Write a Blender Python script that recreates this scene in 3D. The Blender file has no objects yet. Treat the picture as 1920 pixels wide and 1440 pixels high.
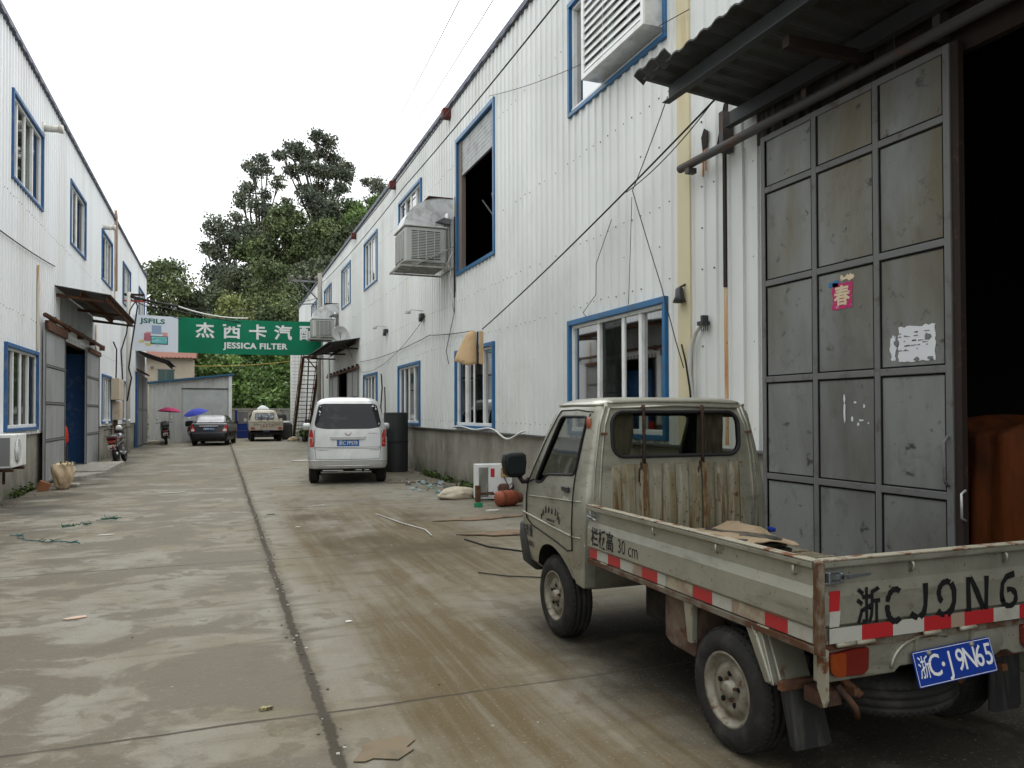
import bpy, bmesh, math, random
from mathutils import Vector, Matrix
from mathutils.bvhtree import BVHTree
from mathutils import noise as mnoise
R = math.radians
rnd = random.Random(7)
scene = bpy.context.scene
col = scene.collection

# ------------------------------------------------------------------ camera
cam = bpy.data.cameras.new('camera'); cam_o = bpy.data.objects.new('camera', cam); col.objects.link(cam_o)
cam.sensor_width = 36; cam.lens = 1450 / 1920 * 36
PITCH = 0.9
cam.shift_y = (53 - 1450 * math.tan(R(PITCH))) / 1920
cam_o.location = (0, 0, 1.53)
cam_o.rotation_euler = (R(90 + PITCH), R(0.15), R(-20.703))
cam.clip_end = 2000; cam.clip_start = 0.05
scene.camera = cam_o

# ------------------------------------------------------------------ light
SUN_EL, SUN_AZ = 58, 20      # azimuth measured clockwise from +Y
w = bpy.data.worlds.new('World'); scene.world = w; w.use_nodes = True
nt = w.node_tree; nt.nodes.clear()
out = nt.nodes.new('ShaderNodeOutputWorld'); bg = nt.nodes.new('ShaderNodeBackground')
sky = nt.nodes.new('ShaderNodeTexSky'); sky.sky_type = 'NISHITA'; sky.sun_disc = False
sky.sun_elevation = R(SUN_EL); sky.sun_rotation = R(SUN_AZ); sky.dust_density = 4
hs = nt.nodes.new('ShaderNodeHueSaturation'); hs.inputs['Saturation'].default_value = 0.25
mx = nt.nodes.new('ShaderNodeMix'); mx.data_type = 'RGBA'; mx.inputs[0].default_value = 0.82
mx.inputs[7].default_value = (13.2, 13.6, 13.7, 1)      # even cloud layer
nt.links.new(sky.outputs[0], hs.inputs['Color']); nt.links.new(hs.outputs[0], mx.inputs[6])
# overcast luminance: zenith about twice the horizon
tcw = nt.nodes.new('ShaderNodeTexCoord'); spw = nt.nodes.new('ShaderNodeSeparateXYZ'); nt.links.new(tcw.outputs['Generated'], spw.inputs[0])
mrw = nt.nodes.new('ShaderNodeMapRange'); nt.links.new(spw.outputs[2], mrw.inputs[0])
mrw.inputs[1].default_value = 0; mrw.inputs[2].default_value = 1; mrw.inputs[3].default_value = .66; mrw.inputs[4].default_value = 1.5
vmw = nt.nodes.new('ShaderNodeVectorMath'); vmw.operation = 'SCALE'; nt.links.new(mx.outputs[2], vmw.inputs[0]); nt.links.new(mrw.outputs[0], vmw.inputs['Scale'])
nt.links.new(vmw.outputs[0], bg.inputs['Color']); bg.inputs['Strength'].default_value = 0.12
nt.links.new(bg.outputs[0], out.inputs['Surface'])
sun = bpy.data.lights.new('sun', 'SUN'); sun.energy = 0.7; sun.angle = R(35); sun.color = (1, .97, .93)
sun_o = bpy.data.objects.new('sun', sun); col.objects.link(sun_o)
sun_o.rotation_euler = (R(90 - SUN_EL), 0, R(180 - SUN_AZ))
scene.view_settings.view_transform = 'Standard'; scene.view_settings.look = 'None'
scene.view_settings.exposure = 0.32; scene.view_settings.gamma = 1
scene.render.engine = 'CYCLES'
scene.cycles.max_bounces = 7; scene.cycles.transparent_max_bounces = 24

# ------------------------------------------------------------------ materials
MATS = {}
def mat(name, color=(.5, .5, .5), rough=.6, metal=0.0, layers=(), bump=0.0, bscale=(40, 40, 40), coat=0.0, spec=None, geo=False, island=0.0, rl=None, trans=0.0):
    """layers: (color, noise scale xyz, lo, hi, detail[, (axis, v0, v1)])"""
    if name in MATS: return MATS[name]
    m = bpy.data.materials.new(name); m.use_nodes = True; MATS[name] = m
    if spec is None: spec = .5 if rough < .45 else .2
    n = m.node_tree.nodes; L = m.node_tree.links; b = n['Principled BSDF']
    b.inputs['Roughness'].default_value = rough; b.inputs['Metallic'].default_value = metal
    b.inputs['Coat Weight'].default_value = coat; b.inputs['Coat Roughness'].default_value = .15
    b.inputs['Specular IOR Level'].default_value = spec
    if trans: b.inputs['Transmission Weight'].default_value = trans
    if geo:
        src = n.new('ShaderNodeNewGeometry').outputs['Position']
    else:
        src = n.new('ShaderNodeTexCoord').outputs['Object']
    def nz(scale, det, dist=0):
        mp = n.new('ShaderNodeMapping'); mp.inputs['Scale'].default_value = scale; L.new(src, mp.inputs[0])
        t = n.new('ShaderNodeTexNoise'); t.inputs['Scale'].default_value = 1; t.inputs['Detail'].default_value = det
        t.inputs['Distortion'].default_value = dist; t.inputs['Roughness'].default_value = .62
        L.new(mp.outputs[0], t.inputs['Vector']); return t.outputs['Fac']
    def mr(v, lo, hi):
        r = n.new('ShaderNodeMapRange'); L.new(v, r.inputs[0]); r.inputs[1].default_value = lo; r.inputs[2].default_value = hi
        r.inputs[3].default_value = 0; r.inputs[4].default_value = 1; return r.outputs[0]
    def mul(a, c):
        q = n.new('ShaderNodeMath'); q.operation = 'MULTIPLY'; L.new(a, q.inputs[0])
        if isinstance(c, (int, float)): q.inputs[1].default_value = c
        else: L.new(c, q.inputs[1])
        return q.outputs[0]
    cur = None; rough_s = None; sep = None
    base = n.new('ShaderNodeRGB'); base.outputs[0].default_value = (*color, 1); cur = base.outputs[0]
    if island:
        g = n.new('ShaderNodeNewGeometry'); h = n.new('ShaderNodeHueSaturation')
        L.new(cur, h.inputs['Color']); r1 = n.new('ShaderNodeMapRange'); L.new(g.outputs['Random Per Island'], r1.inputs[0])
        r1.inputs[3].default_value = 1 - island; r1.inputs[4].default_value = 1 + island
        L.new(r1.outputs[0], h.inputs['Value']); cur = h.outputs[0]
    for ly in layers:
        c, sc, lo, hi, det = ly[:5]
        f = mr(nz(sc, det, .3), lo, hi)
        if len(ly) > 5 and ly[5]:
            if sep is None:
                sep = n.new('ShaderNodeSeparateXYZ'); L.new(src, sep.inputs[0])
            ax, v0, v1 = ly[5]; f = mul(f, mr(sep.outputs['XYZ'.index(ax)], v0, v1))
        amt = ly[6] if len(ly) > 6 else 1
        if amt != 1: f = mul(f, amt)
        mm = n.new('ShaderNodeMix'); mm.data_type = 'RGBA'; L.new(f, mm.inputs[0]); L.new(cur, mm.inputs[6])
        mm.inputs[7].default_value = (*c, 1); cur = mm.outputs[2]
        if rl is not None:
            if rough_s is None:
                v = n.new('ShaderNodeValue'); v.outputs[0].default_value = rough; rough_s = v.outputs[0]
            m2 = n.new('ShaderNodeMix'); L.new(f, m2.inputs[0]); L.new(rough_s, m2.inputs[2]); m2.inputs[3].default_value = rl; rough_s = m2.outputs[0]
    L.new(cur, b.inputs['Base Color'])
    if rough_s is not None: L.new(rough_s, b.inputs['Roughness'])
    if bump:
        bp = n.new('ShaderNodeBump'); bp.inputs['Strength'].default_value = bump; bp.inputs['Distance'].default_value = .02
        L.new(nz(bscale, 5), bp.inputs['Height']); L.new(bp.outputs[0], b.inputs['Normal'])
    return m

def glass_mat(name, tint=(.75, .8, .8), refl=1.0, dark=0.0, rough=.03):
    m = bpy.data.materials.new(name); m.use_nodes = True; n = m.node_tree.nodes; L = m.node_tree.links
    n.clear(); o = n.new('ShaderNodeOutputMaterial'); t = n.new('ShaderNodeBsdfTransparent'); g = n.new('ShaderNodeBsdfGlossy')
    t.inputs[0].default_value = (*tint, 1); g.inputs['Roughness'].default_value = rough
    g.inputs[0].default_value = (refl, refl, refl, 1)
    f = n.new('ShaderNodeFresnel'); f.inputs[0].default_value = 1.55
    a = n.new('ShaderNodeMath'); a.operation = 'ADD'; a.inputs[1].default_value = dark; L.new(f.outputs[0], a.inputs[0])
    mx = n.new('ShaderNodeMixShader'); L.new(a.outputs[0], mx.inputs[0]); L.new(t.outputs[0], mx.inputs[1]); L.new(g.outputs[0], mx.inputs[2])
    L.new(mx.outputs[0], o.inputs[0]); return m

RUST = (.16, .065, .025)
M_clad = mat('cladding', (.70, .715, .70), .45, 0, [((.50, .50, .46), (.5, .5, .5), .50, .72, 6, ('Z', 4.5, 1.2), .6), ((.50, .42, .28), (9, 9, .22), .665, .76, 5, None, .6), 
    ((.60, .60, .565), (1.2, 1.2, .10), .42, .75, 5), ((.62, .56, .44), (2.5, 2.5, .12), .60, .80, 5, None, .5),
    ((.42, .37, .29), (6, 6, .35), .64, .85, 4, ('Z', 3.2, 1.0), .65), ((.52, .54, .53), (.35, .35, .3), .45, .7, 3, None, .55)], .05, (9, 9, 1.5))
M_clad2 = mat('cladding_pale', (.74, .755, .765), .45, 0, [
    ((.64, .64, .62), (1.2, 1.2, .10), .45, .78, 5), ((.66, .58, .44), (2.5, 2.5, .12), .62, .82, 5, None, .5),
    ((.42, .37, .29), (6, 6, .35), .62, .85, 4, ('Z', 3.0, 1.0), .6)], .05, (9, 9, 1.5))
M_screw = mat('screw_rust', (.12, .09, .07), .7)
M_plinth = mat('plinth_render', (.26, .245, .205), .9, 0, [
    ((.15, .14, .11), (1.1, 1.1, .8), .42, .68, 6), ((.34, .32, .28), (2.3, 2.3, 1.2), .55, .8, 5),
    ((.05, .05, .035), (3, 3, 1.5), .35, .7, 6, ('Z', .45, .0)), ((.06, .08, .025), (5, 5, 5), .5, .7, 4, ('Z', .3, .0))], .5, (14, 14, 14))
M_blue = mat('blue_trim', (.012, .115, .265), .4, 0, [((.035, .09, .17), (4, 4, 4), .5, .7, 4), ((.10, .13, .15), (30, 30, 30), .66, .78, 3)], .04)
M_bluep = mat('blue_trim_left', (.035, .10, .24), .45, 0, [((.15, .19, .24), (4, 4, 3), .55, .75, 4)], .04)
M_white = mat('white_plastic', (.72, .73, .72), .4, 0, [((.5, .49, .45), (5, 5, 3), .5, .8, 4)])
M_coping = mat('roof_trim', (.075, .085, .12), .5, .3, [((.14, .13, .12), (6, 6, 6), .5, .7, 4)])
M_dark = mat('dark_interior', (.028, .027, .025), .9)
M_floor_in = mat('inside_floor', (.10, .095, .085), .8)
M_glass = glass_mat('window_glass', (.58, .64, .61), .5, .04)
M_curt = mat('curtain', (.50, .51, .47), .9, 0, [((.33, .34, .31), (9, 9, .8), .4, .7, 3)])
M_curtw = mat('curtain_white', (.70, .71, .70), .9, 0, [((.5, .51, .5), (9, 9, .8), .4, .7, 3)])
M_curtd = mat('interior_clutter', (.10, .11, .10), .8, 0, [((.26, .27, .25), (5, 5, 9), .55, .6, 2), ((.02, .02, .02), (3, 3, 5), .5, .6, 2)])
M_galv = mat('galvanised_sheet', (.17, .175, .175), .5, .35, [((.10, .10, .095), (2, 2, 2), .45, .7, 5), (RUST, (7, 7, 7), .66, .8, 4)], .08)
M_door = mat('grey_steel_door', (.205, .212, .205), .5, .15, [
    ((.115, .112, .098), (1.6, 1.6, .5), .42, .7, 6), ((.085, .085, .08), (5, 5, 4), .58, .8, 6, None, .8),
    ((.12, .095, .045), (1.1, 1.1, .35), .42, .66, 5, ('Z', 1.8, 3.2), 1), ((.20, .20, .195), (2.2, 2.2, .3), .60, .80, 5, None, .5), ((.055, .054, .05), (7, 7, 9), .62, .72, 4)], .12, (3, 3, 3))
M_frame = mat('door_rails', (.150, .152, .148), .6, .2, [((.09, .07, .055), (6, 6, 6), .55, .75, 4)])
M_rust = mat('rusty_steel', (.085, .045, .03), .85, .1, [((.19, .08, .03), (12, 12, 12), .45, .7, 5), ((.04, .03, .025), (7, 7, 7), .5, .7, 4)], .2)
M_darkrust = mat('dark_rusty_steel', (.028, .02, .017), .8, 0, [((.10, .05, .03), (20, 20, 20), .6, .8, 4)])
M_steelw = mat('pipe_white', (.52, .51, .47), .5, 0, [((.35, .24, .14), (8, 8, 2), .58, .8, 4)])
M_alu = mat('duct_zinc', (.62, .63, .63), .38, .3, [((.38, .38, .37), (5, 5, 5), .45, .7, 4)], .03)
M_cooler = mat('cooler_plastic', (.42, .43, .40), .5, 0, [((.30, .29, .25), (4, 4, 2), .5, .8, 4)])
M_black = mat('black_rubber', (.018, .018, .019), .6)
M_blackp = mat('black_plastic', (.022, .023, .025), .38)
M_blackhole = mat('black_gap', (.006, .006, .006), .9)
M_cable = mat('cable_black', (.02, .02, .02), .6)
M_cablew = mat('cable_white', (.55, .55, .52), .5)
M_conc = mat('concrete_post', (.30, .285, .25), .9, 0, [((.20, .185, .155), (3, 3, 1), .45, .7, 5)], .3)
M_red = mat('red_paint', (.42, .015, .015), .4)

# ------------------------------------------------------------------ mesh builder
class MB:
    def __init__(s): s.v = []; s.f = []; s.mi = []; s.sm = []
    def add(s, vs, fs, mi=0, smooth=False, M=None):
        o = len(s.v)
        for p in vs:
            p = Vector(p); s.v.append(M @ p if M else p)
        for f in fs: s.f.append([i + o for i in f]); s.mi.append(mi); s.sm.append(smooth)
        return s
    def box(s, x0, x1, y0, y1, z0, z1, mi=0, M=None):
        vs = [(x, y, z) for z in (z0, z1) for y in (y0, y1) for x in (x0, x1)]
        return s.add(vs, [(0, 2, 3, 1), (4, 5, 7, 6), (0, 1, 5, 4), (2, 6, 7, 3), (0, 4, 6, 2), (1, 3, 7, 5)], mi, False, M)
    def quad(s, a, b, c, d, mi=0): return s.add([a, b, c, d], [(0, 1, 2, 3)], mi)
    def prism(s, poly, axis, d0, d1, mi=0, M=None, smooth=False):
        """poly 2D extruded along axis; coords are the two remaining axes in xyz order"""
        def P(u, v, d): return {'x': (d, u, v), 'y': (u, d, v), 'z': (u, v, d)}[axis]
        n = len(poly); vs = [P(u, v, d0) for u, v in poly] + [P(u, v, d1) for u, v in poly]
        fs = [tuple(range(n))[::-1], tuple(range(n, 2 * n))] + [(i, (i + 1) % n, n + (i + 1) % n, n + i) for i in range(n)]
        o = len(s.f); s.add(vs, fs, mi, False, M)
        if smooth:
            for i in range(o + 2, len(s.f)): s.sm[i] = True
        return s
    def tube(s, pts, r, n=8, mi=0, closed=False, cap=True, radii=None, sq=False):
        pts = [Vector(p) for p in pts]; m = len(pts)
        if m < 2: return s
        rings = []; up = None
        for i, p in enumerate(pts):
            if closed: d = pts[(i + 1) % m] - pts[i - 1]
            else: d = pts[min(i + 1, m - 1)] - pts[max(i - 1, 0)]
            if d.length < 1e-9: d = Vector((0, 0, 1))
            d.normalize()
            if up is None:
                up = Vector((0, 0, 1)) if abs(d.z) < .9 else Vector((1, 0, 0))
            a = d.cross(up)
            if a.length < 1e-6: a = d.orthogonal()
            a.normalize(); b = a.cross(d).normalized(); up = b
            rr = radii[i] if radii else r
            off = math.pi / n if sq else 0
            rings.append([p + (a * math.cos(2 * math.pi * k / n + off) + b * math.sin(2 * math.pi * k / n + off)) * rr for k in range(n)])
        vs = [q for rg in rings for q in rg]; fs = []
        for i in range(m if closed else m - 1):
            j = (i + 1) % m
            for k in range(n):
                k2 = (k + 1) % n; fs.append((i * n + k, j * n + k, j * n + k2, i * n + k2))
        if cap and not closed: fs += [tuple(range(n)), tuple(range((m - 1) * n, m * n))[::-1]]
        return s.add(vs, fs, mi, not sq and n > 4)
    def lathe(s, prof, c, axis='z', n=24, mi=0, smooth=True, a0=0, a1=2 * math.pi):
        """prof list of (r, d) along axis"""
        full = abs(a1 - a0 - 2 * math.pi) < 1e-6; k = n if full else n + 1; vs = []
        for r, d in prof:
            for i in range(k):
                t = a0 + (a1 - a0) * i / n; u, v = r * math.cos(t), r * math.sin(t)
                q = {'z': (u, v, d), 'x': (d, u, v), 'y': (u, d, v)}[axis]
                vs.append((c[0] + q[0], c[1] + q[1], c[2] + q[2]))
        fs = []
        for j in range(len(prof) - 1):
            for i in range(n):
                i2 = (i + 1) % k; fs.append((j * k + i, j * k + i2, (j + 1) * k + i2, (j + 1) * k + i))
        return s.add(vs, fs, mi, smooth)
    def mesh(s, name, mats, off=Vector((0, 0, 0)), fix=True):
        me = bpy.data.meshes.new(name); me.from_pydata([tuple(v - off) for v in s.v], [], s.f)
        for i, p in enumerate(me.polygons): p.material_index = s.mi[i]; p.use_smooth = s.sm[i]
        for m in (mats if isinstance(mats, (list, tuple)) else [mats]): me.materials.append(m)
        if fix and len(s.f) < 60000:
            b = bmesh.new(); b.from_mesh(me); bmesh.ops.recalc_face_normals(b, faces=b.faces); b.to_mesh(me); b.free()
        me.update(); return me
    def build(s, name, mats, parent=None, bevel=0, world=False, loc=None, fix=True, label=None):
        off = Vector((0, 0, 0))
        if parent is not None:
            if world: off = root_loc(parent)
        else:
            if s.v:
                xs = [v.x for v in s.v]; ys = [v.y for v in s.v]; zs = [v.z for v in s.v]
                off = Vector(((min(xs) + max(xs)) / 2, (min(ys) + max(ys)) / 2, min(zs)))
        o = bpy.data.objects.new(name, s.mesh(name, mats, off, fix)); col.objects.link(o)
        if parent is not None: o.parent = parent
        else: o.location = off
        if bevel:
            md = o.modifiers.new('bevel', 'BEVEL'); md.width = bevel; md.segments = 2; md.limit_method = 'ANGLE'; md.angle_limit = R(40)
        if label: o['label'] = label
        return o
def components(mb):
    par = list(range(len(mb.v)))
    def find(i):
        while par[i] != i: par[i] = par[par[i]]; i = par[i]
        return i
    for f in mb.f:
        for i in f[1:]: par[find(i)] = find(f[0])
    g = {}
    for k, f in enumerate(mb.f): g.setdefault(find(f[0]), []).append(k)
    return list(g.values())
def build_each(mb, name, mats, parent=None, **kw):
    """every connected piece becomes an object of its own"""
    out = []
    for ks in components(mb):
        m2 = MB(); ids = {}
        for k in ks:
            f = []
            for i in mb.f[k]:
                if i not in ids: ids[i] = len(m2.v); m2.v.append(mb.v[i])
                f.append(ids[i])
            m2.f.append(f); m2.mi.append(mb.mi[k]); m2.sm.append(mb.sm[k])
        out.append(m2.build(name, mats, parent, **kw))
    return out
def root_loc(o):
    while o.parent: o = o.parent
    return o.location.copy()
def tag(o, label, cat, group=None, kind=None):
    if label: o['label'] = label
    if cat: o['category'] = cat
    if group: o['group'] = group
    if kind: o['kind'] = kind
    return o
def thing(name, loc, label, cat, group=None, rz=0):
    o = bpy.data.objects.new(name, None); col.objects.link(o); o.location = loc; o.rotation_euler = (0, 0, rz)
    o.empty_display_size = .2
    return tag(o, label, cat, group)
def structure(mb, name, mats, fix=True):
    o = mb.build(name, mats, fix=fix); o['kind'] = 'structure'; return o
def kids(o): return [c for c in bpy.data.objects if c.parent == o]
def copy_tree(o, parent=None):
    c = o.copy(); col.objects.link(c)
    if parent: c.parent = parent
    for ch in kids(o): copy_tree(ch, c)
    return c
def rrect2(u0, u1, v0, v1, r, k=4):
    pts = []
    for (cx, cy, a) in ((u1 - r, v1 - r, 0), (u0 + r, v1 - r, 90), (u0 + r, v0 + r, 180), (u1 - r, v0 + r, 270)):
        for i in range(k + 1):
            t = R(a + 90 * i / k); pts.append((cx + r * math.cos(t), cy + r * math.sin(t)))
    return pts
def roundpoly(poly, r, k=4):
    out = []; n = len(poly)
    for i in range(n):
        p0, p, p1 = Vector(poly[i - 1]), Vector(poly[i]), Vector(poly[(i + 1) % n])
        d0 = (p0 - p); d1 = (p1 - p); q = min(r, d0.length * .45, d1.length * .45)
        a = p + d0.normalized() * q; b = p + d1.normalized() * q
        for j in range(k + 1):
            t = j / k; out.append(tuple((1 - t) ** 2 * a + 2 * t * (1 - t) * p + t * t * b))
    return out
def text_mesh(s, size, bold=0.0, align='CENTER', space=1.0, ext=0.0, shear=0.0):
    cu = bpy.data.curves.new('txt', 'FONT'); cu.body = s; cu.size = size; cu.align_x = align; cu.align_y = 'CENTER'
    cu.offset = bold; cu.space_character = space; cu.extrude = ext; cu.resolution_u = 3; cu.shear = shear
    o = bpy.data.objects.new('txt', cu); col.objects.link(o)
    dg = bpy.context.evaluated_depsgraph_get(); dg.update()
    me = bpy.data.meshes.new_from_object(o.evaluated_get(dg))
    vs = [v.co.copy() for v in me.vertices]; fs = [tuple(p.vertices) for p in me.polygons]
    bpy.data.objects.remove(o); bpy.data.curves.remove(cu); bpy.data.meshes.remove(me)
    return vs, fs
def text_on(mb, s, size, place, bold=0.0, sx=1.0, sy=1.0, mi=0, space=1.0, align='CENTER', shear=0.0):
    """place(u, v) -> 3D point"""
    vs, fs = text_mesh(s, size, bold, align, space, 0, shear)
    mb.add([place(v.x * sx, v.y * sy) for v in vs], fs, mi)
def bvh(mb):
    return BVHTree.FromPolygons([tuple(v) for v in mb.v], mb.f)
def caster(tree, axis, sgn, off=.004, far=6.0):
    """returns f(u, z) -> point on the surface seen from direction sgn*axis, lifted by off"""
    d = Vector((-sgn, 0, 0)) if axis == 'x' else Vector((0, -sgn, 0))
    def f(u, z):
        o = Vector((sgn * far, u, z)) if axis == 'x' else Vector((u, sgn * far, z))
        h = tree.ray_cast(o, d)
        if h[0] is None: return None
        return h[0] - d * off
    return f
def patch(mb, poly, cast, cell=.05, mi=0, smooth=True):
    b = bmesh.new(); f = b.faces.new([b.verts.new((u, v, 0)) for u, v in poly])
    us = [p[0] for p in poly]; vs = [p[1] for p in poly]
    for k, (lo, hi) in enumerate(((min(us), max(us)), (min(vs), max(vs)))):
        n = max(1, int((hi - lo) / cell))
        for i in range(1, n):
            c = lo + (hi - lo) * i / n; co = (c, 0, 0) if k == 0 else (0, c, 0); no = (1, 0, 0) if k == 0 else (0, 1, 0)
            bmesh.ops.bisect_plane(b, geom=b.verts[:] + b.edges[:] + b.faces[:], plane_co=co, plane_no=no)
    b.verts.index_update(); b.verts.ensure_lookup_table(); P = {}
    for v in b.verts:
        q = cast(v.co.x, v.co.y)
        if q is not None: P[v.index] = q
    b.faces.ensure_lookup_table(); ids = {}; V = []; F = []
    for f in b.faces:
        if all(v.index in P for v in f.verts):
            t = []
            for v in f.verts:
                if v.index not in ids: ids[v.index] = len(V); V.append(P[v.index])
                t.append(ids[v.index])
            F.append(tuple(t))
    b.free(); mb.add(V, F, mi, smooth); return mb
def seam(mb, pts, cast, r=.004, mi=0, closed=False, n=4):
    out = []
    for i in range(len(pts) - (0 if closed else 1)):
        a = Vector(pts[i]); b = Vector(pts[(i + 1) % len(pts)]); k = max(1, int((b - a).length / .04))
        for j in range(k):
            q = cast(*(a + (b - a) * j / k))
            if q is not None: out.append(q)
    if not closed:
        q = cast(*pts[-1])
        if q is not None: out.append(q)
    if len(out) > 1: mb.tube(out, r, n, mi, closed)
    return mb
def hloft(levels, k=5):
    """horizontal sections: (z, y_rear, y_front, half_width, r_rear, r_front[, crown])"""
    mb = MB(); vs = []; n = 4 * (k + 1)
    for lv in levels:
        z, yr, yf, hw, rr, rf = lv[:6]
        for (cx, cy, r, a) in ((-hw + rr, yr + rr, rr, 180), (hw - rr, yr + rr, rr, 270), (hw - rf, yf - rf, rf, 0), (-hw + rf, yf - rf, rf, 90)):
            for i in range(k + 1):
                t = R(a + 90 * i / k); vs.append((cx + r * math.cos(t), cy + r * math.sin(t), z))
    fs = [tuple(range(n))[::-1], tuple(range((len(levels) - 1) * n, len(levels) * n))]
    for j in range(len(levels) - 1):
        for i in range(n):
            i2 = (i + 1) % n; fs.append((j * n + i, j * n + i2, (j + 1) * n + i2, (j + 1) * n + i))
    mb.add(vs, fs, 0, True); mb.sm[0] = mb.sm[1] = False; return mb
def boolean(base, cutters, mats):
    """exact difference; base and cutters are MBs (closed); returns mesh"""
    bo = bpy.data.objects.new('b', base.mesh('b', mats)); col.objects.link(bo); tmp = [bo]
    for c, ms in cutters:
        co = bpy.data.objects.new('c', c.mesh('c', ms)); col.objects.link(co); tmp.append(co)
        md = bo.modifiers.new('m', 'BOOLEAN'); md.object = co; md.operation = 'DIFFERENCE'; md.solver = 'EXACT'
        md.material_mode = 'TRANSFER'
    dg = bpy.context.evaluated_depsgraph_get(); dg.update()
    me = bpy.data.meshes.new_from_object(bo.evaluated_get(dg))
    for t in tmp: bpy.data.objects.remove(t)
    return me
def mesh_obj(name, me, parent=None, loc=(0, 0, 0)):
    o = bpy.data.objects.new(name, me); col.objects.link(o); o.location = loc
    if parent: o.parent = parent
    return o
def autosmooth(me, ang=35):
    b = bmesh.new(); b.from_mesh(me)
    for f in b.faces: f.smooth = True
    for e in b.edges:
        e.smooth = not (len(e.link_faces) == 2 and e.calc_face_angle(0) > R(ang)) and len(e.link_faces) == 2
    b.to_mesh(me); b.free(); return me
def sag(a, b, s, n=14):
    a = Vector(a); b = Vector(b); return [a.lerp(b, i / n) - Vector((0, 0, s * 4 * (i / n) * (1 - i / n))) for i in range(n + 1)]

# ------------------------------------------------------------------ ground
def ground_mat():
    m = bpy.data.materials.new('yard_concrete'); m.use_nodes = True; n = m.node_tree.nodes; L = m.node_tree.links
    b = n['Principled BSDF']; pos = n.new('ShaderNodeNewGeometry').outputs['Position']
    sp = n.new('ShaderNodeSeparateXYZ'); L.new(pos, sp.inputs[0]); X, Y = sp.outputs[0], sp.outputs[1]
    def M_(op, a, c=None, clamp=False):
        q = n.new('ShaderNodeMath'); q.operation = op; q.use_clamp = clamp
        for i, v in enumerate((a, c)):
            if v is None: continue
            if isinstance(v, (int, float)): q.inputs[i].default_value = v
            else: L.new(v, q.inputs[i])
        return q.outputs[0]
    def nz(sc, det=5, dist=0.0, rough=.6, loc=(0, 0, 0)):
        mp = n.new('ShaderNodeMapping'); mp.inputs['Scale'].default_value = sc; mp.inputs['Location'].default_value = loc; L.new(pos, mp.inputs[0])
        t = n.new('ShaderNodeTexNoise'); t.inputs['Scale'].default_value = 1; t.inputs['Detail'].default_value = det
        t.inputs['Distortion'].default_value = dist; t.inputs['Roughness'].default_value = rough; L.new(mp.outputs[0], t.inputs['Vector']); return t.outputs['Fac']
    def mr(v, lo, hi, a=0, c=1, sm=True):
        r = n.new('ShaderNodeMapRange'); r.interpolation_type = 'SMOOTHSTEP' if sm else 'LINEAR'; L.new(v, r.inputs[0])
        for i, q in enumerate((lo, hi, a, c)): r.inputs[i + 1].default_value = q
        return r.outputs[0]
    def mix(f, a, c, bl='MIX'):
        q = n.new('ShaderNodeMix'); q.data_type = 'RGBA'; q.blend_type = bl
        if isinstance(f, (int, float)): q.inputs[0].default_value = f
        else: L.new(f, q.inputs[0])
        for i, v in ((6, a), (7, c)):
            if isinstance(v, tuple): q.inputs[i].default_value = (*v, 1)
            else: L.new(v, q.inputs[i])
        return q.outputs[2]
    c = mix(mr(nz((.5, .35, 1)), .35, .7), (.232, .220, .188), (0.1797, 0.1589, 0.1101))
    c = mix(mr(nz((3, 2.2, 1), 6), .4, .75, 0, .6), c, (0.1466, 0.1267, 0.08704))
    c = mix(mr(nz((.9, 4.5, 1), 6, .4, .65, (2, 2, 0)), .50, .66, 0, .55), c, (0.1116, 0.0946, 0.06398))
    c = mix(mr(nz((1.3, 5.5, 1), 5, .3, .65, (5, 1, 0)), .60, .68, 0, .45), c, (0.2743, 0.2499, 0.1822))
    # worn film: darker where the topping still holds, pale where it has scaled off
    left = mr(X, .6, .35)
    film = M_('MULTIPLY', mr(nz((.95, 1.25, 1), 8, .7, .62, (3.1, 1.7, 0)), .465, .535), left)
    c = mix(M_('MULTIPLY', film, .9), c, (0.1041, 0.08747, 0.05952))
    film2 = mr(nz((2.6, 2.2, 1), 6, .4, .6, (9, 4, 0)), .57, .61, 0, .5); c = mix(film2, c, (0.09933, 0.08389, 0.05729))
    # mud dragged along the right lane by tyres
    wob = M_('MULTIPLY', M_('SUBTRACT', nz((.25, .35, 1), 2), .5), 1.1)
    xm = M_('ADD', X, wob)
    band = M_('MULTIPLY', mr(xm, .55, 1.1), mr(xm, 3.6, 2.3)); band = M_('MULTIPLY', band, mr(Y, 17, 9.5))
    streak = M_('MULTIPLY', mr(nz((9, .35, 1), 6, .5), .30, .70, .45, 1), mr(nz((1.1, .6, 1), 5, .4), .25, .62, .25, 1))
    c = mix(M_('MULTIPLY', M_('MULTIPLY', band, streak), 1.15, True), c, (0.09933, 0.07408, 0.0372))
    blot = M_('MULTIPLY', mr(nz((.9, .45, 1), 5, .3, .6, (0, 5, 0)), .42, .6), M_('MULTIPLY', mr(X, .7, 1.2), mr(X, 3.4, 2.4)))
    blot = M_('MULTIPLY', blot, M_('MULTIPLY', mr(Y, 7, 9), mr(Y, 15, 12))); c = mix(M_('MULTIPLY', blot, .9), c, (0.06622, 0.0482, 0.0253))
    # dark wet dirt along both walls; under the truck, oil stain deepened as painted shadow
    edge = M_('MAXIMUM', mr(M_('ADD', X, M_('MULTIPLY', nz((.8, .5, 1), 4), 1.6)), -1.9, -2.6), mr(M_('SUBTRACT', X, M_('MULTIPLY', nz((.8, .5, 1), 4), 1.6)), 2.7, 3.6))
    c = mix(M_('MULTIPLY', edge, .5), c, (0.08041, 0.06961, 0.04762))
    wet = M_('MULTIPLY', mr(nz((.5, .9, 1), 4, .4, .6, (1, 8, 0)), .48, .6), mr(X, -2.0, -2.7)); c = mix(M_('MULTIPLY', wet, .8), c, (0.03784, 0.03392, 0.02604))
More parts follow.
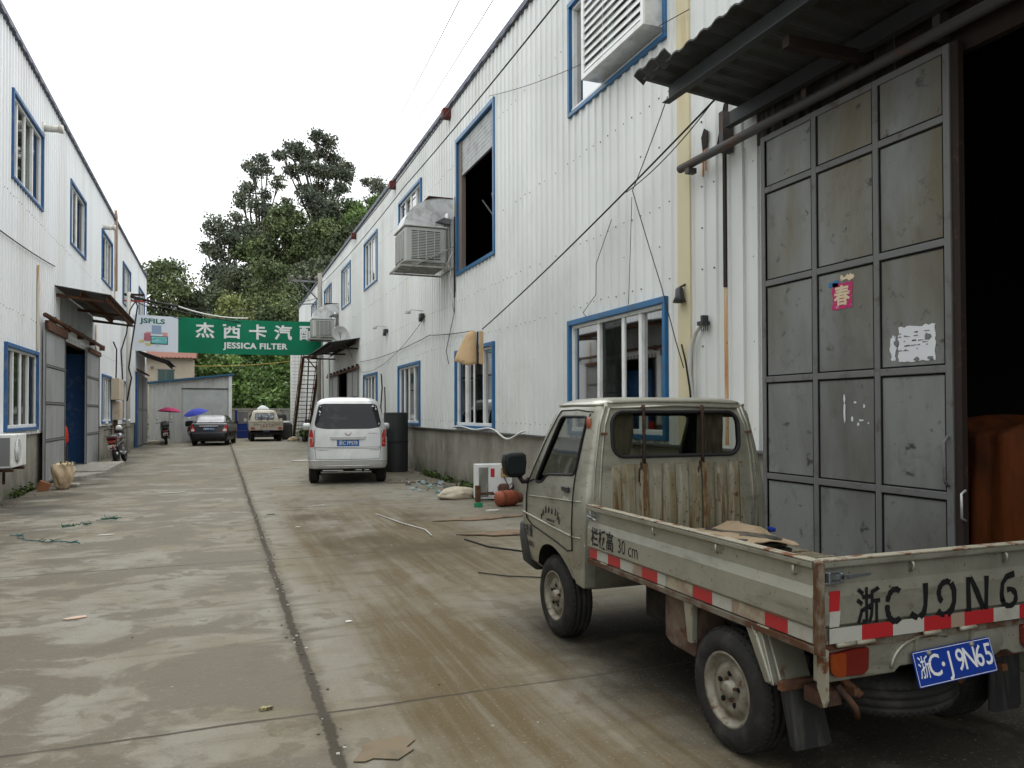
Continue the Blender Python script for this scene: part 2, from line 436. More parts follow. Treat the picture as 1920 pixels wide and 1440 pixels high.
    oil_shade = M_('MULTIPLY', mr(nz((1.2, 1.2, 1), 5, .4), .22, .48), M_('MULTIPLY', mr(M_('ADD', X, M_('MULTIPLY', nz((2, 2, 1), 5), .9)), 2.1, 2.9), mr(Y, 6.2, 4.8))); c = mix(M_('MULTIPLY', oil_shade, .95), c, (0.0246, 0.02142, 0.01562))
    # specks
    c = mix(mr(nz((75, 75, 1), 2, 0, .5, (1, 9, 0)), .60, .68, 0, .28), c, (0.0602, 0.0527, 0.04)); c = mix(mr(nz((55, 55, 1), 2, 0, .5, (8, 2, 0)), .62, .70, 0, .28), c, (0.2838, 0.2635, 0.216))
    c = mix(mr(nz((38, 38, 1), 2), .68, .74, 0, .5), c, (0.0946, 0.08032, 0.0558)); c = mix(mr(nz((26, 26, 1), 2, 0, .5, (7, 7, 0)), .72, .76, 0, .5), c, (0.3406, 0.3034, 0.2232))
    # cracks and joints
    w1 = M_('MULTIPLY', M_('SUBTRACT', nz((1.0, 1.0, 1), 6), .5), .09); w2 = M_('MULTIPLY', M_('SUBTRACT', nz((22, 22, 1), 3), .5), .05)
    d = M_('ABSOLUTE', M_('SUBTRACT', M_('ADD', X, M_('ADD', w1, w2)), .494))
    cr = mr(d, .034, .016); halo = mr(M_('ADD', d, M_('MULTIPLY', nz((6, 6, 1), 4), .16)), .20, .09)
    c = mix(M_('MULTIPLY', halo, .6), c, (0.08041, 0.06694, 0.04464)); c = mix(M_('MULTIPLY', cr, .85), c, (0.03784, 0.03035, 0.02083))
    jt = None
    for s in (-.35, 4.05, 8.46, 12.9, 17.3, 21.7, 26.1, 30.5, 34.9, 39.3):
        w3 = M_('MULTIPLY', M_('SUBTRACT', nz((.9, .9, 1), 5, 0, .6, (s, 0, 0)), .5), .10)
        q = mr(M_('ABSOLUTE', M_('SUBTRACT', M_('ADD', Y, w3), s)), .017, .006)
        jt = q if jt is None else M_('MAXIMUM', jt, q)
    jt = M_('MULTIPLY', jt, mr(nz((1.7, 1.7, 1), 4, 0, .6, (4, 4, 0)), .32, .55, .35, 1))
    c = mix(M_('MULTIPLY', jt, .9), c, (0.05203, 0.04284, 0.02976))
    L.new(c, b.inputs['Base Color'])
    r = M_('SUBTRACT', .88, M_('MULTIPLY', M_('MAXIMUM', film, wet), .28)); L.new(r, b.inputs['Roughness']); b.inputs['Specular IOR Level'].default_value = .22
    bp = n.new('ShaderNodeBump'); bp.inputs['Strength'].default_value = .5; bp.inputs['Distance'].default_value = .012
    h = M_('SUBTRACT', M_('ADD', nz((30, 30, 1), 4), M_('MULTIPLY', nz((2, 2, 1), 4), .5)), M_('MULTIPLY', M_('MAXIMUM', cr, jt), 1.5))
    L.new(h, bp.inputs['Height']); L.new(bp.outputs[0], b.inputs['Normal'])
    return m
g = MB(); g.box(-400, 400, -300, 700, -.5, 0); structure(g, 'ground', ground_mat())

# ------------------------------------------------------------------ wooded hill
def hill_h(a, s):
    t = max(0, min(1, (s - 53) / 50)); t = t * t * (3 - 2 * t)
    return t * max(4, min(25, 8.5 + .72 * (a + 8))) + .5 * mnoise.noise(Vector((a * .12, s * .12, 0))) * t
M_hill = mat('hill_ground', (.045, .055, .022), .95, 0, [((.10, .085, .05), (.25, .25, .25), .5, .7, 5)], .3, (3, 3, 3))
h = MB(); NA, NS = 60, 40; vs = []
for j in range(NS + 1):
    for i in range(NA + 1):
        a = -70 + 150 * i / NA; s = 52.4 + 110 * j / NS; vs.append((a, s, hill_h(a, s) - .02 if j else -.3))
h.add(vs, [(j * (NA + 1) + i, j * (NA + 1) + i + 1, (j + 1) * (NA + 1) + i + 1, (j + 1) * (NA + 1) + i) for j in range(NS) for i in range(NA)], 0, True)
structure(h, 'hill', M_hill)

# ------------------------------------------------------------------ building helpers
PITCH_C = .21
def cladding(mb, X, nx, s0, s1, z0, z1, holes, ins=0.0):
    """trapezoidal sheet in the plane x = X, ribs towards nx"""
    prof = [(0, 0), (.115, 0), (.130, .022), (.190, .022), (.205, 0)]
    def dep(s):
        q = (s % PITCH_C)
        for i in range(len(prof) - 1):
            if prof[i][0] <= q <= prof[i + 1][0]:
                t = (q - prof[i][0]) / (prof[i + 1][0] - prof[i][0]); return prof[i][1] + t * (prof[i + 1][1] - prof[i][1])
        return 0
    cs = set([s0, s1])
    k = int(s0 / PITCH_C) - 1
    while k * PITCH_C < s1:
        for p, _ in prof:
            q = k * PITCH_C + p
            if s0 < q < s1: cs.add(round(q, 4))
        k += 1
    zs = set([z0, z1])
    for (a, b_, c, d) in holes:
        cs.update((a, b_)); zs.update((c, d))
    cs = sorted(c for c in cs if s0 <= c <= s1); zs = sorted(z for z in zs if z0 <= z <= z1)
    vs = [(X + nx * dep(c), c, z) for z in zs for c in cs]; W = len(cs); fs = []
    for j in range(len(zs) - 1):
        for i in range(W - 1):
            cm, zm = (cs[i] + cs[i + 1]) / 2, (zs[j] + zs[j + 1]) / 2
            if any(a < cm < b_ and c < zm < d for a, b_, c, d in holes): continue
            f = (j * W + i, (j + 1) * W + i, (j + 1) * W + i + 1, j * W + i + 1)
            fs.append(f if nx < 0 else f[::-1])
    mb.add(vs, fs, 0)
def screws(mb, X, nx, s0, s1, zs, holes, mi=1, step=1):
    r2 = random.Random(3)
    k = int(s0 / PITCH_C) + 1
    while k * PITCH_C < s1 - .2:
        for z in zs:
            s = k * PITCH_C + .16; zz = z + r2.uniform(-.02, .02)
            if r2.random() < .22 or any(a - .1 < s < b_ + .1 and c - .1 < zz < d + .1 for a, b_, c, d in holes): continue
            q = r2.uniform(.005, .009)
            x0, x1 = sorted((X + nx * .022, X + nx * .03)); mb.box(x0, x1, s - q, s + q, zz - q, zz + q, mi)
        k += step
def window(par, X, nx, s0, s1, z0, z1, blue=M_blue, back=None, kind='slide', bars=None, trim=.075):
    """blue cover trim, white sliding sashes, glass"""
    def bx(mb, d0, d1, a, b_, c, d, mi=0):
        x0, x1 = sorted((X + nx * d0, X + nx * d1)); mb.box(x0, x1, a, b_, c, d, mi)
    t = MB(); o = .055
    bx(t, -.12, o, s0, s1, z1 - trim, z1); bx(t, -.12, o - .003, s0, s1, z0, z0 + trim * .8)
    bx(t, -.12, o - .002, s0, s0 + trim * .8, z0 + trim * .8, z1 - trim); bx(t, -.12, o - .002, s1 - trim * .8, s1, z0 + trim * .8, z1 - trim)
    win = t.build('window', blue, par, bevel=.006, world=True)
    a, b_, c, d = s0 + trim * .8, s1 - trim * .8, z0 + trim * .8, z1 - trim
    if kind == 'none': return win
    f = MB(); e = .045
    bx(f, -.10, .0, a, b_, d - e, d); bx(f, -.10, .012, a, b_, c, c + e * 1.3)
    bx(f, -.10, .0, a, a + e, c + e * 1.3, d - e); bx(f, -.10, .0, b_ - e, b_, c + e * 1.3, d - e)
    W = b_ - a; bars = bars or (.27, .5, .76)
    for q in bars:
        m_ = a + W * q; wd = .035 if abs(q - .5) > .03 else .06
        bx(f, -.075, -.015, m_ - wd, m_ + wd, c + e * 1.3, d - e)
    f.build('sash', M_white, win, bevel=.004, world=True)
    gl = MB(); x = X - nx * .05; ed = [a + e * .8] + [a + W * q for q in bars] + [b_ - e * .8]
    for i in range(len(ed) - 1):
        xx = X - nx * (.035 if i % 2 else .062) + rnd.uniform(-.002, .002); tl = rnd.uniform(-.004, .004)
        vs = [(xx, ed[i] - .01, c + e), (xx + tl, ed[i + 1] + .01, c + e), (xx + tl, ed[i + 1] + .01, d - e * .8), (xx, ed[i] - .01, d - e * .8)]
        gl.add(vs, [(0, 1, 2, 3)])
    gl.build('pane', M_glass, win, world=True)
    if back:
        cu = MB(); spans, mt = back
        for u0, u1, v0, v1 in spans:
            n = max(6, int((u1 - u0) * W / .03)); vs = []
            for i in range(n + 1):
                y = a + W * (u0 + (u1 - u0) * i / n); x = X - nx * (.20 + .015 * math.sin(y * 38) + .01 * math.sin(y * 71))
                vs += [(x, y, c + (d - c) * v0), (x, y, c + (d - c) * v1)]
            cu.add(vs, [(2 * i, 2 * i + 2, 2 * i + 3, 2 * i + 1) for i in range(n)], 0, True)
        cu.build('curtain', mt, win, world=True)
    return win

XR, XL = 4.77, -3.55
ROOF_R, ROOF_L = 8.26, 8.42
# ---- right factory hall
def hole(s0, s1, z0, z1, i=.02): return (s0 + i, s1 - i, z0 + i, z1 - i)
R_lower = [(7.58, 10.22), (13.5, 16.0), (19.15, 21.7), (24.85, 27.35)]
R_upper = [(7.54, 10.18), (19.0, 21.6), (24.8, 27.25), (30.25, 32.6), (35.8, 38.3), (41.4, 43.9)]
tallw = (13.42, 15.9, 4.45, 7.38)
gate = (-1.2, 4.35, .0, 4.0)
gate2 = (28.4, 33.4 + 3.2, .0, 3.2)
holes = [hole(a, b, 1.22, 2.84) for a, b in R_lower] + [hole(a, b, 5.82, 7.46) for a, b in R_upper] + [hole(*tallw), gate, (30.4, 33.4, -.1, 3.15)]
hallR = thing('factory_hall', (XR, 20, 0), 'long white corrugated hall on the right with grey sliding gate', 'building')
m = MB(); cladding(m, XR, -1, -7, 51.2, 1.157, ROOF_R, holes)
screws(m, XR, -1, 1, 30, (1.35, 3.02, 3.9, 5.15, 6.9), holes)
screws(m, XR, -1, 4, 9, (2.2, 3.45, 4.6), holes, step=2)
m.build('wall', [M_clad, M_screw], hallR, world=True, fix=False)
p = MB(); th = .24
for a, b in ((-7, -1.2), (4.35, 30.4), (33.4, 51.2)): p.box(XR + .03, XR + th, a, b, -.1, 1.15)
build_each(p, 'plinth', M_plinth, hallR, world=True)
fl = MB(); fl.box(XR - .035, XR + .05, 3.98, 30.4, 1.138, 1.162); fl.box(XR - .035, XR + .05, 33.4, 51.2, 1.138, 1.162); build_each(fl, 'drip_flashing', M_galv, hallR, world=True)
# gable ends, roof, inner shell
q = MB(); q.box(XR + .05, XR + 18, 51.1, 51.2, 0, ROOF_R - .05); q.box(XR + .05, XR + 18, -7.1, -7, 0, ROOF_R); build_each(q, 'end_wall', M_clad, hallR, world=True)
q = MB(); q.box(XR + .0, XR + 18, -7, 51.2, ROOF_R, ROOF_R + .12); q.build('roof', M_galv, hallR, world=True)
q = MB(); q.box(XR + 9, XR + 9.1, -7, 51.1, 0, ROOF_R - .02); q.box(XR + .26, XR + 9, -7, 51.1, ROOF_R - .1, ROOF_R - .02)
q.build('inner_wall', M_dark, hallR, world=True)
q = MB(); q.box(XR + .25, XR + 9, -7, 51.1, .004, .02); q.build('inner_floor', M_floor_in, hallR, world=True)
q = MB(); n = int(58.2 / .5)
q.box(XR - .07, XR + .05, -7, 51.2, ROOF_R + .0, ROOF_R + .125)
for i in range(n): q.box(XR - .085, XR - .066, -7 + i * .5, -6.98 + i * .5 + .2, ROOF_R + .0, ROOF_R + .03)
q.build('roof_edge', M_coping, hallR, world=True, bevel=.01)
backs = [([(.0, 1, 0, 1)], M_curtd), ([(.0, 1, 0, 1)], M_curtd), ([(0, .5, 0, 1)], M_curt), ([(0, 1, 0, 1)], M_curt)]
for (a, b), bk, br in zip(R_lower, backs, [(.24, .41, .68), (.28, .53, .76), (.3, .55, .78), None]):
    window(hallR, XR, -1, a, b, 1.2, 2.85, back=None if bk[1] is M_curtd else bk, bars=br)
for i, (a, b) in enumerate(R_upper):
    window(hallR, XR, -1, a, b, 5.8, 7.47, back=([(0, 1, 0, 1)], M_curtw), bars=(.36, .64) if i == 0 else None)
q = MB(); q.box(XR + 1.75, XR + 1.8, 6.6, 17.2, .02, 3.4); q.build('pale_backdrop', mat('backdrop_grey', (.42, .45, .42), .8, 0, [((.25, .27, .25), (3, 3, 1), .45, .6, 4)]), hallR, world=True)  # pale backdrop plane added so the nearest lower panes look lighter
# blocks of stacked goods behind the nearest lower windows
q = MB(); r2 = random.Random(5)
for (a, b) in R_lower[:2]:
    y = a - .6
    while y < b + 1.5:
        x = XR + 1.0 + r2.uniform(0, .5); wd = r2.uniform(.25, .5); hh = 1.0
        for k in range(r2.randint(3, 8)):
            t = r2.uniform(.14, .26); q.box(x, x + .4, y, y + wd, hh, hh + t - .03, r2.randint(0, 2)); hh += t
        y += wd + r2.uniform(.1, .35)
q.build('stacked_goods', [M_curtd, mat('goods_pale', (.60, .61, .58), .7), mat('goods_dark', (.06, .07, .07), .7)], hallR, world=True)
# projecting white louvre box in the nearest upper window
lv = MB(); X0 = XR - .30
lv.box(X0, X0 + .03, 7.60, 7.66, 5.93, 7.42); lv.box(X0, X0 + .03, 9.13, 9.2, 5.93, 7.42); lv.box(X0, X0 + .03, 7.66, 9.13, 5.93, 5.99); lv.box(X0, X0 + .03, 7.66, 9.13, 7.36, 7.42)
for i in range(13):
    z = 6.01 + i * .104; lv.prism([(X0 + .002, z), (X0 + .008, z - .004), (X0 + .046, z + .090), (X0 + .040, z + .094)], 'y', 7.66, 9.13)
lo = lv.build('louvre', M_white, hallR, world=True)
b_ = MB(); b_.box(X0 + .032, XR + .0, 7.60, 7.63, 5.93, 7.42); b_.box(X0 + .032, XR, 9.17, 9.2, 5.93, 7.42); b_.box(X0 + .032, XR, 7.63, 9.17, 5.93, 5.95)
b_.build('louvre_box', M_alu, lo, world=True)
# tall opening with half raised roller shutter
tw = window(hallR, XR, -1, *tallw, kind='none', trim=.09)
q = MB()
for i in range(8):
    z = 7.27 - i * .085; q.prism([(XR + .02, z), (XR + .055, z - .02), (XR + .055, z - .065), (XR + .02, z - .085)][::-1] + [(XR + .012, z - .0425)], 'y', 13.5, 15.6)
q.box(XR + .01, XR + .06, 13.5, 15.6, 6.54, 6.6)
q.build('roller_shutter', mat('shutter_grey', (.36, .37, .37), .5, .2, [((.25, .25, .24), (4, 4, 4), .45, .7, 4)]), tw, world=True)
q = MB(); q.box(XR + .0, XR + .09, 15.6, 15.82, 4.53, 7.28); q.build('shutter_guide', mat('guide_brown', (.16, .13, .115), .7), tw, world=True)
q = MB(); q.tube([(XR + .5, 13.9, 4.1), (XR + .3, 14.5, 5.9)], .02); q.tube([(XR + .9, 13.6, 4.1), (XR + .4, 15.4, 6.0)], .018); q.tube([(XR + .4, 13.6, 6.9), (XR + .9, 14.9, 5.6)], .015); build_each(q, 'prop_rod', M_frame, tw, world=True)
q = MB()
for i in range(7): q.box(XR + .1, XR + 1.4, 13.2 + i * .45, 13.22 + i * .45, 4.35, 4.4 + .15 * (i % 3))
# yellow stained cover strip, rain pipe strip
q = MB(); q.box(XR - .045, XR + .0, 7.08, 7.32, 1.165, 5.35); q.box(XR - .0455, XR, 7.08, 7.32, 5.37, ROOF_R - .01)
q.build('stained_strip', mat('stained_strip', (.56, .50, .33), .55, 0, [((.50, .30, .08), (14, 14, .5), .48, .62, 4, ('Z', 4.6, 5.6), .9), ((.56, .50, .37), (20, 20, .5), .5, .7, 4), ((.45, .25, .07), (16, 16, .8), .6, .72, 4, None, .5)]), hallR, world=True, bevel=.004)
q = MB(); q.box(XR - .04, XR, 6.455, 6.50, 2.78, 4.36); build_each(q, 'black_rod', M_darkrust, hallR, world=True)
q = MB(); q.box(XR - .028, XR, 6.45, 6.505, 1.2, 2.775); q.build('rust_streak_strip', mat('rust_strip', (.52, .42, .28), .6, 0, [((.42, .18, .045), (18, 18, .8), .42, .58, 4), (RUST, (20, 20, 3), .66, .74, 4)]), hallR, world=True)
q = MB(); q.box(XR - .03, XR, 6.2, 6.26, 1.165, 4.1); q.box(XR - .03, XR, 5.98, 6.05, 1.165, 5.2); build_each(q, 'cover_strip', M_clad, hallR, world=True)
# far doorway of the right hall
q = MB(); q.box(XR - .03, XR + .05, 30.34, 30.42, 0, 3.2); q.box(XR - .03, XR + .05, 33.38, 33.46, 0, 3.2); build_each(q, 'door_frame', M_darkrust, hallR, world=True)
def gate_leaf(name, par, X, s0, s1, z0, z1, cols, rows, matp, matf, label=None, th=.05, bar=.045):
    """sheet steel leaf with welded rails; cols/rows are the rail positions inside; outer face at X"""
    sg = 1 if X > 0 else -1
    d = MB(); xa, xb = sorted((X + sg * .012, X + sg * th)); d.box(xa, xb, s0, s1, z0, z1)
    o = d.build(name, matp, par, world=True, label=label)
    f = MB(); xa, xb = sorted((X - sg * .004, X + sg * .013))
    f.box(xa, xb, s0, s0 + bar, z0, z1); f.box(xa, xb, s1 - bar, s1, z0, z1)
    for c in cols: f.box(xa + .002, xb, c - bar / 2, c + bar / 2, z0, z1)
    ys = [s0 + bar] + [v for c in cols for v in (c - bar / 2, c + bar / 2)] + [s1 - bar]
    for r in [z0 + bar / 2] + list(rows) + [z1 - bar / 2]:
        for i in range(0, len(ys), 2): f.box(xa + .001, xb, ys[i], ys[i + 1], r - bar / 2, r + bar / 2)
    f.build('rail', matf, o, world=True, bevel=.004)
    g_ = MB()   # dark weld gap lines beside rails
    for c in cols + [s0 + bar, s1 - bar]:
        for e in (-1, 1):
            y = c + e * (bar / 2 + .007) if c in cols else c + (.007 if c == s0 + bar else -.007)
            xa2, xb2 = sorted((X + sg * .005, X + sg * .0125)); g_.box(xa2, xb2, y - .006, y + .006, z0, z1)
    for r in rows:
        for e in (-1, 1):
            z = r + e * (bar / 2 + .007); xa2, xb2 = sorted((X + sg * .006, X + sg * .0125)); g_.box(xa2, xb2, s0 + bar, s1 - bar, z - .006, z + .006)
    g_.build('gap', M_blackhole, o, world=True)
    return o
gate_leaf('door', hallR, XR - .09, 28.3, 30.8, .03, 3.1, [29.5], [1.1, 2.1], mat('far_door_grey', (.30, .31, .30), .6, 0, [((.22, .22, .20), (2, 2, 1), .5, .7, 5)]), M_frame)
gate_leaf('door', hallR, XR - .09, 33.3, 36.4, .03, 3.1, [34.9], [1.1, 2.1], mat('far_door_grey'), M_frame)
q = MB(); q.box(XR - .15, XR - .08, 27.9, 36.6, 3.12, 3.2); q.build('door_track', M_rust, hallR, world=True)
def corr_sheet(mb, x0, z0, x1, z1, s0, s1, t=.015, pit=.2, dp=.022):
    """corrugated canopy sheet, flutes run across (x)"""
    n = int((s1 - s0) / (pit / 4)); vs = []; fs = []
    for i in range(n + 1):
        s = s0 + (s1 - s0) * i / n; z = dp * (1, 1, 0, 0)[i % 4]
        vs += [(x0, s, z0 + z), (x1, s, z1 + z), (x0, s, z0 + z + t), (x1, s, z1 + z + t)]
    for i in range(n):
        k = 4 * i; fs += [(k, k + 4, k + 5, k + 1), (k + 2, k + 3, k + 7, k + 6), (k, k + 2, k + 6, k + 4), (k + 1, k + 5, k + 7, k + 3)]
    fs += [(0, 1, 3, 2), (4 * n, 4 * n + 2, 4 * n + 3, 4 * n + 1)]; mb.add(vs, fs)
def zbeam(mb, x, z, s0, s1, h=.16, w_=.06, t=.006):
    mb.box(x - t, x, s0, s1, z - h, z); mb.box(x, x + w_, s0, s1, z - t, z - .0005); mb.box(x - w_ - t, x - t - .0005, s0, s1, z - h, z - h + t)
M_soff = mat('canopy_sheet', (.075, .078, .078), .6, .2, [((.04, .038, .034), (2.2, 2.2, 2.2), .45, .7, 5), ((.08, .035, .02), (5, 9, 5), .66, .8, 4, None, .7)], .05)
M_beam = mat('canopy_beam', (.055, .058, .06), .6, .3, [((.06, .055, .05), (3, 3, 3), .5, .7, 5)])
# near canopy
cn = MB(); corr_sheet(cn, 3.62, 4.57, 4.76, 4.46, -3.0, 6.16); cnp = cn.build('canopy', M_soff, hallR, world=True, fix=False)
q = MB(); zbeam(q, 3.86, 4.53, -3, 6.1, .17, .07); zbeam(q, 4.62, 4.44, -3, 6.22, .17, .07); build_each(q, 'purlin', M_beam, cnp, world=True)
q = MB()
for y in (4.55, 1.6, -1.3): q.box(3.9, 4.75, y, y + .07, 4.22, 4.30)
build_each(q, 'bracket', M_darkrust, cnp, world=True)
q = MB(); corr_sheet(q, 3.56, 4.62, 3.66, 4.55, 5.7, 6.22); q.build('bent_lip', M_soff, cnp, world=True, fix=False)
# near sliding gate leaf with track
gl = gate_leaf('sliding_gate', hallR, XR - .13, 3.84, 5.80, .10, 4.04, [4.48, 5.13], [.95, 1.82, 2.69, 3.54], M_door, M_frame, th=.06, bar=.052)
q = MB(); q.tube([(XR - .14, 3.87, 1.02), (XR - .18, 3.87, 1.06), (XR - .18, 3.87, 1.32), (XR - .14, 3.87, 1.36)], .011, 6); q.tube([(XR - .12, 3.76, .8), (XR - .17, 3.75, .82), (XR - .17, 3.75, .98), (XR - .12, 3.76, 1.0)], .009, 6, mi=1)
q.build('gate_handle', [M_frame, M_alu], gl, world=True)
q = MB(); q.tube([(XR - .16, -3, 4.13), (XR - .16, 7.08, 4.13)], .045, 10); q.box(XR - .14, XR - .02, 6.35, 6.42, 4.1, 4.5); q.box(XR - .2, XR - .1, 6.86, 6.93, 4.03, 4.085)
for y in (5.2, 3.9, 2.6, 1.3): q.box(XR - .14, XR - .02, y, y + .06, 4.1, 4.3)
q.build('gate_track', mat('track_steel', (.07, .068, .065), .6, .2, [((.10, .05, .03), (9, 3, 9), .52, .7, 4)]), hallR, world=True)
q = MB(); q.prism([(6.40, 4.16), (6.46, 4.2), (6.46, 4.62), (6.41, 4.62), (6.43, 4.4), (6.37, 4.36), (6.60, 4.18)], 'x', XR - .05, XR - .03); q.build('torn_flap', M_darkrust, hallR, world=True)
q = MB(); q.prism([(6.78, 4.30), (6.86, 4.28), (6.88, 4.42), (6.83, 4.5), (6.76, 4.45)], 'x', XR - .03, XR - .02, 0); q.prism([(6.79, 4.05), (6.81, 4.05), (6.82, 4.28), (6.80, 4.28)], 'x', XR - .029, XR - .023, 1); q.prism([(6.84, 4.0), (6.865, 4.0), (6.86, 4.28), (6.84, 4.28)], 'x', XR - .029, XR - .023, 1)
q.build('rusty_hole', [M_darkrust, mat('rust_run', (.40, .17, .06), .8)], hallR, world=True)
q = MB(); q.box(XR - .045, XR + .02, -1.2, 4.36, 3.98, 4.44); q.box(XR - .05, XR + .3, 4.28, 4.36, 0, 3.975); q.build('shade_header_and_post', M_darkrust, hallR, world=True)  # dark header box added for the canopy's shade; upright is the steel frame post
# papers on the gate
GX = XR - .13 + .010
def gx(off): return GX - off
q = MB(); r2 = random.Random(11)
def torn(mb, s0, s1, z0, z1, x, n=14, j=.012, mi=0):
    P = []
    for i in range(n): P.append((s0 + (s1 - s0) * i / n, z0 + r2.uniform(-j, j)))
    for i in range(n): P.append((s1 + r2.uniform(-j, j), z0 + (z1 - z0) * i / n))
    for i in range(n): P.append((s1 - (s1 - s0) * i / n, z1 + r2.uniform(-j, j)))
    for i in range(n): P.append((s0 + r2.uniform(-j, j), z1 - (z1 - z0) * i / n))
    mb.prism(P, 'x', x - .0015, x, mi)
pink = MB(); torn(pink, 4.90, 5.11, 2.47, 2.68, gx(0), 8, .008); torn(pink, 4.88, 5.02, 2.69, 2.73, gx(0), 8, .012, 1); torn(pink, 5.04, 5.15, 2.66, 2.70, gx(0), 6, .01, 2)
text_on(pink, '春', .17, lambda u, v: (gx(.004), 5.005 - u, 2.565 + v), bold=.004, mi=1)
po = pink.build('torn_sticker', [mat('sticker_pink', (.42, .03, .13), .6, 0, [((.5, .35, .35), (30, 30, 30), .62, .68, 3)]), mat('sticker_cream', (.60, .50, .34), .6), mat('sticker_blue', (.03, .16, .35), .6)])
q = MB(); q.box(XR - .12, XR - .07, 3.78, 3.835, .1, 4.04); q.build('gate_edge', M_darkrust, gl, world=True)
po.location.y -= .17; po.location.z -= .12
tag(po, 'torn pink festival sticker with a cream character on the grey gate', 'sticker')
wp = MB(); torn(wp, 4.11, 4.42, 1.96, 2.21, gx(0), 12, .008); torn(wp, 4.445, 4.49, 1.98, 2.15, gx(0), 8, .012)
for i in range(26):
    y = r2.uniform(4.13, 4.4); z = r2.choice((2.16, 2.14, 2.105, 2.09, 2.07, 2.04)) + r2.uniform(-.004, .004); l_ = r2.uniform(.01, .05)
    wp.prism([(y, z), (y + l_, z + r2.uniform(-.003, .003)), (y + l_, z + .006), (y, z + r2.uniform(.003, .01))], 'x', gx(.0035), gx(.002), 1)
for (y, z, s) in ((4.17, 2.13, .035), (4.44, 2.10, .03), (4.26, 1.97, .03), (4.15, 1.975, .025)):
    wp.prism([(y + s * math.cos(t * .9) * r2.uniform(.5, 1.1), z + s * math.sin(t * .9) * r2.uniform(.4, .9)) for t in range(7)], 'x', gx(.0038), gx(.002), 1)
tag(wp.build('torn_notice', [mat('paper_white', (.62, .63, .65), .7), mat('paper_shred', (.16, .165, .165), .7)]), 'torn white paper notice glued to the grey gate', 'notice')
sc = MB()
for (y, z, a, b_) in ((5.04, 1.63, .012, .05), (5.04, 1.52, .015, .09), (4.93, 1.60, .02, .012), (4.84, 1.57, .012, .02), (4.87, 1.46, .03, .012), (4.96, 1.47, .015, .03), (4.90, 1.43, .012, .02), (4.80, 1.44, .01, .01)):
    sc.prism([(y + a * math.cos(t) * r2.uniform(.5, 1), z + b_ * math.sin(t) * r2.uniform(.6, 1)) for t in (0, .8, 1.6, 2.4, 3.2, 4, 4.8, 5.5)], 'x', gx(.0015), gx(0))
tag(sc.build('sticker_scraps', mat('paper_white')), 'white scraps left of a scraped-off sticker on the gate', 'sticker')

for o_ in col.objects:
    if o_.name.startswith('torn_notice'): o_.location.y -= .13; o_.location.z -= .07
    if o_.name.startswith('sticker_scraps'): o_.location.y -= .22
q = MB(); cladding(q, XR - .034, -1, 4.37, 5.97, 4.03, 4.43, []); q.build('shade_head_sheet', mat('shade_sheet', (.045, .042, .036), .7, 0, [((.11, .105, .09), (12, 12, .6), .5, .65, 4)]), hallR, world=True, fix=False)  # dark sheet added over the wall, its colour paints in the canopy's shade
# second canopy above far doorway of the right hall
q = MB(); corr_sheet(q, 3.62, 4.02, 4.76, 4.22, 28.2, 35.0); c2 = q.build('canopy', M_soff, hallR, world=True, fix=False)
q = MB(); zbeam(q, 3.75, 4.0, 28.2, 35, .12); zbeam(q, 4.6, 4.14, 28.2, 35, .12)
for y in (28.6, 31.6, 34.6): q.box(3.75, 4.75, y, y + .05, 3.86, 3.92)
build_each(q, 'purlin', M_darkrust, c2, world=True)
q = MB()
for i in range(9): q.box(XR - .14, XR - .06, 28.2 + i * 1.0, 28.35 + i, 3.2, 3.3)
build_each(q, 'track_bracket', M_darkrust, hallR, world=True)

# ---- left factory hall
hallL = thing('factory_hall', (XL, 20, 0), 'long pale corrugated hall on the left with a sheet canopy', 'building')
L_lower = [(10.1, 12.6), (15.85, 18.45), (27.7, 30.1), (33.4, 35.9)]
L_upper = [(4.8, 7.4), (10.4, 13.0), (16.2, 18.8), (22.0, 24.4), (27.6, 30.1), (33.3, 36.0), (39.5, 42.4)]
holes = [hole(a, b, 1.22, 2.78) for a, b in L_lower] + [hole(a, b, 5.82, 7.42) for a, b in L_upper] + [(21.5, 25.0, -.1, 3.3), (38.9, 41.2, -.1, 3.2)]
m = MB(); cladding(m, XL, 1, -2, 43.7, 1.12, ROOF_L, holes)
screws(m, XL, 1, 14, 34, (3.4, 5.5), holes)
m.build('wall', [M_clad2, M_screw], hallL, world=True, fix=False)
p = MB()
for a, b in ((-2, 21.5), (25.0, 38.9), (41.2, 43.7)): p.box(XL - th, XL - .03, a, b, -.1, 1.115)
build_each(p, 'plinth', M_plinth, hallL, world=True)
q = MB(); q.box(XL - 16, XL - .05, 43.6, 43.7, 0, ROOF_L - .05); q.box(XL - 16, XL - .05, -2.1, -2, 0, ROOF_L); build_each(q, 'end_wall', M_clad2, hallL, world=True)
q = MB(); q.box(XL - 16, XL, -2, 43.7, ROOF_L, ROOF_L + .12); q.build('roof', M_galv, hallL, world=True)
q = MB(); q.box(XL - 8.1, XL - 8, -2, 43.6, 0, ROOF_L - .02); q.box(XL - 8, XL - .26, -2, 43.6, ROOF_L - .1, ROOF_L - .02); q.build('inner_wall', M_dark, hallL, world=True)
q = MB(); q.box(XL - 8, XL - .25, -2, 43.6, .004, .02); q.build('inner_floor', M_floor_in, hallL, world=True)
q = MB(); q.box(XL - .05, XL + .07, -2, 43.7, ROOF_L, ROOF_L + .125)
for i in range(91): q.box(XL + .066, XL + .085, -2 + i * .5, -1.8 + i * .5, ROOF_L, ROOF_L + .03)
q.build('roof_edge', M_coping, hallL, world=True, bevel=.01)
for i, (a, b) in enumerate(L_lower): window(hallL, XL, 1, a, b, 1.2, 2.8, blue=M_bluep, back=([(0, 1, 0, 1)], M_curt))
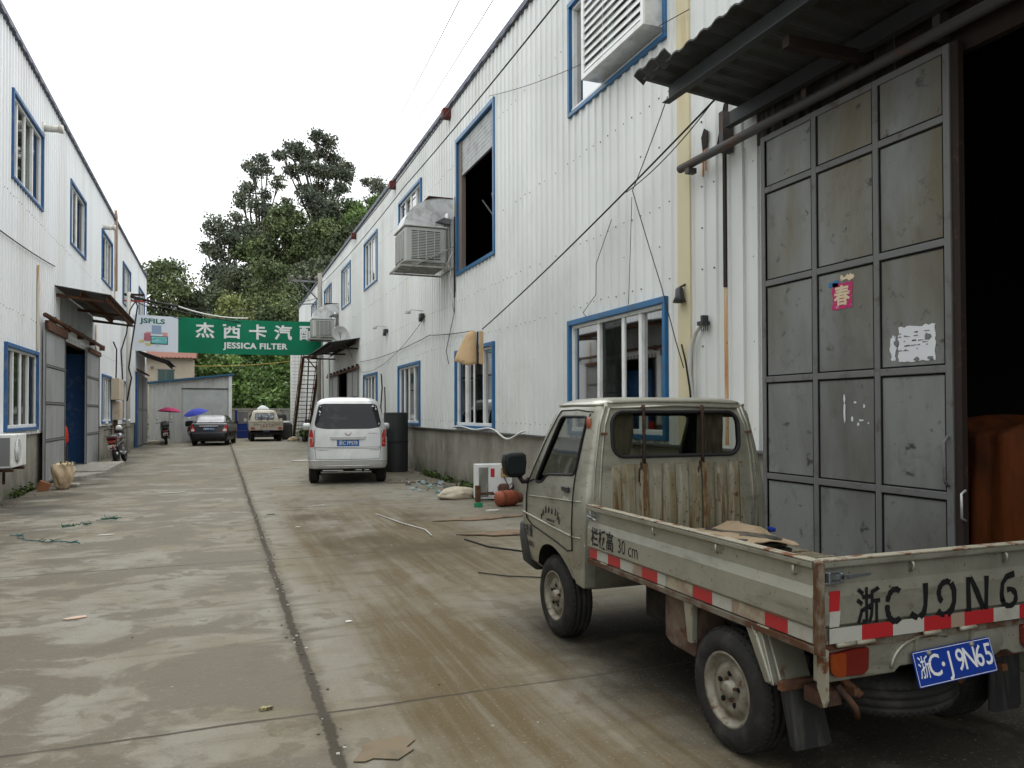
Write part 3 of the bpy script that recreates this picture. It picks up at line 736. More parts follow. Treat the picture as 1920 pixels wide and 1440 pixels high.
for i, (a, b) in enumerate(L_upper):
    window(hallL, XL, 1, a, b, 5.8, 7.44, blue=M_bluep, back=([(0, 1, 0, 1)] if i != 3 else [(0, .45, 0, 1)], M_curt if i % 2 == 0 else M_curtw), bars=(.2, .45, .72) if i != 3 else (.25, .5))
q = MB(); q.box(XL - .15, XL + .0, 21.42, 21.5, 0, 3.4); q.box(XL - .15, XL, 25.0, 25.08, 0, 3.4); q.box(XL - .15, XL + .01, 21.5, 25.0, 3.3, 3.42)
build_each(q, 'door_frame', M_rust, hallL, world=True)
M_ld = mat('left_door_grey', (.32, .325, .33), .6, .1, [((.24, .235, .22), (2, 2, .8), .45, .7, 5), ((.16, .10, .07), (4, 4, 2), .66, .76, 4)], .05)
gate_leaf('door', hallL, XL + .12, 18.7, 20.95, .05, 3.45, [], [.95, 1.75, 2.55], M_ld, M_frame)
gate_leaf('door', hallL, XL + .12, 24.1, 26.5, .05, 3.35, [], [.95, 1.75, 2.55], M_ld, M_frame)
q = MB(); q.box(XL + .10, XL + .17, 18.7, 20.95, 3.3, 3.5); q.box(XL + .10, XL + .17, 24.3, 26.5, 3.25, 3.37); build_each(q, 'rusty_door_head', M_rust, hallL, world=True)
q = MB(); q.tube([(XL + .16, 18.4, 3.58), (XL + .16, 27.0, 3.58)], .05, 8)
for y in (19.5, 21.3, 23.2, 25.2, 27.2): q.box(XL + .02, XL + .16, y, y + .1, 3.5, 3.66)
q.build('door_track', M_rust, hallL, world=True)
q = MB(); q.box(XL - .9, XL - .82, 23.1, 24.9, .02, 3.0); q.box(XL - .5, XL + .0, 24.7, 24.9, .02, 3.2); q.build('blue_inner_door', M_bluep, hallL, world=True)
cl = MB(); corr_sheet(cl, XL + .02, 4.42, XL + 1.18, 4.25, 20.1, 25.9); clp = cl.build('canopy', mat('left_canopy_sheet', (.11, .112, .115), .6, .2, [((.06, .055, .05), (2, 2, 2), .45, .7, 5), (RUST, (4, 6, 4), .64, .76, 4)]), hallL, world=True, fix=False)
q = MB(); zbeam(q, XL + 1.08, 4.25, 20.1, 25.9, .1); zbeam(q, XL + .55, 4.33, 20.1, 25.9, .1)
for y in (20.3, 23.0, 25.6): q.prism([(XL + .02, 4.30), (XL + 1.13, 4.16), (XL + 1.13, 4.11), (XL + .02, 4.22)], 'y', y, y + .05)
build_each(q, 'purlin', M_rust, clp, world=True)
q = MB(); q.box(XL + .005, XL + .05, 20.9, 25.6, 3.62, 4.36); q.build('upper_panel', M_ld, hallL, world=True)
# far door of the left hall, recessed grey sliding leaf, small canopy
q = MB(); q.box(XL + .0, XL + .10, 38.3, 38.5, 0, 3.4); q.build('blue_post', M_bluep, hallL, world=True)
gate_leaf('door', hallL, XL + .12, 38.55, 43.2, .05, 3.3, [40.8], [1.7], mat('far_left_door', (.17, .17, .17), .6), M_frame)
q = MB(); corr_sheet(q, XL + .02, 4.36, XL + 1.45, 3.86, 38.2, 43.0); c3 = q.build('canopy', M_soff, hallL, world=True, fix=False)
q = MB(); zbeam(q, XL + 1.3, 3.88, 38.2, 43, .1); build_each(q, 'purlin', M_darkrust, c3, world=True)
q = MB(); q.tube([(XL + .16, 37.5, 3.45), (XL + .16, 43.4, 3.45)], .05, 8); q.build('door_track', M_rust, hallL, world=True)
q = MB()
for (a, z0_, z1_) in ((18.35, 2.85, 4.6), (30.76, 5.4, 8.7), (26.3, 3.4, 4.2)): q.box(XL + .022, XL + .05, a, a + .1, z0_, z1_)
build_each(q, 'rusty_pipe_strip', mat('orange_rust_strip', (.60, .54, .44), .7, 0, [((.50, .32, .17), (8, 8, 2), .48, .62, 4)]), hallL, world=True)

# kerb step in front of the left gateway
q = MB(); q.box(XL - .3, XL + .95, 21.3, 25.2, -.05, .13); q.prism([(XL - .2, 19.9), (XL + .62, 19.9), (XL + .95, 21.29), (XL - .2, 21.29)], 'z', -.05, .10)
so = structure(q, 'doorstep_ramp', M_conc)

# ------------------------------------------------------------------ small flatbed truck in the foreground
M_paint = mat('truck_paint', (.300, .292, .235), .33, .35, [
    ((.20, .195, .15), (2.5, 2.5, 2.5), .42, .7, 6), ((.33, .32, .27), (5, 5, 1.2), .55, .75, 5, None, .6), ((.085, .07, .048), (3, 3, 9), .55, .74, 6, None, .75), ((.09, .045, .025), (55, 55, 55), .66, .70, 3),
    ((.15, .10, .055), (9, 9, 9), .63, .72, 6), (RUST, (24, 24, 24), .70, .75, 4)], .06, (6, 6, 6), coat=.5)
M_paintr = mat('truck_paint_rusty', (.25, .235, .175), .55, .15, [
    ((.17, .145, .085), (20, 20, 1.3), .42, .60, 6), ((.12, .065, .028), (30, 30, 2.4), .52, .64, 7, ('Z', 1.22, .98)),
    ((.05, .022, .012), (45, 45, 25), .60, .66, 5), ((.13, .12, .09), (3, 3, 2), .5, .7, 5)], .12, (12, 12, 12))
M_edge = mat('truck_edge_rust', (.27, .25, .19), .55, .1, [((.13, .05, .022), (11, 11, 11), .53, .60, 6), ((.33, .30, .24), (20, 20, 20), .6, .7, 3)], .15)
M_chass = mat('chassis_black', (.010, .009, .008), .9, 0, [((.025, .017, .012), (9, 9, 9), .5, .7, 4)])
M_tyre = mat('tyre_rubber', (.022, .021, .020), .8, 0, [((.055, .05, .043), (7, 7, 7), .5, .75, 5)], .25, (40, 40, 40))
M_rim = mat('rim_dusty', (.26, .24, .195), .5, .35, [((.13, .105, .07), (13, 13, 13), .45, .7, 5), ((.10, .05, .03), (20, 20, 20), .62, .72, 4)], .1)
M_tred = mat('tape_red', (.36, .018, .022), .35, 0, [((.3, .05, .04), (12, 12, 12), .6, .75, 3)])
M_twht = mat('tape_white', (.38, .375, .33), .35, 0, [((.30, .27, .21), (8, 8, 8), .5, .75, 4)])
M_tdirt = mat('tape_faded', (.27, .20, .15), .6, 0, [((.34, .31, .22), (9, 9, 9), .5, .6, 4)])
M_stencil = mat('stencil_black', (.010, .010, .011), .55)
M_stencil2 = mat('stencil_worn', (.018, .019, .019), .6, 0, [((.11, .11, .09), (50, 50, 50), .60, .68, 3)])
M_lampo = mat('lamp_orange', (.20, .035, .005), .15, 0, [((.30, .09, .01), (30, 3, 8), .6, .8, 2)], coat=.5)
M_lampr = mat('lamp_red', (.12, .010, .006), .15, 0, [], coat=.6)
M_plate = mat('plate_blue', (.008, .035, .24), .35, 0, [((.03, .04, .10), (20, 20, 20), .6, .75, 3)])
M_platew = mat('plate_white', (.62, .63, .63), .4)
M_chrome = mat('latch_zinc', (.35, .38, .40), .3, .85, [((.12, .10, .08), (30, 30, 30), .55, .7, 3)])
M_seat = mat('seat_cloth', (.035, .032, .03), .9)
M_cabglass = glass_mat('cab_glass', (.55, .57, .53), .9, .03)

TX, TY = 2.825, 2.34
truck = thing('flatbed_truck', (TX, TY, 0), 'small dirty beige-green flatbed truck with rusty cab back and blue plate, parked in front of the grey gate', 'truck')
truck['label'] = 'small rusty olive-grey flatbed truck parked beside the grey sliding gate'
HW = .70
LV0 = [(.40, 2.10, 3.02, .60, .04, .10), (.45, 2.06, 3.08, .66, .05, .12), (.60, 2.04, 3.12, .695, .05, .13), (.80, 2.035, 3.13, .705, .06, .14), (.93, 2.03, 3.11, .70, .06, .14),
      (1.02, 2.03, 3.05, .693, .07, .14), (1.10, 2.035, 3.00, .682, .07, .13), (1.30, 2.045, 2.87, .645, .075, .11), (1.48, 2.06, 2.745, .607, .08, .10), (1.535, 2.07, 2.70, .59, .085, .10),
      (1.575, 2.075, 2.69, .572, .09, .10), (1.60, 2.09, 2.66, .545, .10, .10), (1.618, 2.13, 2.60, .49, .10, .10), (1.628, 2.20, 2.52, .38, .08, .08)]
LV = [(z, yr, yf, hw + .014, rr, rf) for (z, yr, yf, hw, rr, rf) in LV0]
def inset(lv, d, zlo, zhi):
    o = []
    for (z, yr, yf, hw, rr, rf) in lv:
        if zlo <= z <= zhi: o.append((z, yr + d, yf - d, hw - d, max(.02, rr - d * .5), max(.02, rf - d * .5)))
    return o
cab = hloft(LV, 6); cab_t = bvh(cab)
inner = hloft(inset(LV, .035, .62, 1.59), 5)
# side window outline (y, z)
side_w = roundpoly([(2.175, 1.125), (2.135, 1.50), (2.53, 1.50), (2.80, 1.03), (2.68, 1.04), (2.60, 1.10)], .04)
rear_w = rrect2(-.485, .485, 1.243, 1.53, .085, 6)
cutW = MB().prism(side_w, 'x', -1.2, 1.2)
cutR = MB().prism(rear_w, 'y', 1.6, 2.4)
cutF = MB().prism(roundpoly([(-.60, 1.06), (.60, 1.06), (.53, 1.50), (-.53, 1.50)], .05), 'y', 2.62, 3.6)
def arch_poly(cy, cz, r, n=20):
    return [(cy + r * math.cos(math.pi * i / n), cz + r * math.sin(math.pi * i / n)) for i in range(n + 1)] + [(cy - r, .2), (cy + r, .2)]
archL = MB().prism(arch_poly(2.53, .30, .325), 'x', -1.2, -.42); archR = MB().prism(arch_poly(2.53, .30, .325), 'x', .42, 1.2)
me = boolean(cab, [(inner, M_blackp), (cutW, M_blackp), (cutR, M_blackp), (cutF, M_blackp), (archL, M_chass), (archR, M_chass)], M_paint)
cabo = mesh_obj('cab', autosmooth(me, 32), truck)
cL = caster(cab_t, 'x', -1, .003); cR_ = caster(cab_t, 'x', 1, .003); cB = caster(cab_t, 'y', -1, .003)
def inset_cast(t, ax, sg, o): return caster(t, ax, sg, o)
# glass and rubber seals
q = MB(); seam(q, rear_w, caster(cab_t, 'y', -1, .002), .012, 0, True, 6); q.build('rear_window_seal', M_black, cabo)
q = MB(); patch(q, rear_w, caster(cab_t, 'y', -1, -.012), .12, 0, False); q.build('rear_window', M_cabglass, cabo, fix=False)
q = MB(); seam(q, side_w, caster(cab_t, 'x', -1, .0), .009, 0, True, 6); seam(q, side_w, caster(cab_t, 'x', 1, .0), .009, 0, True, 6); build_each(q, 'side_window_seal', M_black, cabo)
q = MB(); patch(q, side_w, caster(cab_t, 'x', -1, -.014), .15, 0, False); build_each(q, 'side_window', M_cabglass, cabo, fix=False)
q = MB(); patch(q, roundpoly([(-.60, 1.06), (.60, 1.06), (.53, 1.50), (-.53, 1.50)], .05), caster(cab_t, 'y', 1, -.012), .15, 0, False); q.build('windscreen', M_cabglass, cabo, fix=False)
# interior: seats, wheel, dash, brown curtains in the rear window, paper on the dash
for sx in (-.32, .32):
    q = MB(); q.box(sx - .24, sx + .24, 2.16, 2.55, .72, .86); q.prism([(2.10, .84), (2.24, .84), (2.18, 1.22), (2.10, 1.22)], 'x', sx - .23, sx + .23); q.build('seat', M_seat, cabo, bevel=.03)
q = MB(); q.prism([(2.72, .80), (3.0, .80), (2.98, 1.03), (2.80, 1.02), (2.72, .95)], 'x', -.60, .60); q.build('dashboard', M_blackp, cabo, bevel=.02)
q = MB(); q.lathe([(.175, -.012), (.19, 0), (.175, .012), (.16, 0), (.175, -.012)], (0, 0, 0), 'z', 20); q.box(-.17, .17, -.012, .012, -.01, .01)
sw = q.build('steering_wheel', M_blackp, cabo); sw.location = (-.30, 2.62, 1.05); sw.rotation_euler = (R(50), 0, 0)
q = MB(); q.add([(-.47, 2.60, 1.065), (-.36, 2.66, 1.07), (-.36, 2.64, 1.15), (-.46, 2.59, 1.15)], [(0, 1, 2, 3)]); q.build('paper', mat('dash_paper', (.68, .74, .74), .6), cabo)
q = MB(); r2 = random.Random(4)
def curtain(u0, u1, fn):
    n = 26; vs = []
    for i in range(n + 1):
        for j in range(7):
            v = j / 6; u = u0 + (u1 - u0) * i / n; uu = fn(u, v); z = 1.235 + .285 * v
            vs.append((uu, 2.125 + .008 * math.sin(i * 1.3) + .004 * math.sin(i * .5 + j), z))
    q.add(vs, [(i * 7 + j, i * 7 + j + 1, (i + 1) * 7 + j + 1, (i + 1) * 7 + j) for i in range(n) for j in range(6)], 0, True)
curtain(-.50, -.285, lambda u, v: u - .05 * max(0, .5 - v) * ((u + .5) / .2)); curtain(.20, .415, lambda u, v: u)
q.build('curtain', mat('brown_curtain', (.30, .26, .19), .9, 0, [((.17, .145, .105), (20, 3, 7), .45, .65, 4), ((.24, .21, .16), (9, 3, 14), .6, .7, 3)]), cabo, fix=False)
# door shut lines, ridge lines, sill
q = MB()
for c in (cL, cR_):
    seam(q, [(2.115, 1.52), (2.135, 1.30), (2.155, 1.13), (2.155, .86), (2.165, .645), (2.24, .63), (2.40, .66), (2.62, .69), (2.84, .72), (2.93, .76), (2.945, .90), (2.93, 1.02), (2.82, 1.05)], c, .0045)
    seam(q, [(2.10, 1.53), (2.30, 1.545), (2.56, 1.54), (2.70, 1.36), (2.93, 1.02)], c, .004)
q.build('door_gap', M_blackhole, cabo)
q = MB(); seam(q, [(2.06, .965), (2.15, .962)], cL, .005, 0, False, 6); seam(q, [(2.17, .96), (2.9, .925)], cL, .006, 0, False, 6); seam(q, [(2.18, .735), (2.60, .765), (3.02, .80)], cL, .008, 0, False, 6)
seam(q, [(2.06, .735), (2.15, .735)], cL, .006, 0, False, 6)
q.build('pressed_ridge', M_paint, cabo)
q = MB(); seam(q, [(2.08, 1.575), (2.4, 1.578), (2.66, 1.574)], cL, .011, 0, False, 6); seam(q, [(2.08, 1.575), (2.4, 1.578), (2.66, 1.574)], cR_, .011, 0, False, 6)
seam(q, [(-.50, 1.588), (-.25, 1.598), (.25, 1.598), (.50, 1.588)], cB, .010, 0, False, 6); q.build('rain_gutter', M_paint, cabo)
q = MB(); patch(q, rrect2(2.21, 2.30, 1.005, 1.035, .01), caster(cab_t, 'x', -1, .004), .05); a = cL(2.255, 1.02); q.box(a.x - .018, a.x, 2.21, 2.305, 1.015, 1.045)
q.build('door_handle', M_blackp, cabo, bevel=.004)
q = MB(); a = cL(2.255, .97); q.box(a.x - .004, a.x + .01, 2.225, 2.30, .960, .975); q.build('door_badge', M_twht, cabo)
q = MB(); a = cL(2.10, 1.46); q.lathe([(.0, -.022), (.016, -.018), (.022, 0)], (0, 0, 0), 'x', 14); v_ = [Vector((v.x, v.y * .7, v.z * 1.9)) + a for v in q.v]; q.v = v_; q.build('side_marker', mat('marker_orange', (.30, .06, .02), .3), cabo)
# mirrors
def mirror(sx):
    q = MB(); q.tube([(sx * .66, 2.93, 1.03), (sx * .74, 2.96, 1.02), (sx * .79, 2.97, 1.10)], .018, 8); q.box(*sorted((sx * .70, sx * .66)), 2.84, 2.98, .99, 1.05)
    m_ = hloft([(1.055, 2.93, 3.02, .045, .02, .03), (1.08, 2.925, 3.05, .075, .02, .05), (1.16, 2.925, 3.06, .085, .02, .05), (1.215, 2.93, 3.05, .082, .02, .05), (1.235, 2.94, 3.03, .06, .02, .04)], 4)
    q.add([v + Vector((sx * .80, 0, 0)) for v in m_.v], m_.f, 0, True)
    o = q.build('wing_mirror', mat('mirror_black', (.009, .010, .010), .5, 0, spec=.2), truck)
    g_ = MB(); g_.prism(rrect2(sx * .80 - .066, sx * .80 + .066, 1.085, 1.21, .025), 'y', 2.919, 2.924); g_.build('mirror_glass', mat('mirror_glass', (.008, .012, .013), .5, 0, spec=.15), o)
mirror(-1); mirror(1)
# front bumper (dark), lettering on door and wing
q = MB(); bl = hloft([(.36, 2.98, 3.10, .62, .03, .08), (.42, 2.96, 3.16, .69, .03, .10), (.60, 2.93, 3.19, .715, .03, .13), (.70, 2.95, 3.18, .712, .03, .12), (.72, 2.98, 3.15, .69, .03, .1)], 4)
q.add(bl.v, bl.f, 0, True); q.build('front_bumper', mat('bumper_dark', (.05, .052, .05), .6), truck)
q = MB(); r2 = random.Random(9)
for i in range(8):
    t = R(160 - i * 20); y = 2.50 - .16 * math.cos(t) * 1.0; z = .785 + .085 * math.sin(t)
    for k in range(3):
        dy = r2.uniform(-.008, .008); dz = r2.uniform(-.012, .012); hh = r2.uniform(.010, .024)
        patch(q, [(y + dy - .006, z + dz - hh), (y + dy + .006, z + dz - hh), (y + dy + .004, z + dz + hh), (y + dy - .005, z + dz + hh)], cL, 1)
for row, zz in ((0, .795), (1, .765)):
    for i in range(5 - row):
        y = 2.545 - i * .028 - row * .02; patch(q, [(y, zz - .008), (y + .016, zz - .008), (y + .013, zz + .009), (y + .002, zz + .009)], cL, 1)
q.build('door_stencil', M_stencil, cabo)
def place_x(y0, z0, cast, sl=0): return lambda u, v: cast(y0 - u, z0 + v) or Vector((-.71, y0 - u, z0 + v))
q = MB(); text_on(q, '总质量', .09, place_x(2.93, .665, cL), bold=.001, sx=.75); [patch(q, [(y_, .555 + .006 * math.sin(y_ * 90)), (y_ + .016, .555), (y_ + .014, .60), (y_ + .003, .598)], cL, 1) for y_ in (2.84, 2.872, 2.90, 2.935, 2.965, 2.995)]; build_each(q, 'wing_stencil', M_stencil2, cabo, fix=False)
# rear wall of the cab: pressed flutes, side flanges
q = MB(); NX, NZ = 220, 16; vs = []; x0, x1, z0, z1 = -.515, .515, .66, 1.195
for j in range(NZ + 1):
    z = z0 + (z1 - z0) * j / NZ
    for i in range(NX + 1):
        x = x0 + (x1 - x0) * i / NX; t = ((x - x0) / .1005) % 1
        hgt = max(0, min(1, (.5 - abs(t - .5)) * 2 / .35 - .45)); fade = max(0, min(1, (1.172 - z) / .03)) * (1 if .02 < (x - x0) / 1.03 < .98 else 0)
        dn = .004 * mnoise.noise(Vector((x * 7, z * 5, 0)))
        vs.append((x, 2.033 + max(0, (z - .93)) * .035 - .003 - .016 * hgt * fade + dn * (1 if 0 < i < NX else 0), z))
q.add(vs, [(j * (NX + 1) + i, j * (NX + 1) + i + 1, (j + 1) * (NX + 1) + i + 1, (j + 1) * (NX + 1) + i) for j in range(NZ) for i in range(NX)], 0, True)
q.build('fluted_back_panel', M_paintr, cabo, fix=False)
q = MB()
for sx in (-1, 1):
    q.tube([(sx * .585, 2.033, .70), (sx * .585, 2.03, 1.0), (sx * .565, 2.04, 1.25), (sx * .535, 2.055, 1.44), (sx * .49, 2.07, 1.555)], .011, 6)
    q.tube([(sx * .63, 2.045, .70), (sx * .628, 2.04, 1.0), (sx * .60, 2.05, 1.25), (sx * .565, 2.065, 1.45), (sx * .52, 2.08, 1.565)], .013, 6)
q.tube([(-.49, 2.07, 1.555), (0, 2.066, 1.572), (.49, 2.07, 1.555)], .008, 6)
for i in range(12):
    for sx in (-1, 1): q.box(sx * .613 - .006, sx * .613 + .006, 2.027, 2.034, .98 + i * .018, .986 + i * .018)
q.build('back_flange', M_paint, cabo)
for sx in (-.27, .175):
    q = MB(); q.tube([(sx, 2.030, 1.575), (sx, 2.022, 1.55), (sx + .004, 2.022, 1.24), (sx + .004, 2.026, 1.20)], .011, 6); q.box(sx - .018, sx + .02, 2.022, 2.034, 1.17, 1.205); q.tube([(sx + .002, 2.028, 1.20), (sx - .03, 2.024, 1.16), (sx - .03, 2.03, 1.08)], .006, 5)
    build_each(q, 'window_guard_bar', mat('guard_bar', (.035, .02, .016), .7, 0, [((.13, .06, .03), (20, 20, 20), .55, .7, 3)]), cabo)
q = MB()
for i, (x, l_) in enumerate(((-.43, .08), (-.26, .3), (.19, .34), (-.05, .06), (.30, .09))):
    n = 6; zt = r2.uniform(1.0, 1.15) if i not in (1, 2) else 1.2
    vs = []
    for k in range(n + 1):
        wd = .003 + .006 * r2.random() if i not in (1, 2) else .013 + .01 * r2.random()
        z = zt - (l_ + .1) * k / n; y = 2.033 - .0215 + max(0, z - .93) * .035
        vs += [(x - wd, y, z), (x + wd, y, z)]
    q.add(vs, [(2 * k, 2 * k + 1, 2 * k + 3, 2 * k + 2) for k in range(n)])
q.build('rust_streak', mat('rust_streak', (.105, .055, .028), .9, 0, [((.19, .145, .08), (40, 40, 9), .45, .6, 6), ((.05, .025, .015), (40, 40, 20), .6, .66, 4)]), cabo, fix=False)
for sx in (-1, 1):
    q = MB(); q.box(sx * .55 - .018, sx * .55 + .018, 2.02, 2.04, 1.385, 1.40); q.build('window_hinge', M_rust, cabo)

# ---- bed
def side_prof(): # (outward offset, z)
    return [(0, .632), (0, .694), (.016, .706), (.016, .815), (.0, .857), (.0, .922), (.020, .928), (.022, .934), (.022, .952), (-.012, .956), (-.022, .950), (-.022, .64)]
q = MB(); q.box(-.675, .675, .03, 1.97, .632, .648)
for i in range(9): q.box(-.67, .67, .1 + i * .21, .14 + i * .21, .6485, .656)
bed = q.build('bed_floor', M_paintr, truck)
def side_board(sx):
    q = MB(); pts = [(sx * (.70 + o - .016), z) for o, z in side_prof()]
    q.prism(pts, 'y', .035, 1.975); o = q.build('side_board', M_paint, truck, bevel=.004)
    r_ = MB(); r_.box(*sorted((sx * (.70 - .016 + .0235), sx * (.70 - .016 - .0235))), .03, 1.98, .9535, .9605); r_.build('top_edge', M_edge, o, bevel=.002)
    if sx > 0:   # this board is folded down on its hinges
        o.location = (.03, 0, 1.262); o.rotation_euler = (0, 0, 0); o.scale = (1, 1, -1)
    for y in (1.93, 1.20, .65, .14):
        k = MB(); k.tube([(sx * .688, y, .927), (sx * .700, y, .918), (sx * .704, y, .895), (sx * .69, y, .885)], .0065, 6); k.build('rope_hook', M_paint, o)
    return o
sbL = side_board(-1); sbR = side_board(1)
q = MB(); pts = [(.035 - o, z) for o, z in side_prof()]; q.prism(pts, 'x', -.665, .665); tg = q.build('tailgate', M_paint, truck, bevel=.004)
q = MB(); q.box(-.67, .67, .035 - .0235, .035 + .0235, .9535, .9605); q.build('top_edge', M_edge, tg, bevel=.002)
for x in (-.205, .325):
    k = MB(); k.tube([(x, .033, .927), (x, .016, .918), (x, .012, .895), (x, .03, .885)], .0065, 6); k.build('rope_hook', M_paint, tg)
q = MB(); q.prism([(-.70, .0), (-.668, .0), (-.668, .034), (-.70, .034)], 'z', .60, .957); q.prism([(.70, .0), (.668, .0), (.668, .034), (.70, .034)], 'z', .60, .957); 
build_each(q, 'corner_post', mat('corner_rust', (.19, .165, .12), .65, 0, [((.085, .04, .02), (9, 9, 5), .42, .56, 6), ((.26, .24, .19), (15, 15, 4), .6, .7, 4)], .2), bed, bevel=.006)
q = MB()
for x in (-.60, -.50, -.15, .05, .5, .6):
    q.tube([(x, .018, .628), (x + .09, .018, .628)], .009, 8)
build_each(q, 'tailgate_hinge', M_edge, tg)
for sx, yy in ((-1, 1.74), (-1, 1.10), (-1, .30)):
    q = MB(); q.tube([(-.69, yy, .625), (-.69, yy + .07, .625)], .008, 8); q.build('board_hinge', M_edge, sbL)
# latches
q = MB(); q.box(-.668, -.575, .0, .014, .870, .876); q.box(-.668, -.575, .0, .014, .912, .918); q.box(-.66, -.648, -.012, .014, .872, .916); q.box(-.60, -.588, -.012, .014, .876, .912); q.box(-.64, -.60, .002, .014, .884, .904)
q.prism([(-.60, .885), (-.46, .893), (-.445, .899), (-.46, .905), (-.60, .905)], 'y', -.012, -.004); q.build('tailgate_latch', M_chrome, tg, bevel=.002)
q = MB(); q.box(-.712, -.702, 1.86, 1.965, .905, .910); q.box(-.712, -.702, 1.86, 1.965, .872, .877); q.tube([(-.714, 1.95, .892), (-.716, 1.90, .893), (-.714, 1.83, .878)], .006, 6); q.box(-.714, -.70, 1.93, 1.96, .872, .91); q.build('board_latch', M_chrome, sbL, bevel=.001)
for sx in (-1, 1):
    q = MB(); q.box(*sorted((sx * .70, sx * .655)), .03, 1.98, .604, .6285); q.build('lower_rail', mat('lower_rail_rust', (.15, .13, .10), .7, 0, [((.085, .04, .022), (8, 6, 8), .42, .56, 6)], .2), bed)
q = MB(); q.box(-.66, .66, .036, .075, .604, .6285); q.build('lower_rail', mat('lower_rail_rust'), bed)
# reflective tapes
def tape(par, segs, fn, z0, z1):
    mm = {'r': M_tred, 'w': M_twht, 'd': M_tdirt}
    for c, a, b in segs:
        q = MB(); fn(q, a, b, z0, z1); q.build({'r': 'red_reflector', 'w': 'white_reflector', 'd': 'faded_reflector'}[c], mm[c], par)
XS = -.684 - .0005
tape(sbL, [('r', 1.87, 1.965), ('w', 1.73, 1.87), ('r', 1.58, 1.73), ('w', 1.44, 1.58), ('d', 1.34, 1.44), ('r', 1.18, 1.34), ('w', 1.10, 1.18), ('d', .86, 1.09), ('r', .70, .855), ('w', .555, .70), ('d', .33, .55), ('r', .19, .33), ('w', .05, .19)],
     lambda q, a, b, z0, z1: q.box(XS - .0015, XS, a, b, z0, z1), .636, .692)
YS = .035 - .0005
tape(tg, [('w', -.635, -.475), ('r', -.475, -.315), ('w', -.315, -.15), ('r', -.15, 0), ('d', 0, .075), ('r', .075, .245), ('w', .245, .40), ('r', .40, .56)], lambda q, a, b, z0, z1: q.box(a, b, YS - .0175, YS - .0165, z0, z1), .637, .695)
tape(tg, [('r', .76, .838), ('w', .70, .76)], lambda q, a, b, z0, z1: q.prism([(-.635, a), (-.587, a), (-.58, b), (-.632, b)], 'y', YS - .0175, YS - .0162), 0, 0)
# brushed stencil plate number on the tailgate, side text
q = MB()
def gy(u0, z0): return lambda u, v: (u0 + u, .0165, z0 + v)
def stroke(mb, pts, w_, y=.0165):
    n = len(pts); vs = []
    for i, (x, z) in enumerate(pts):
        a = Vector(pts[max(0, i - 1)]); b = Vector(pts[min(n - 1, i + 1)]); d = (b - a).normalized(); nrm = Vector((-d.y, d.x)) * (w_ / 2) * (1 + .18 * math.sin(i * 2.3 + x * 40))
        vs += [(x + nrm.x, y, z + nrm.y), (x - nrm.x, y, z - nrm.y)]
    mb.add(vs, [(2 * i, 2 * i + 1, 2 * i + 3, 2 * i + 2) for i in range(n - 1)])
def arc(cx, cz, rx, rz, a0, a1, n=14): return [(cx + rx * math.cos(R(a0 + (a1 - a0) * i / n)), cz + rz * math.sin(R(a0 + (a1 - a0) * i / n))) for i in range(n + 1)]
text_on(q, '浙', .135, gy(-.44, .757), bold=.0030, sx=.92, sy=1.12)
stroke(q, arc(-.302, .757, .042, .064, 55, 165), .023); stroke(q, arc(-.302, .757, .042, .064, 176, 305), .024)
stroke(q, [(-.140, .832), (-.139, .79), (-.141, .745), (-.150, .712), (-.172, .698)], .025); stroke(q, [(-.220, .718), (-.202, .703), (-.184, .696)], .024)
stroke(q, arc(-.025, .785, .042, .044, 235, 60), .024); stroke(q, [(.002, .822), (.018, .79), (.018, .745), (.004, .712), (-.022, .694)], .027); stroke(q, [(-.072, .716), (-.056, .698), (-.036, .693)], .022)
stroke(q, [(.098, .838), (.100, .77), (.102, .694)], .025); stroke(q, [(.112, .836), (.150, .77), (.186, .698)], .025); stroke(q, [(.206, .835), (.204, .77), (.200, .694)], .024)
stroke(q, [(.372, .832), (.325, .822), (.300, .795), (.294, .75), (.300, .72)], .025); stroke(q, arc(.340, .732, .040, .036, -175, 110), .023)
stroke(q, [(.560, .835), (.480, .835), (.474, .775)], .022); stroke(q, arc(.510, .738, .042, .040, 105, -140), .022)
q.build('stencilled_number', M_stencil, tg, fix=False)
q = MB()
def gs(y0, z0): return lambda u, v: (-.7015, y0 - u, z0 + v)
text_on(q, '栏板高', .12, gs(1.775, .765), bold=.0026, sx=.80, sy=1.0); text_on(q, '30 cm', .115, gs(1.47, .763), bold=-.0005, sx=.82)
q.build('stencilled_height', M_stencil2, sbL, fix=False)
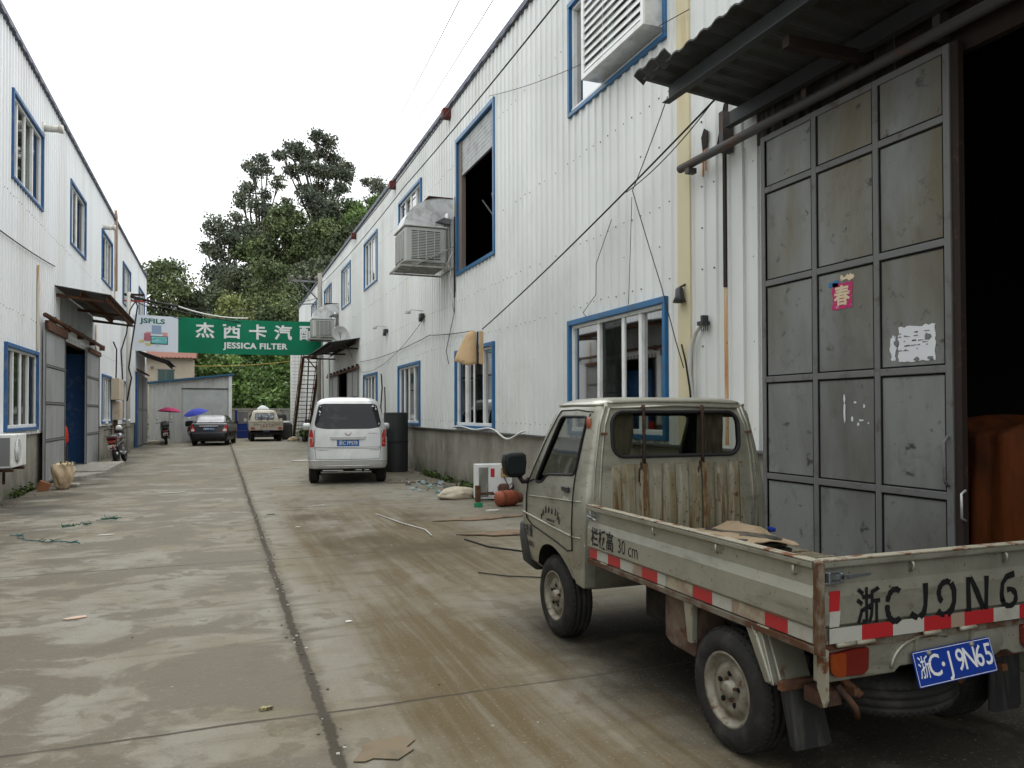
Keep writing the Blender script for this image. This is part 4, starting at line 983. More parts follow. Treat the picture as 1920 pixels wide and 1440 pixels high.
# ---- rear skirt, lamps, plate
q = MB()
sk = [(-.665, .485), (-.64, .478), (-.28, .478), (-.25, .50), (.36, .50), (.40, .478), (.64, .478), (.665, .485), (.665, .622), (-.665, .622)]
q.prism(sk, 'y', .045, .075); sko = q.build('rear_skirt', M_paint, truck, bevel=.006)
q = MB()
q.lathe([(.0, .012), (.09, .010), (.125, .0)], (.23, .050, .545), 'y', 24, a0=0, a1=2 * math.pi)
for v in q.v: v.z = .545 + (v.z - .545) * .55; v.y = .05 - abs(v.y - .05) * 1.2
q.build('skirt_bulge', M_paint, sko)
q = MB(); q.tube(arc_pts := [(x, .042, z) for x, z in arc(-.10, .50, .20, .115, 180, 60, 14)], .009, 6); q.build('skirt_ridge', M_paint, sko)
def tail_lamp(sx):
    q = MB(); xa, xb = sx * .63, sx * .43; poly = roundpoly([(xa, .595), (xb, .605), (xb - sx * -.005, .515), (xb + sx * .03, .498), (xa - sx * .03, .502), (xa, .53)], .02)
    q.prism(poly, 'y', .022, .046, 0); o = q.build('tail_lamp', M_lampr, truck, bevel=.005)
    r_ = MB(); r_.prism(roundpoly([(xa - sx * .002, .592), (sx * .553, .597), (sx * .553, .503), (xa - sx * .03, .505), (xa - sx * .002, .53)], .015), 'y', .018, .023); r_.build('indicator_lens', M_lampo, o)
tail_lamp(-1); tail_lamp(1)
PMx = Matrix.Translation((.013, .012, .497)) @ Matrix.Rotation(R(-2.5), 4, 'Y') @ Matrix.Rotation(R(-14), 4, 'X')
q = MB(); q.prism(rrect2(-.22, .22, -.07, .07, .008, 2), 'y', -.002, .002, 0, PMx); pl = q.build('number_plate', M_plate, truck)
q = MB(); pp = lambda u0, v0: (lambda u, v: PMx @ Vector((u0 + u, -.0035, v0 + v)))
text_on(q, '浙', .085, pp(-.172, -.002), bold=.0003, sx=.72, sy=1.12)
for ch, x in (('C', -.115), ('J', -.028), ('9', .028), ('N', .082), ('6', .136), ('5', .189)): text_on(q, ch, .122, pp(x, 0), bold=.0008, sx=.84, sy=1.0)
text_on(q, '·', .12, pp(-.068, -.003), bold=.002)
for a, b, c, d in ((-.215, .215, .0635, .066), (-.215, .215, -.066, -.0635)): q.add([PMx @ Vector(v) for v in ((a, -.0032, c), (b, -.0032, c), (b, -.0032, d), (a, -.0032, d))], [(0, 1, 2, 3)])
for a, b in ((-.2155, -.213), (.213, .2155)): q.add([PMx @ Vector(v) for v in ((a, -.0032, -.066), (b, -.0032, -.066), (b, -.0032, .066), (a, -.0032, .066))], [(0, 1, 2, 3)])
q.build('plate_lettering', M_platew, pl, fix=False)
q = MB()
for x in (-.13, .11): q.lathe([(0, -.012), (.008, -.010), (.011, -.002)], (0, 0, 0), 'y', 10); 
q.v = [PMx @ (v + Vector((-.13 if i < len(q.v) / 2 else .11, 0, .055))) for i, v in enumerate(q.v)]
build_each(q, 'plate_bolt', M_rim, pl)
q = MB(); q.box(-.18, -.165, .03, .05, .50, .61); q.box(.13, .145, .03, .05, .50, .61); build_each(q, 'plate_bracket', M_paint, sko)
q = MB(); q.prism([(.0, .62), (.05, .62), (.05, .47), (.015, .40), (.0, .43)], 'x', -.668, -.655); q.build('corner_gusset', M_edge, truck)
# ---- wheels
def wheel(par, x, y, z, rad=.275, w_=.165, sgn=-1, rim_r=.165, rm=None, name='wheel', detail=True):
    e = thing(name, (x, y, z), None, None); e.parent = par
    k = rad / .275
    prof = [(rim_r - .004, .50), (rim_r + .012, .56), (rim_r + .05 * k, .60), (rad - .03, .52), (rad - .008, .42), (rad - .001, .36), (rad - .001, .26), (rad - .009, .25), (rad - .009, .20), (rad, .19), (rad, .03), (rad - .009, .02), (rad - .009, -.02), (rad, -.03), (rad, -.19), (rad - .009, -.20), (rad - .009, -.25), (rad - .001, -.26), (rad - .001, -.36), (rad - .008, -.42), (rad - .03, -.52), (rim_r + .05 * k, -.60), (rim_r, -.5)]
    q = MB(); q.lathe([(r, sgn * d * w_) for r, d in prof], (0, 0, 0), 'x', 44)
    if detail:
        n = 56
        for i in range(n):
            for s_ in (-1, 1):
                t = 2 * math.pi * i / n; c, s = math.cos(t), math.sin(t); Mx = Matrix.Rotation(t, 4, 'X')
                q.add([Mx @ Vector(v) for v in ((s_ * w_ * .30, -.010, rad - .004), (s_ * w_ * .46, -.010, rad - .022), (s_ * w_ * .46, .006, rad - .022), (s_ * w_ * .30, .006, rad - .004), (s_ * w_ * .30, -.010, rad + .003), (s_ * w_ * .47, -.010, rad - .012), (s_ * w_ * .47, .006, rad - .012), (s_ * w_ * .30, .006, rad + .003))], [(4, 5, 6, 7), (0, 4, 7, 3), (1, 2, 6, 5), (0, 1, 5, 4), (3, 7, 6, 2)])
    q.build('tyre', M_tyre, e)
    q = MB(); a = rim_r; g = sgn * w_
    q.lathe([(a + .004, .50 * g), (a + .004, .53 * g), (a - .006, .54 * g), (a - .012, .50 * g), (a - .020, .36 * g), (a - .035, .30 * g), (a - .048, .36 * g), (a - .060, .42 * g), (a - .085, .44 * g), (.058, .38 * g), (.045, .36 * g), (.040, .40 * g), (.036, .52 * g), (.022, .56 * g), (0, .57 * g)], (0, 0, 0), 'x', 40)
    q.lathe([(a, .5 * g), (a - .02, -.4 * g)], (0, 0, 0), 'x', 30)
    q.build('rim', rm or M_rim, e)
    if detail:
        q = MB()
        for i in range(5):
            t = 2 * math.pi * (i + .3) / 5; q.lathe([(0, .452 * g), (.012, .45 * g), (.0125, .40 * g)], (0, .072 * math.cos(t), .072 * math.sin(t)), 'x', 10)
        build_each(q, 'rim_hole', M_blackhole, e)
        q = MB()
        for i in range(4):
            t = 2 * math.pi * (i + .8) / 4; q.lathe([(0, .50 * g), (.007, .49 * g), (.008, .41 * g)], (0, .048 * math.cos(t), .048 * math.sin(t)), 'x', 6, 0, False)
        build_each(q, 'wheel_nut', M_rust, e)
    return e
for sx in (-1, 1):
    wheel(truck, sx * .595, .605, .275, sgn=sx); wheel(truck, sx * .595, 2.53, .275, sgn=sx)
# ---- chassis and hanging parts
q = MB(); q.box(-.36, -.29, .12, 2.1, .47, .58); q.box(.29, .36, .12, 2.1, .47, .58)
for y in (.14, .75, 1.2, 1.7): q.box(-.29, .29, y, y + .06, .48, .57)
q.box(-.60, .60, .25, .29, .58, .63); q.box(-.60, .60, 1.0, 1.04, .58, .63); q.box(-.60, .60, 1.6, 1.64, .58, .63); q.build('chassis_frame', M_chass, truck)
q = MB(); q.tube([(-.55, .605, .275), (.55, .605, .275)], .035, 10); q.lathe([(0, -.12), (.08, -.08), (.11, 0), (.08, .08), (0, .12)], (0, .605, .275), 'x', 16); q.tube([(0, .605, .29), (0, 2.2, .42)], .03, 8); q.build('rear_axle', M_chass, truck)
for sx in (-1, 1):
    q = MB()
    for k in range(4): q.tube([(sx * .42, .1 + k * .05, .40 - k * .012), (sx * .42, .6, .315 - k * .012), (sx * .42, 1.1 - k * .05, .42 - k * .012)], .022, 4, sq=True)
    q.build('leaf_spring', M_rust, truck)
q = MB(); q.tube([(.25, 1.8, .36), (.25, 1.2, .32), (.28, .9, .36), (.28, .2, .34)], .028, 10); q.lathe([(0, -.2), (.07, -.19), (.08, -.15), (.08, .15), (.07, .19), (0, .2)], (.25, 1.4, .33), 'y', 14); q.build('exhaust', M_rust, truck)
q = MB(); q.prism([(.88, .60), (1.16, .60), (1.16, .37), (1.10, .34), (.90, .33), (.88, .36)], 'x', -.655, -.48); bb = q.build('battery_box', mat('battery_box', (.12, .085, .06), .8, 0, [((.07, .04, .03), (7, 7, 7), .45, .6, 5), ((.20, .17, .13), (5, 5, 5), .55, .75, 4)], .2), truck, bevel=.01)
q = MB(); q.box(-.665, -.656, .90, 1.0, .43, .45); q.box(-.672, -.656, .93, .95, .42, .47); q.build('strap', M_rust, bb)
q = MB(); q.box(-.60, -.40, 1.22, 1.45, .40, .58); q.box(-.66, -.62, 1.30, 1.34, .56, .63); q.build('tool_box', M_chass, truck, bevel=.01)
q = MB(); q.prism([(.86, .625), (.94, .625), (.90, .41), (.865, .41)], 'x', -.69, -.655); q.build('front_strut', M_paint, truck, bevel=.005)
q = MB(); q.prism([(.36, .625), (.47, .625), (.33, .40), (.275, .40)], 'x', -.69, -.66); q.prism([(.355, .62), (.38, .62), (.29, .41), (.265, .41)], 'x', -.66, -.50); q.tube([(-.69, .40, .62), (-.69, .29, .41)], .012, 6)
q.build('rear_fender', M_paint, truck, bevel=.005)
for sx in (-1, 1):
    q = MB(); q.prism([(sx * .69, .425), (sx * .50, .425), (sx * .455, .165), (sx * .485, .155), (sx * .64, .155), (sx * .66, .175)], 'y', .235, .243)
    for v in q.v: v.y -= (.43 - v.z) * .12
    q.build('mud_flap', mat('mud_flap', (.022, .022, .022), .45, 0, [((.08, .075, .07), (12, 3, 2), .5, .75, 4)]), truck)
    q = MB(); q.box(*sorted((sx * .69, sx * .50)), .224, .25, .395, .43); q.build('flap_bracket', M_rust, truck)
q = MB(); q.box(-.60, -.50, .10, .20, .36, .42); q.tube([(-.52, .10, .44), (-.47, .06, .36), (-.42, .10, .30)], .014, 6); q.tube([(-.45, .18, .46), (-.40, .10, .38)], .018, 6); q.build('spring_shackle', M_rust, truck)
# inner wheel arch liner and front sill panels
q = MB(); q.prism([(2.04, .70), (2.22, .66), (2.21, .50), (2.16, .43), (2.05, .42)], 'x', -.692, -.60); q.build('sill_panel', M_paint, truck, bevel=.01)
# spare wheel hung flat below the bed
sp = wheel(truck, -.02, .36, .345, rad=.30, w_=.16, sgn=-1, name='spare_wheel'); sp.rotation_euler = (0, R(84), R(0))
# cardboard in the bed, lying against the cab
q = MB(); vs = []
NXc, NYc = 14, 8
for j in range(NYc + 1):
    for i in range(NXc + 1):
        x = -.30 + .66 * i / NXc; y = 1.42 + .50 * j / NYc - .10 * (i / NXc) * (1 - j / NYc); x += .03 * math.sin(j * 1.7)
        vs.append((x + TX, y + TY, .765 + .016 * math.sin(i * .8 + j * .5) + .035 * (i / NXc) * (j / NYc) + .012 * mnoise.noise(Vector((i * .7, j * .9, 1)))))
W_ = NXc + 1; q.add(vs, [(j * W_ + i, j * W_ + i + 1, (j + 1) * W_ + i + 1, (j + 1) * W_ + i) for j in range(NYc) for i in range(NXc)])
cb = q.build('cardboard', mat('cardboard', (.33, .25, .165), .85, 0, [((.24, .18, .11), (5, 5, 5), .5, .7, 4)], .1), None, fix=False)
md = cb.modifiers.new('solid', 'SOLIDIFY'); md.thickness = .006
tag(cb, 'crumpled brown cardboard lying in the truck bed behind the cab', 'cardboard')
q = MB(); r3 = random.Random(2)
for k in range(4):
    z = .66 + .03 * k; q.box(TX - .3 + .03 * k, TX + .40 - .02 * k, TY + 1.38 + .02 * k, TY + 1.90, z, z + .026)
tag(q.build('folded_sheets', mat('folded_tarp', (.12, .10, .08), .9, 0, [((.05, .05, .045), (6, 6, 6), .5, .6, 4)], .3), bevel=.01), 'pile of folded dark sheets under the cardboard in the truck bed', 'sheets')
q = MB(); q.prism([(TX + .50, TY + 1.76), (TX + .55, TY + 1.75), (TX + .54, TY + 1.83)], 'z', .75, .78); tag(q.build('blue_rag', mat('rag_blue', (.01, .03, .22), .8), bevel=.01), 'small blue rag poking out behind the cardboard in the truck bed', 'rag')

# ------------------------------------------------------------------ silver van
M_silver = mat('van_silver', (.50, .51, .50), .32, .35, [((.40, .40, .38), (3, 3, 2), .45, .75, 5), ((.30, .28, .23), (5, 5, 2), .5, .75, 5, ('Z', .75, .35), .8)], 0, coat=.5)
M_dglass = mat('tinted_glass', (.010, .010, .012), .12, 0, [((.05, .048, .052), (1.6, 1.6, 4), .52, .68, 4)], spec=.28)
def plate(par, cx, y, z, txt, w_=.40, h=.125, shift=True):
    q = MB(); q.prism(rrect2(cx - w_ / 2, cx + w_ / 2, z - h / 2, z + h / 2, .006, 2), 'y', y - .006, y); p_ = q.build('number_plate', mat('plate_blue_far', (.01, .09, .32), .4), par)
    q = MB(); text_on(q, txt, h * .82, lambda u, v: (cx + u, y - .0085, z + v), bold=.001, sx=w_ / (h * .82 * len(txt) * .66)); q.build('plate_lettering', M_platew, p_, fix=False); return p_
van = thing('minivan', (2.56, 16.65, 0), 'silver minivan seen from behind, parked in the right lane', 'van', rz=R(-8)); van.scale = (1.055, 1, 1)
VL = [(.33, .08, 3.7, .70, .10, .2), (.35, .03, 3.76, .755, .12, .25), (.42, .0, 3.8, .785, .14, .3), (.56, .005, 3.8, .79, .14, .3), (.66, .02, 3.8, .79, .14, .3), (.79, .035, 3.75, .79, .14, .3), (1.0, .05, 3.6, .785, .15, .3), (1.17, .065, 3.3, .765, .16, .28),
      (1.45, .14, 3.0, .705, .17, .24), (1.66, .19, 2.75, .655, .18, .22), (1.76, .23, 2.6, .615, .2, .2), (1.82, .29, 2.45, .55, .2, .2), (1.85, .38, 2.3, .46, .2, .2), (1.868, .55, 2.1, .32, .15, .15)]
vb = hloft(VL, 7); vt = bvh(vb); vR, vLc, vRc = caster(vt, 'y', -1, .004), caster(vt, 'x', -1, .004), caster(vt, 'x', 1, .004)
ach = []
for yy in (.62, 3.1):
    for sx in (-1, 1): ach.append((MB().prism(arch_poly(yy, .30, .32), 'x', *sorted((sx * .5, sx * 1.2))), M_blackhole))
vbo = mesh_obj('body', autosmooth(boolean(vb, ach, M_silver), 40), van)
rg = roundpoly([(-.63, 1.225), (-.45, 1.19), (.45, 1.19), (.63, 1.225), (.655, 1.30), (.575, 1.69), (.50, 1.715), (-.50, 1.715), (-.575, 1.69), (-.655, 1.30)], .07)
q = MB(); patch(q, rg, vR, .06); q.build('rear_window', M_dglass, vbo)
q = MB(); seam(q, rg, caster(vt, 'y', -1, .0), .009, 0, True, 5); q.build('window_rubber', M_black, vbo)
q = MB()
for c in (vLc, vRc):
    patch(q, roundpoly([(.35, 1.22), (1.35, 1.22), (1.35, 1.60), (.48, 1.60)], .06), c, .1); patch(q, roundpoly([(1.42, 1.22), (2.2, 1.22), (2.2, 1.60), (1.42, 1.60)], .05), c, .1); patch(q, roundpoly([(2.28, 1.22), (3.0, 1.20), (2.62, 1.60), (2.28, 1.60)], .04), c, .1)
build_each(q, 'side_windows', M_dglass, vbo)
q = MB(); patch(q, roundpoly([(-.60, 1.25), (.60, 1.25), (.52, 1.68), (-.52, 1.68)], .05), caster(vt, 'y', 1, .004), .1); q.build('windscreen', M_dglass, vbo)
for sx in (-1, 1):
    q = MB(); lp = roundpoly([(sx * .67, .80), (sx * .79, .80), (sx * .785, 1.0), (sx * .745, 1.17), (sx * .715, 1.18), (sx * .675, 1.05)], .03); patch(q, lp, caster(vt, 'y', -1, .008), .03)
    o = q.build('tail_light', mat('van_lamp_red', (.36, .012, .012), .12, 0, coat=.6), van)
    q = MB(); patch(q, roundpoly([(sx * .685, .86), (sx * .765, .86), (sx * .755, 1.02), (sx * .69, 1.0)], .03), caster(vt, 'y', -1, .012), .04); q.build('clear_lens', mat('lens_clear', (.52, .38, .33), .12, .2, [((.5, .12, .06), (20, 20, 12), .45, .55, 2)], coat=.5), o)
q = MB(); seam(q, [(-.66, 1.16), (-.655, .80), (-.63, .56), (-.60, .535), (.60, .535), (.63, .56), (.655, .80), (.66, 1.16)], vR, .004); seam(q, [(-.655, .792), (.655, .792)], vR, .0045); q.build('hatch_gap', M_blackhole, vbo)
q = MB(); seam(q, [(-.65, .775), (.65, .775)], vR, .011, 0, False, 6); seam(q, [(-.78, .51), (-.4, .515), (.4, .515), (.78, .51)], vR, .012, 0, False, 6); seam(q, [(-.45, .40), (.45, .40)], vR, .01, 0, False, 6); q.build('pressed_ridge', M_silver, vbo)
q = MB(); q.prism([(-.35, 1.03), (.35, 1.03), (.345, .965), (.30, .95), (-.30, .95), (-.345, .965)], 'y', .015, .07); q.build('plate_garnish', M_silver, vbo, bevel=.01)
q = MB(); q.box(-.30, .30, .046, .052, .80, .955); q.build('plate_recess', M_silver, vbo)
plate(van, 0, .040, .882, '浙C FP578', .44, .135)
q = MB(); ey = vR(0, 1.085).y - .004
for sx in (-1, 1): q.prism([(sx * .008, 1.055), (sx * .045, 1.085), (sx * .07, 1.115), (sx * .062, 1.085), (sx * .035, 1.05), (0, 1.032)], 'y', ey - .004, ey)
q.build('emblem', mat('emblem_red', (.16, .01, .012), .3, .3), vbo)
q = MB()
for (a, b, z) in ((.40, .60, 1.085), (.42, .62, .735), (-.6, -.38, .735)): patch(q, [(a, z - .009), (b, z - .009), (b, z + .009), (a, z + .009)], caster(vt, 'y', -1, .005), .05)
build_each(q, 'badge', mat('badge_grey', (.20, .205, .20), .35, .5, [((.45, .45, .44), (60, 3, 60), .5, .55, 2)]), vbo)
q = MB(); q.box(-.02, .02, .026, .035, .70, .715); q.build('hatch_lock', M_blackp, vbo)
for sx in (-1, 1):
    for yy in (.62, 3.1): wheel(van, sx * .68, yy, .28, rad=.28, w_=.17, sgn=sx, detail=False)
    m_ = hloft([(1.10, 3.03, 3.10, .05, .02, .03), (1.13, 3.0, 3.14, .09, .03, .05), (1.23, 3.0, 3.14, .095, .03, .05), (1.27, 3.02, 3.10, .06, .02, .03)], 4); q = MB(); q.add([v + Vector((sx * .92, 0, 0)) for v in m_.v], m_.f, 0, True); q.box(*sorted((sx * .75, sx * .88)), 3.03, 3.08, 1.13, 1.16); q.build('wing_mirror', M_silver, van)
q = MB(); q.box(-.6, .6, .15, 3.6, .28, .34); q.tube([(-.6, .62, .28), (.6, .62, .28)], .04, 8); q.tube([(.3, .05, .30), (.3, .5, .31)], .028, 8); q.box(-.55, -.2, .1, .14, .27, .33); q.build('underbody', M_chass, van)
q = MB(); q.box(-.5, -.1, .09, .098, .29, .31); q.box(.15, .42, .09, .098, .30, .315); q.build('tow_bar', M_alu, van)

# ------------------------------------------------------------------ black sedan
M_carblack = mat('car_black', (.012, .012, .014), .3, 0, [], coat=.12, spec=.3)
sed = thing('sedan', (-.48, 38.75, 0), 'black sedan parked by the grey shed below the blue umbrella', 'car', rz=R(-7))
SL = [(.22, .10, 4.2, .76, .1, .3), (.30, .02, 4.28, .82, .16, .4), (.45, 0, 4.3, .845, .2, .5), (.62, .03, 4.3, .85, .2, .5), (.85, .10, 4.2, .845, .2, .5), (.98, .14, 3.7, .82, .2, .4), (1.04, .20, 3.2, .78, .2, .3), (1.055, .35, 3.1, .7, .2, .3)]
sb = hloft(SL, 6); stt = bvh(sb)
ach = [(MB().prism(arch_poly(yy, .30, .32), 'x', *sorted((sx * .55, sx * 1.2))), M_blackhole) for yy in (.85, 3.4) for sx in (-1, 1)]
sbo = mesh_obj('body', autosmooth(boolean(sb, ach, M_carblack), 40), sed)
GLv = [(1.0, .42, 3.2, .76, .15, .2), (1.10, .50, 3.05, .73, .15, .2), (1.30, .82, 2.65, .66, .17, .2), (1.40, 1.02, 2.4, .60, .18, .2), (1.44, 1.2, 2.2, .54, .2, .2), (1.465, 1.45, 2.0, .40, .15, .15)]
gh = hloft(GLv, 6); gt = bvh(gh); q = MB(); q.add(gh.v, gh.f, 0, True); q.build('cabin', M_carblack, sed)
sR = caster(stt, 'y', -1, .006); gR = caster(gt, 'y', -1, .006)
q = MB(); patch(q, roundpoly([(-.62, 1.10), (.62, 1.10), (.54, 1.40), (.45, 1.43), (-.45, 1.43), (-.54, 1.40)], .05), gR, .06); q.build('rear_window', mat('glass_sky', (.16, .16, .175), .2, 0, [((.26, .26, .27), (2, 2, 9), .4, .6, 3)], spec=.4), sbo)
q = MB()
for sx in (-1, 1): patch(q, roundpoly([(.75, 1.10), (2.9, 1.10), (2.45, 1.37), (1.1, 1.40)], .05), caster(gt, 'x', sx, .006), .1)
build_each(q, 'side_windows', M_dglass, sbo)
for sx in (-1, 1):
    q = MB(); patch(q, roundpoly([(sx * .58, .68), (sx * .80, .66), (sx * .82, .95), (sx * .74, 1.0), (sx * .66, .85)], .03), sR, .04); o = q.build('tail_light', mat('van_lamp_red'), sed)
    q = MB(); patch(q, roundpoly([(sx * .62, .69), (sx * .79, .67), (sx * .78, .80), (sx * .68, .80)], .03), caster(stt, 'y', -1, .012), .04); q.build('clear_lens', mat('lens_pale', (.55, .45, .43), .2), o)
q = MB(); q.box(-.42, .42, .04, .09, .895, .93); q.build('chrome_strip', mat('chrome_bright', (.78, .78, .78), .15, .9), sbo, bevel=.008)
q = MB(); seam(q, [(-.80, .60), (.80, .60)], sR, .012, 0, False, 5); q.build('bumper_gap', mat('bumper_edge', (.10, .10, .10), .3), sbo)
plate(sed, 0, .03, .79, '浙C', .40, .12)
for sx in (-1, 1):
    for yy in (.85, 3.4): wheel(sed, sx * .73, yy, .30, rad=.30, w_=.19, sgn=sx, detail=False)
    q = MB(); q.prism(rrect2(sx * .93 - .09, sx * .93 + .09, 1.0, 1.13, .04), 'y', 2.9, 2.98); q.box(*sorted((sx * .78, sx * .88)), 2.92, 2.96, 1.02, 1.05); q.build('wing_mirror', M_carblack, sed)
q = MB(); q.tube([(0, 1.35, 1.45), (0, 1.25, 1.58)], .006, 5); q.build('aerial', M_blackp, sed)
q = MB(); q.tube([(-.5, .02, .24), (.5, .02, .24)], .02, 6); q.box(-.7, .7, .3, 4, .19, .25); q.build('underbody', M_chass, sed)

# ------------------------------------------------------------------ old pickup at the end of the yard
M_pk = mat('pickup_cream', (.55, .52, .44), .55, .05, [((.30, .26, .18), (4, 4, 3), .45, .7, 5), ((.28, .12, .06), (6, 6, 6), .62, .72, 5)], 0)
pk = thing('pickup_truck', (2.35, 43.4, 0), 'old cream pickup with rusty tailgate at the far end of the yard', 'truck')
cbL = [(.45, 1.95, 4.3, .78, .06, .2), (.8, 1.93, 4.4, .82, .06, .2), (1.08, 1.95, 3.9, .80, .06, .2), (1.35, 2.0, 3.2, .70, .08, .15), (1.58, 2.05, 2.95, .62, .1, .12), (1.66, 2.12, 2.85, .57, .12, .12), (1.69, 2.3, 2.7, .40, .1, .1)]
kb = hloft(cbL, 5); kt = bvh(kb); q = MB(); q.add(kb.v, kb.f, 0, True); ko = q.build('cab', M_pk, pk)
q = MB(); patch(q, rrect2(-.50, .50, 1.17, 1.50, .06), caster(kt, 'y', -1, .005), .1); q.build('rear_window', mat('pickup_glass', (.10, .11, .14), .1, 0, [((.42, .44, .48), (5, 5, 8), .5, .6, 3)], spec=.9), ko)
q = MB(); seam(q, rrect2(-.50, .50, 1.17, 1.50, .06), caster(kt, 'y', -1, .0), .018, 0, True, 5)
for x in (-.17, .17): q.box(x - .012, x + .012, 1.90, 1.93, 1.10, 1.52)
q.build('window_rubber', M_black, ko)
q = MB()
for sx in (-1, 1): patch(q, roundpoly([(2.1, 1.12), (3.2, 1.10), (2.8, 1.55), (2.15, 1.55)], .05), caster(kt, 'x', sx, .005), .1)
build_each(q, 'side_windows', M_dglass, ko)
q = MB(); q.box(-.85, .85, 0, .05, .60, 1.08); q.box(-.87, .87, -.015, .06, 1.05, 1.085); tg2 = q.build('tailgate', mat('pickup_tailgate', (.44, .41, .34), .6, 0, [((.22, .09, .05), (4, 4, 7), .55, .68, 5), ((.30, .25, .18), (3, 3, 3), .45, .7, 4)]), pk, bevel=.008)
for sx in (-1, 1):
    q = MB(); q.box(*sorted((sx * .80, sx * .85)), .051, 1.9, .62, 1.08); q.build('side_board', M_pk, pk)
    q = MB(); q.box(*sorted((sx * .60, sx * .80)), -.03, -.001, .66, .76); q.build('tail_light', mat('dull_red', (.30, .04, .02), .4), pk)
    q = MB(); q.prism(rrect2(sx * .98 - .08, sx * .98 + .08, 1.05, 1.22, .03), 'y', 3.3, 3.36); q.box(*sorted((sx * .82, sx * .92)), 3.31, 3.34, 1.1, 1.13); q.build('wing_mirror', M_pk, pk)
    for yy in (.75, 3.5): wheel(pk, sx * .70, yy, .31, rad=.31, w_=.2, sgn=sx, detail=False)
q = MB(); q.box(-.8, .8, .05, 1.9, .58, .62); q.build('bed_floor', M_rust, pk)
q = MB(); r2 = random.Random(21)
for i in range(9):
    x = -.60 + i * .15
    for k in range(3): dx, dz = r2.uniform(-.03, .03), r2.uniform(-.04, .04); q.box(x + dx - .014, x + dx + .014, -.004, -.001, .88 + dz, .94 + dz)
q.build('faded_characters', mat('faded_chars', (.10, .09, .09), .7), tg2)
q = MB(); r2 = random.Random(22)
for i in range(5):
    x = -.25 + i * .11; q.box(x - .04, x + .04, -.004, -.001, .80 + r2.uniform(-.02, .02), .83 + r2.uniform(0, .02))
q.build('red_marks', M_red, tg2)
q = MB(); q.box(-.85, .85, -.04, .0, .40, .48); q.box(-.7, .7, .1, 3.5, .36, .5); q.build('rear_bumper', M_chass, pk); 
q = MB(); q.box(-.18, .18, -.01, -.001, .50, .60); q.build('number_plate', mat('plate_dark', (.03, .04, .08), .5), pk)
q = MB(); q.add([(v.x * 1, v.y, v.z) for v in hloft([(1.69, 2.35, 2.75, .36, .1, .1), (1.80, 2.38, 2.72, .30, .1, .1), (1.90, 2.42, 2.65, .16, .06, .06), (1.95, 2.5, 2.58, .06, .02, .02)], 4).v], hloft([(0, 0, 1, 1, .1, .1)] * 4, 4).f, 0, True)
for v in q.v: v.x += 2.30 - .10 * (v.z - 1.69); v.y += 43.4
tag(q.build('white_sack', mat('sack_white', (.74, .75, .76), .8)), 'white sack lying on top of the cream pickup cab', 'sack')

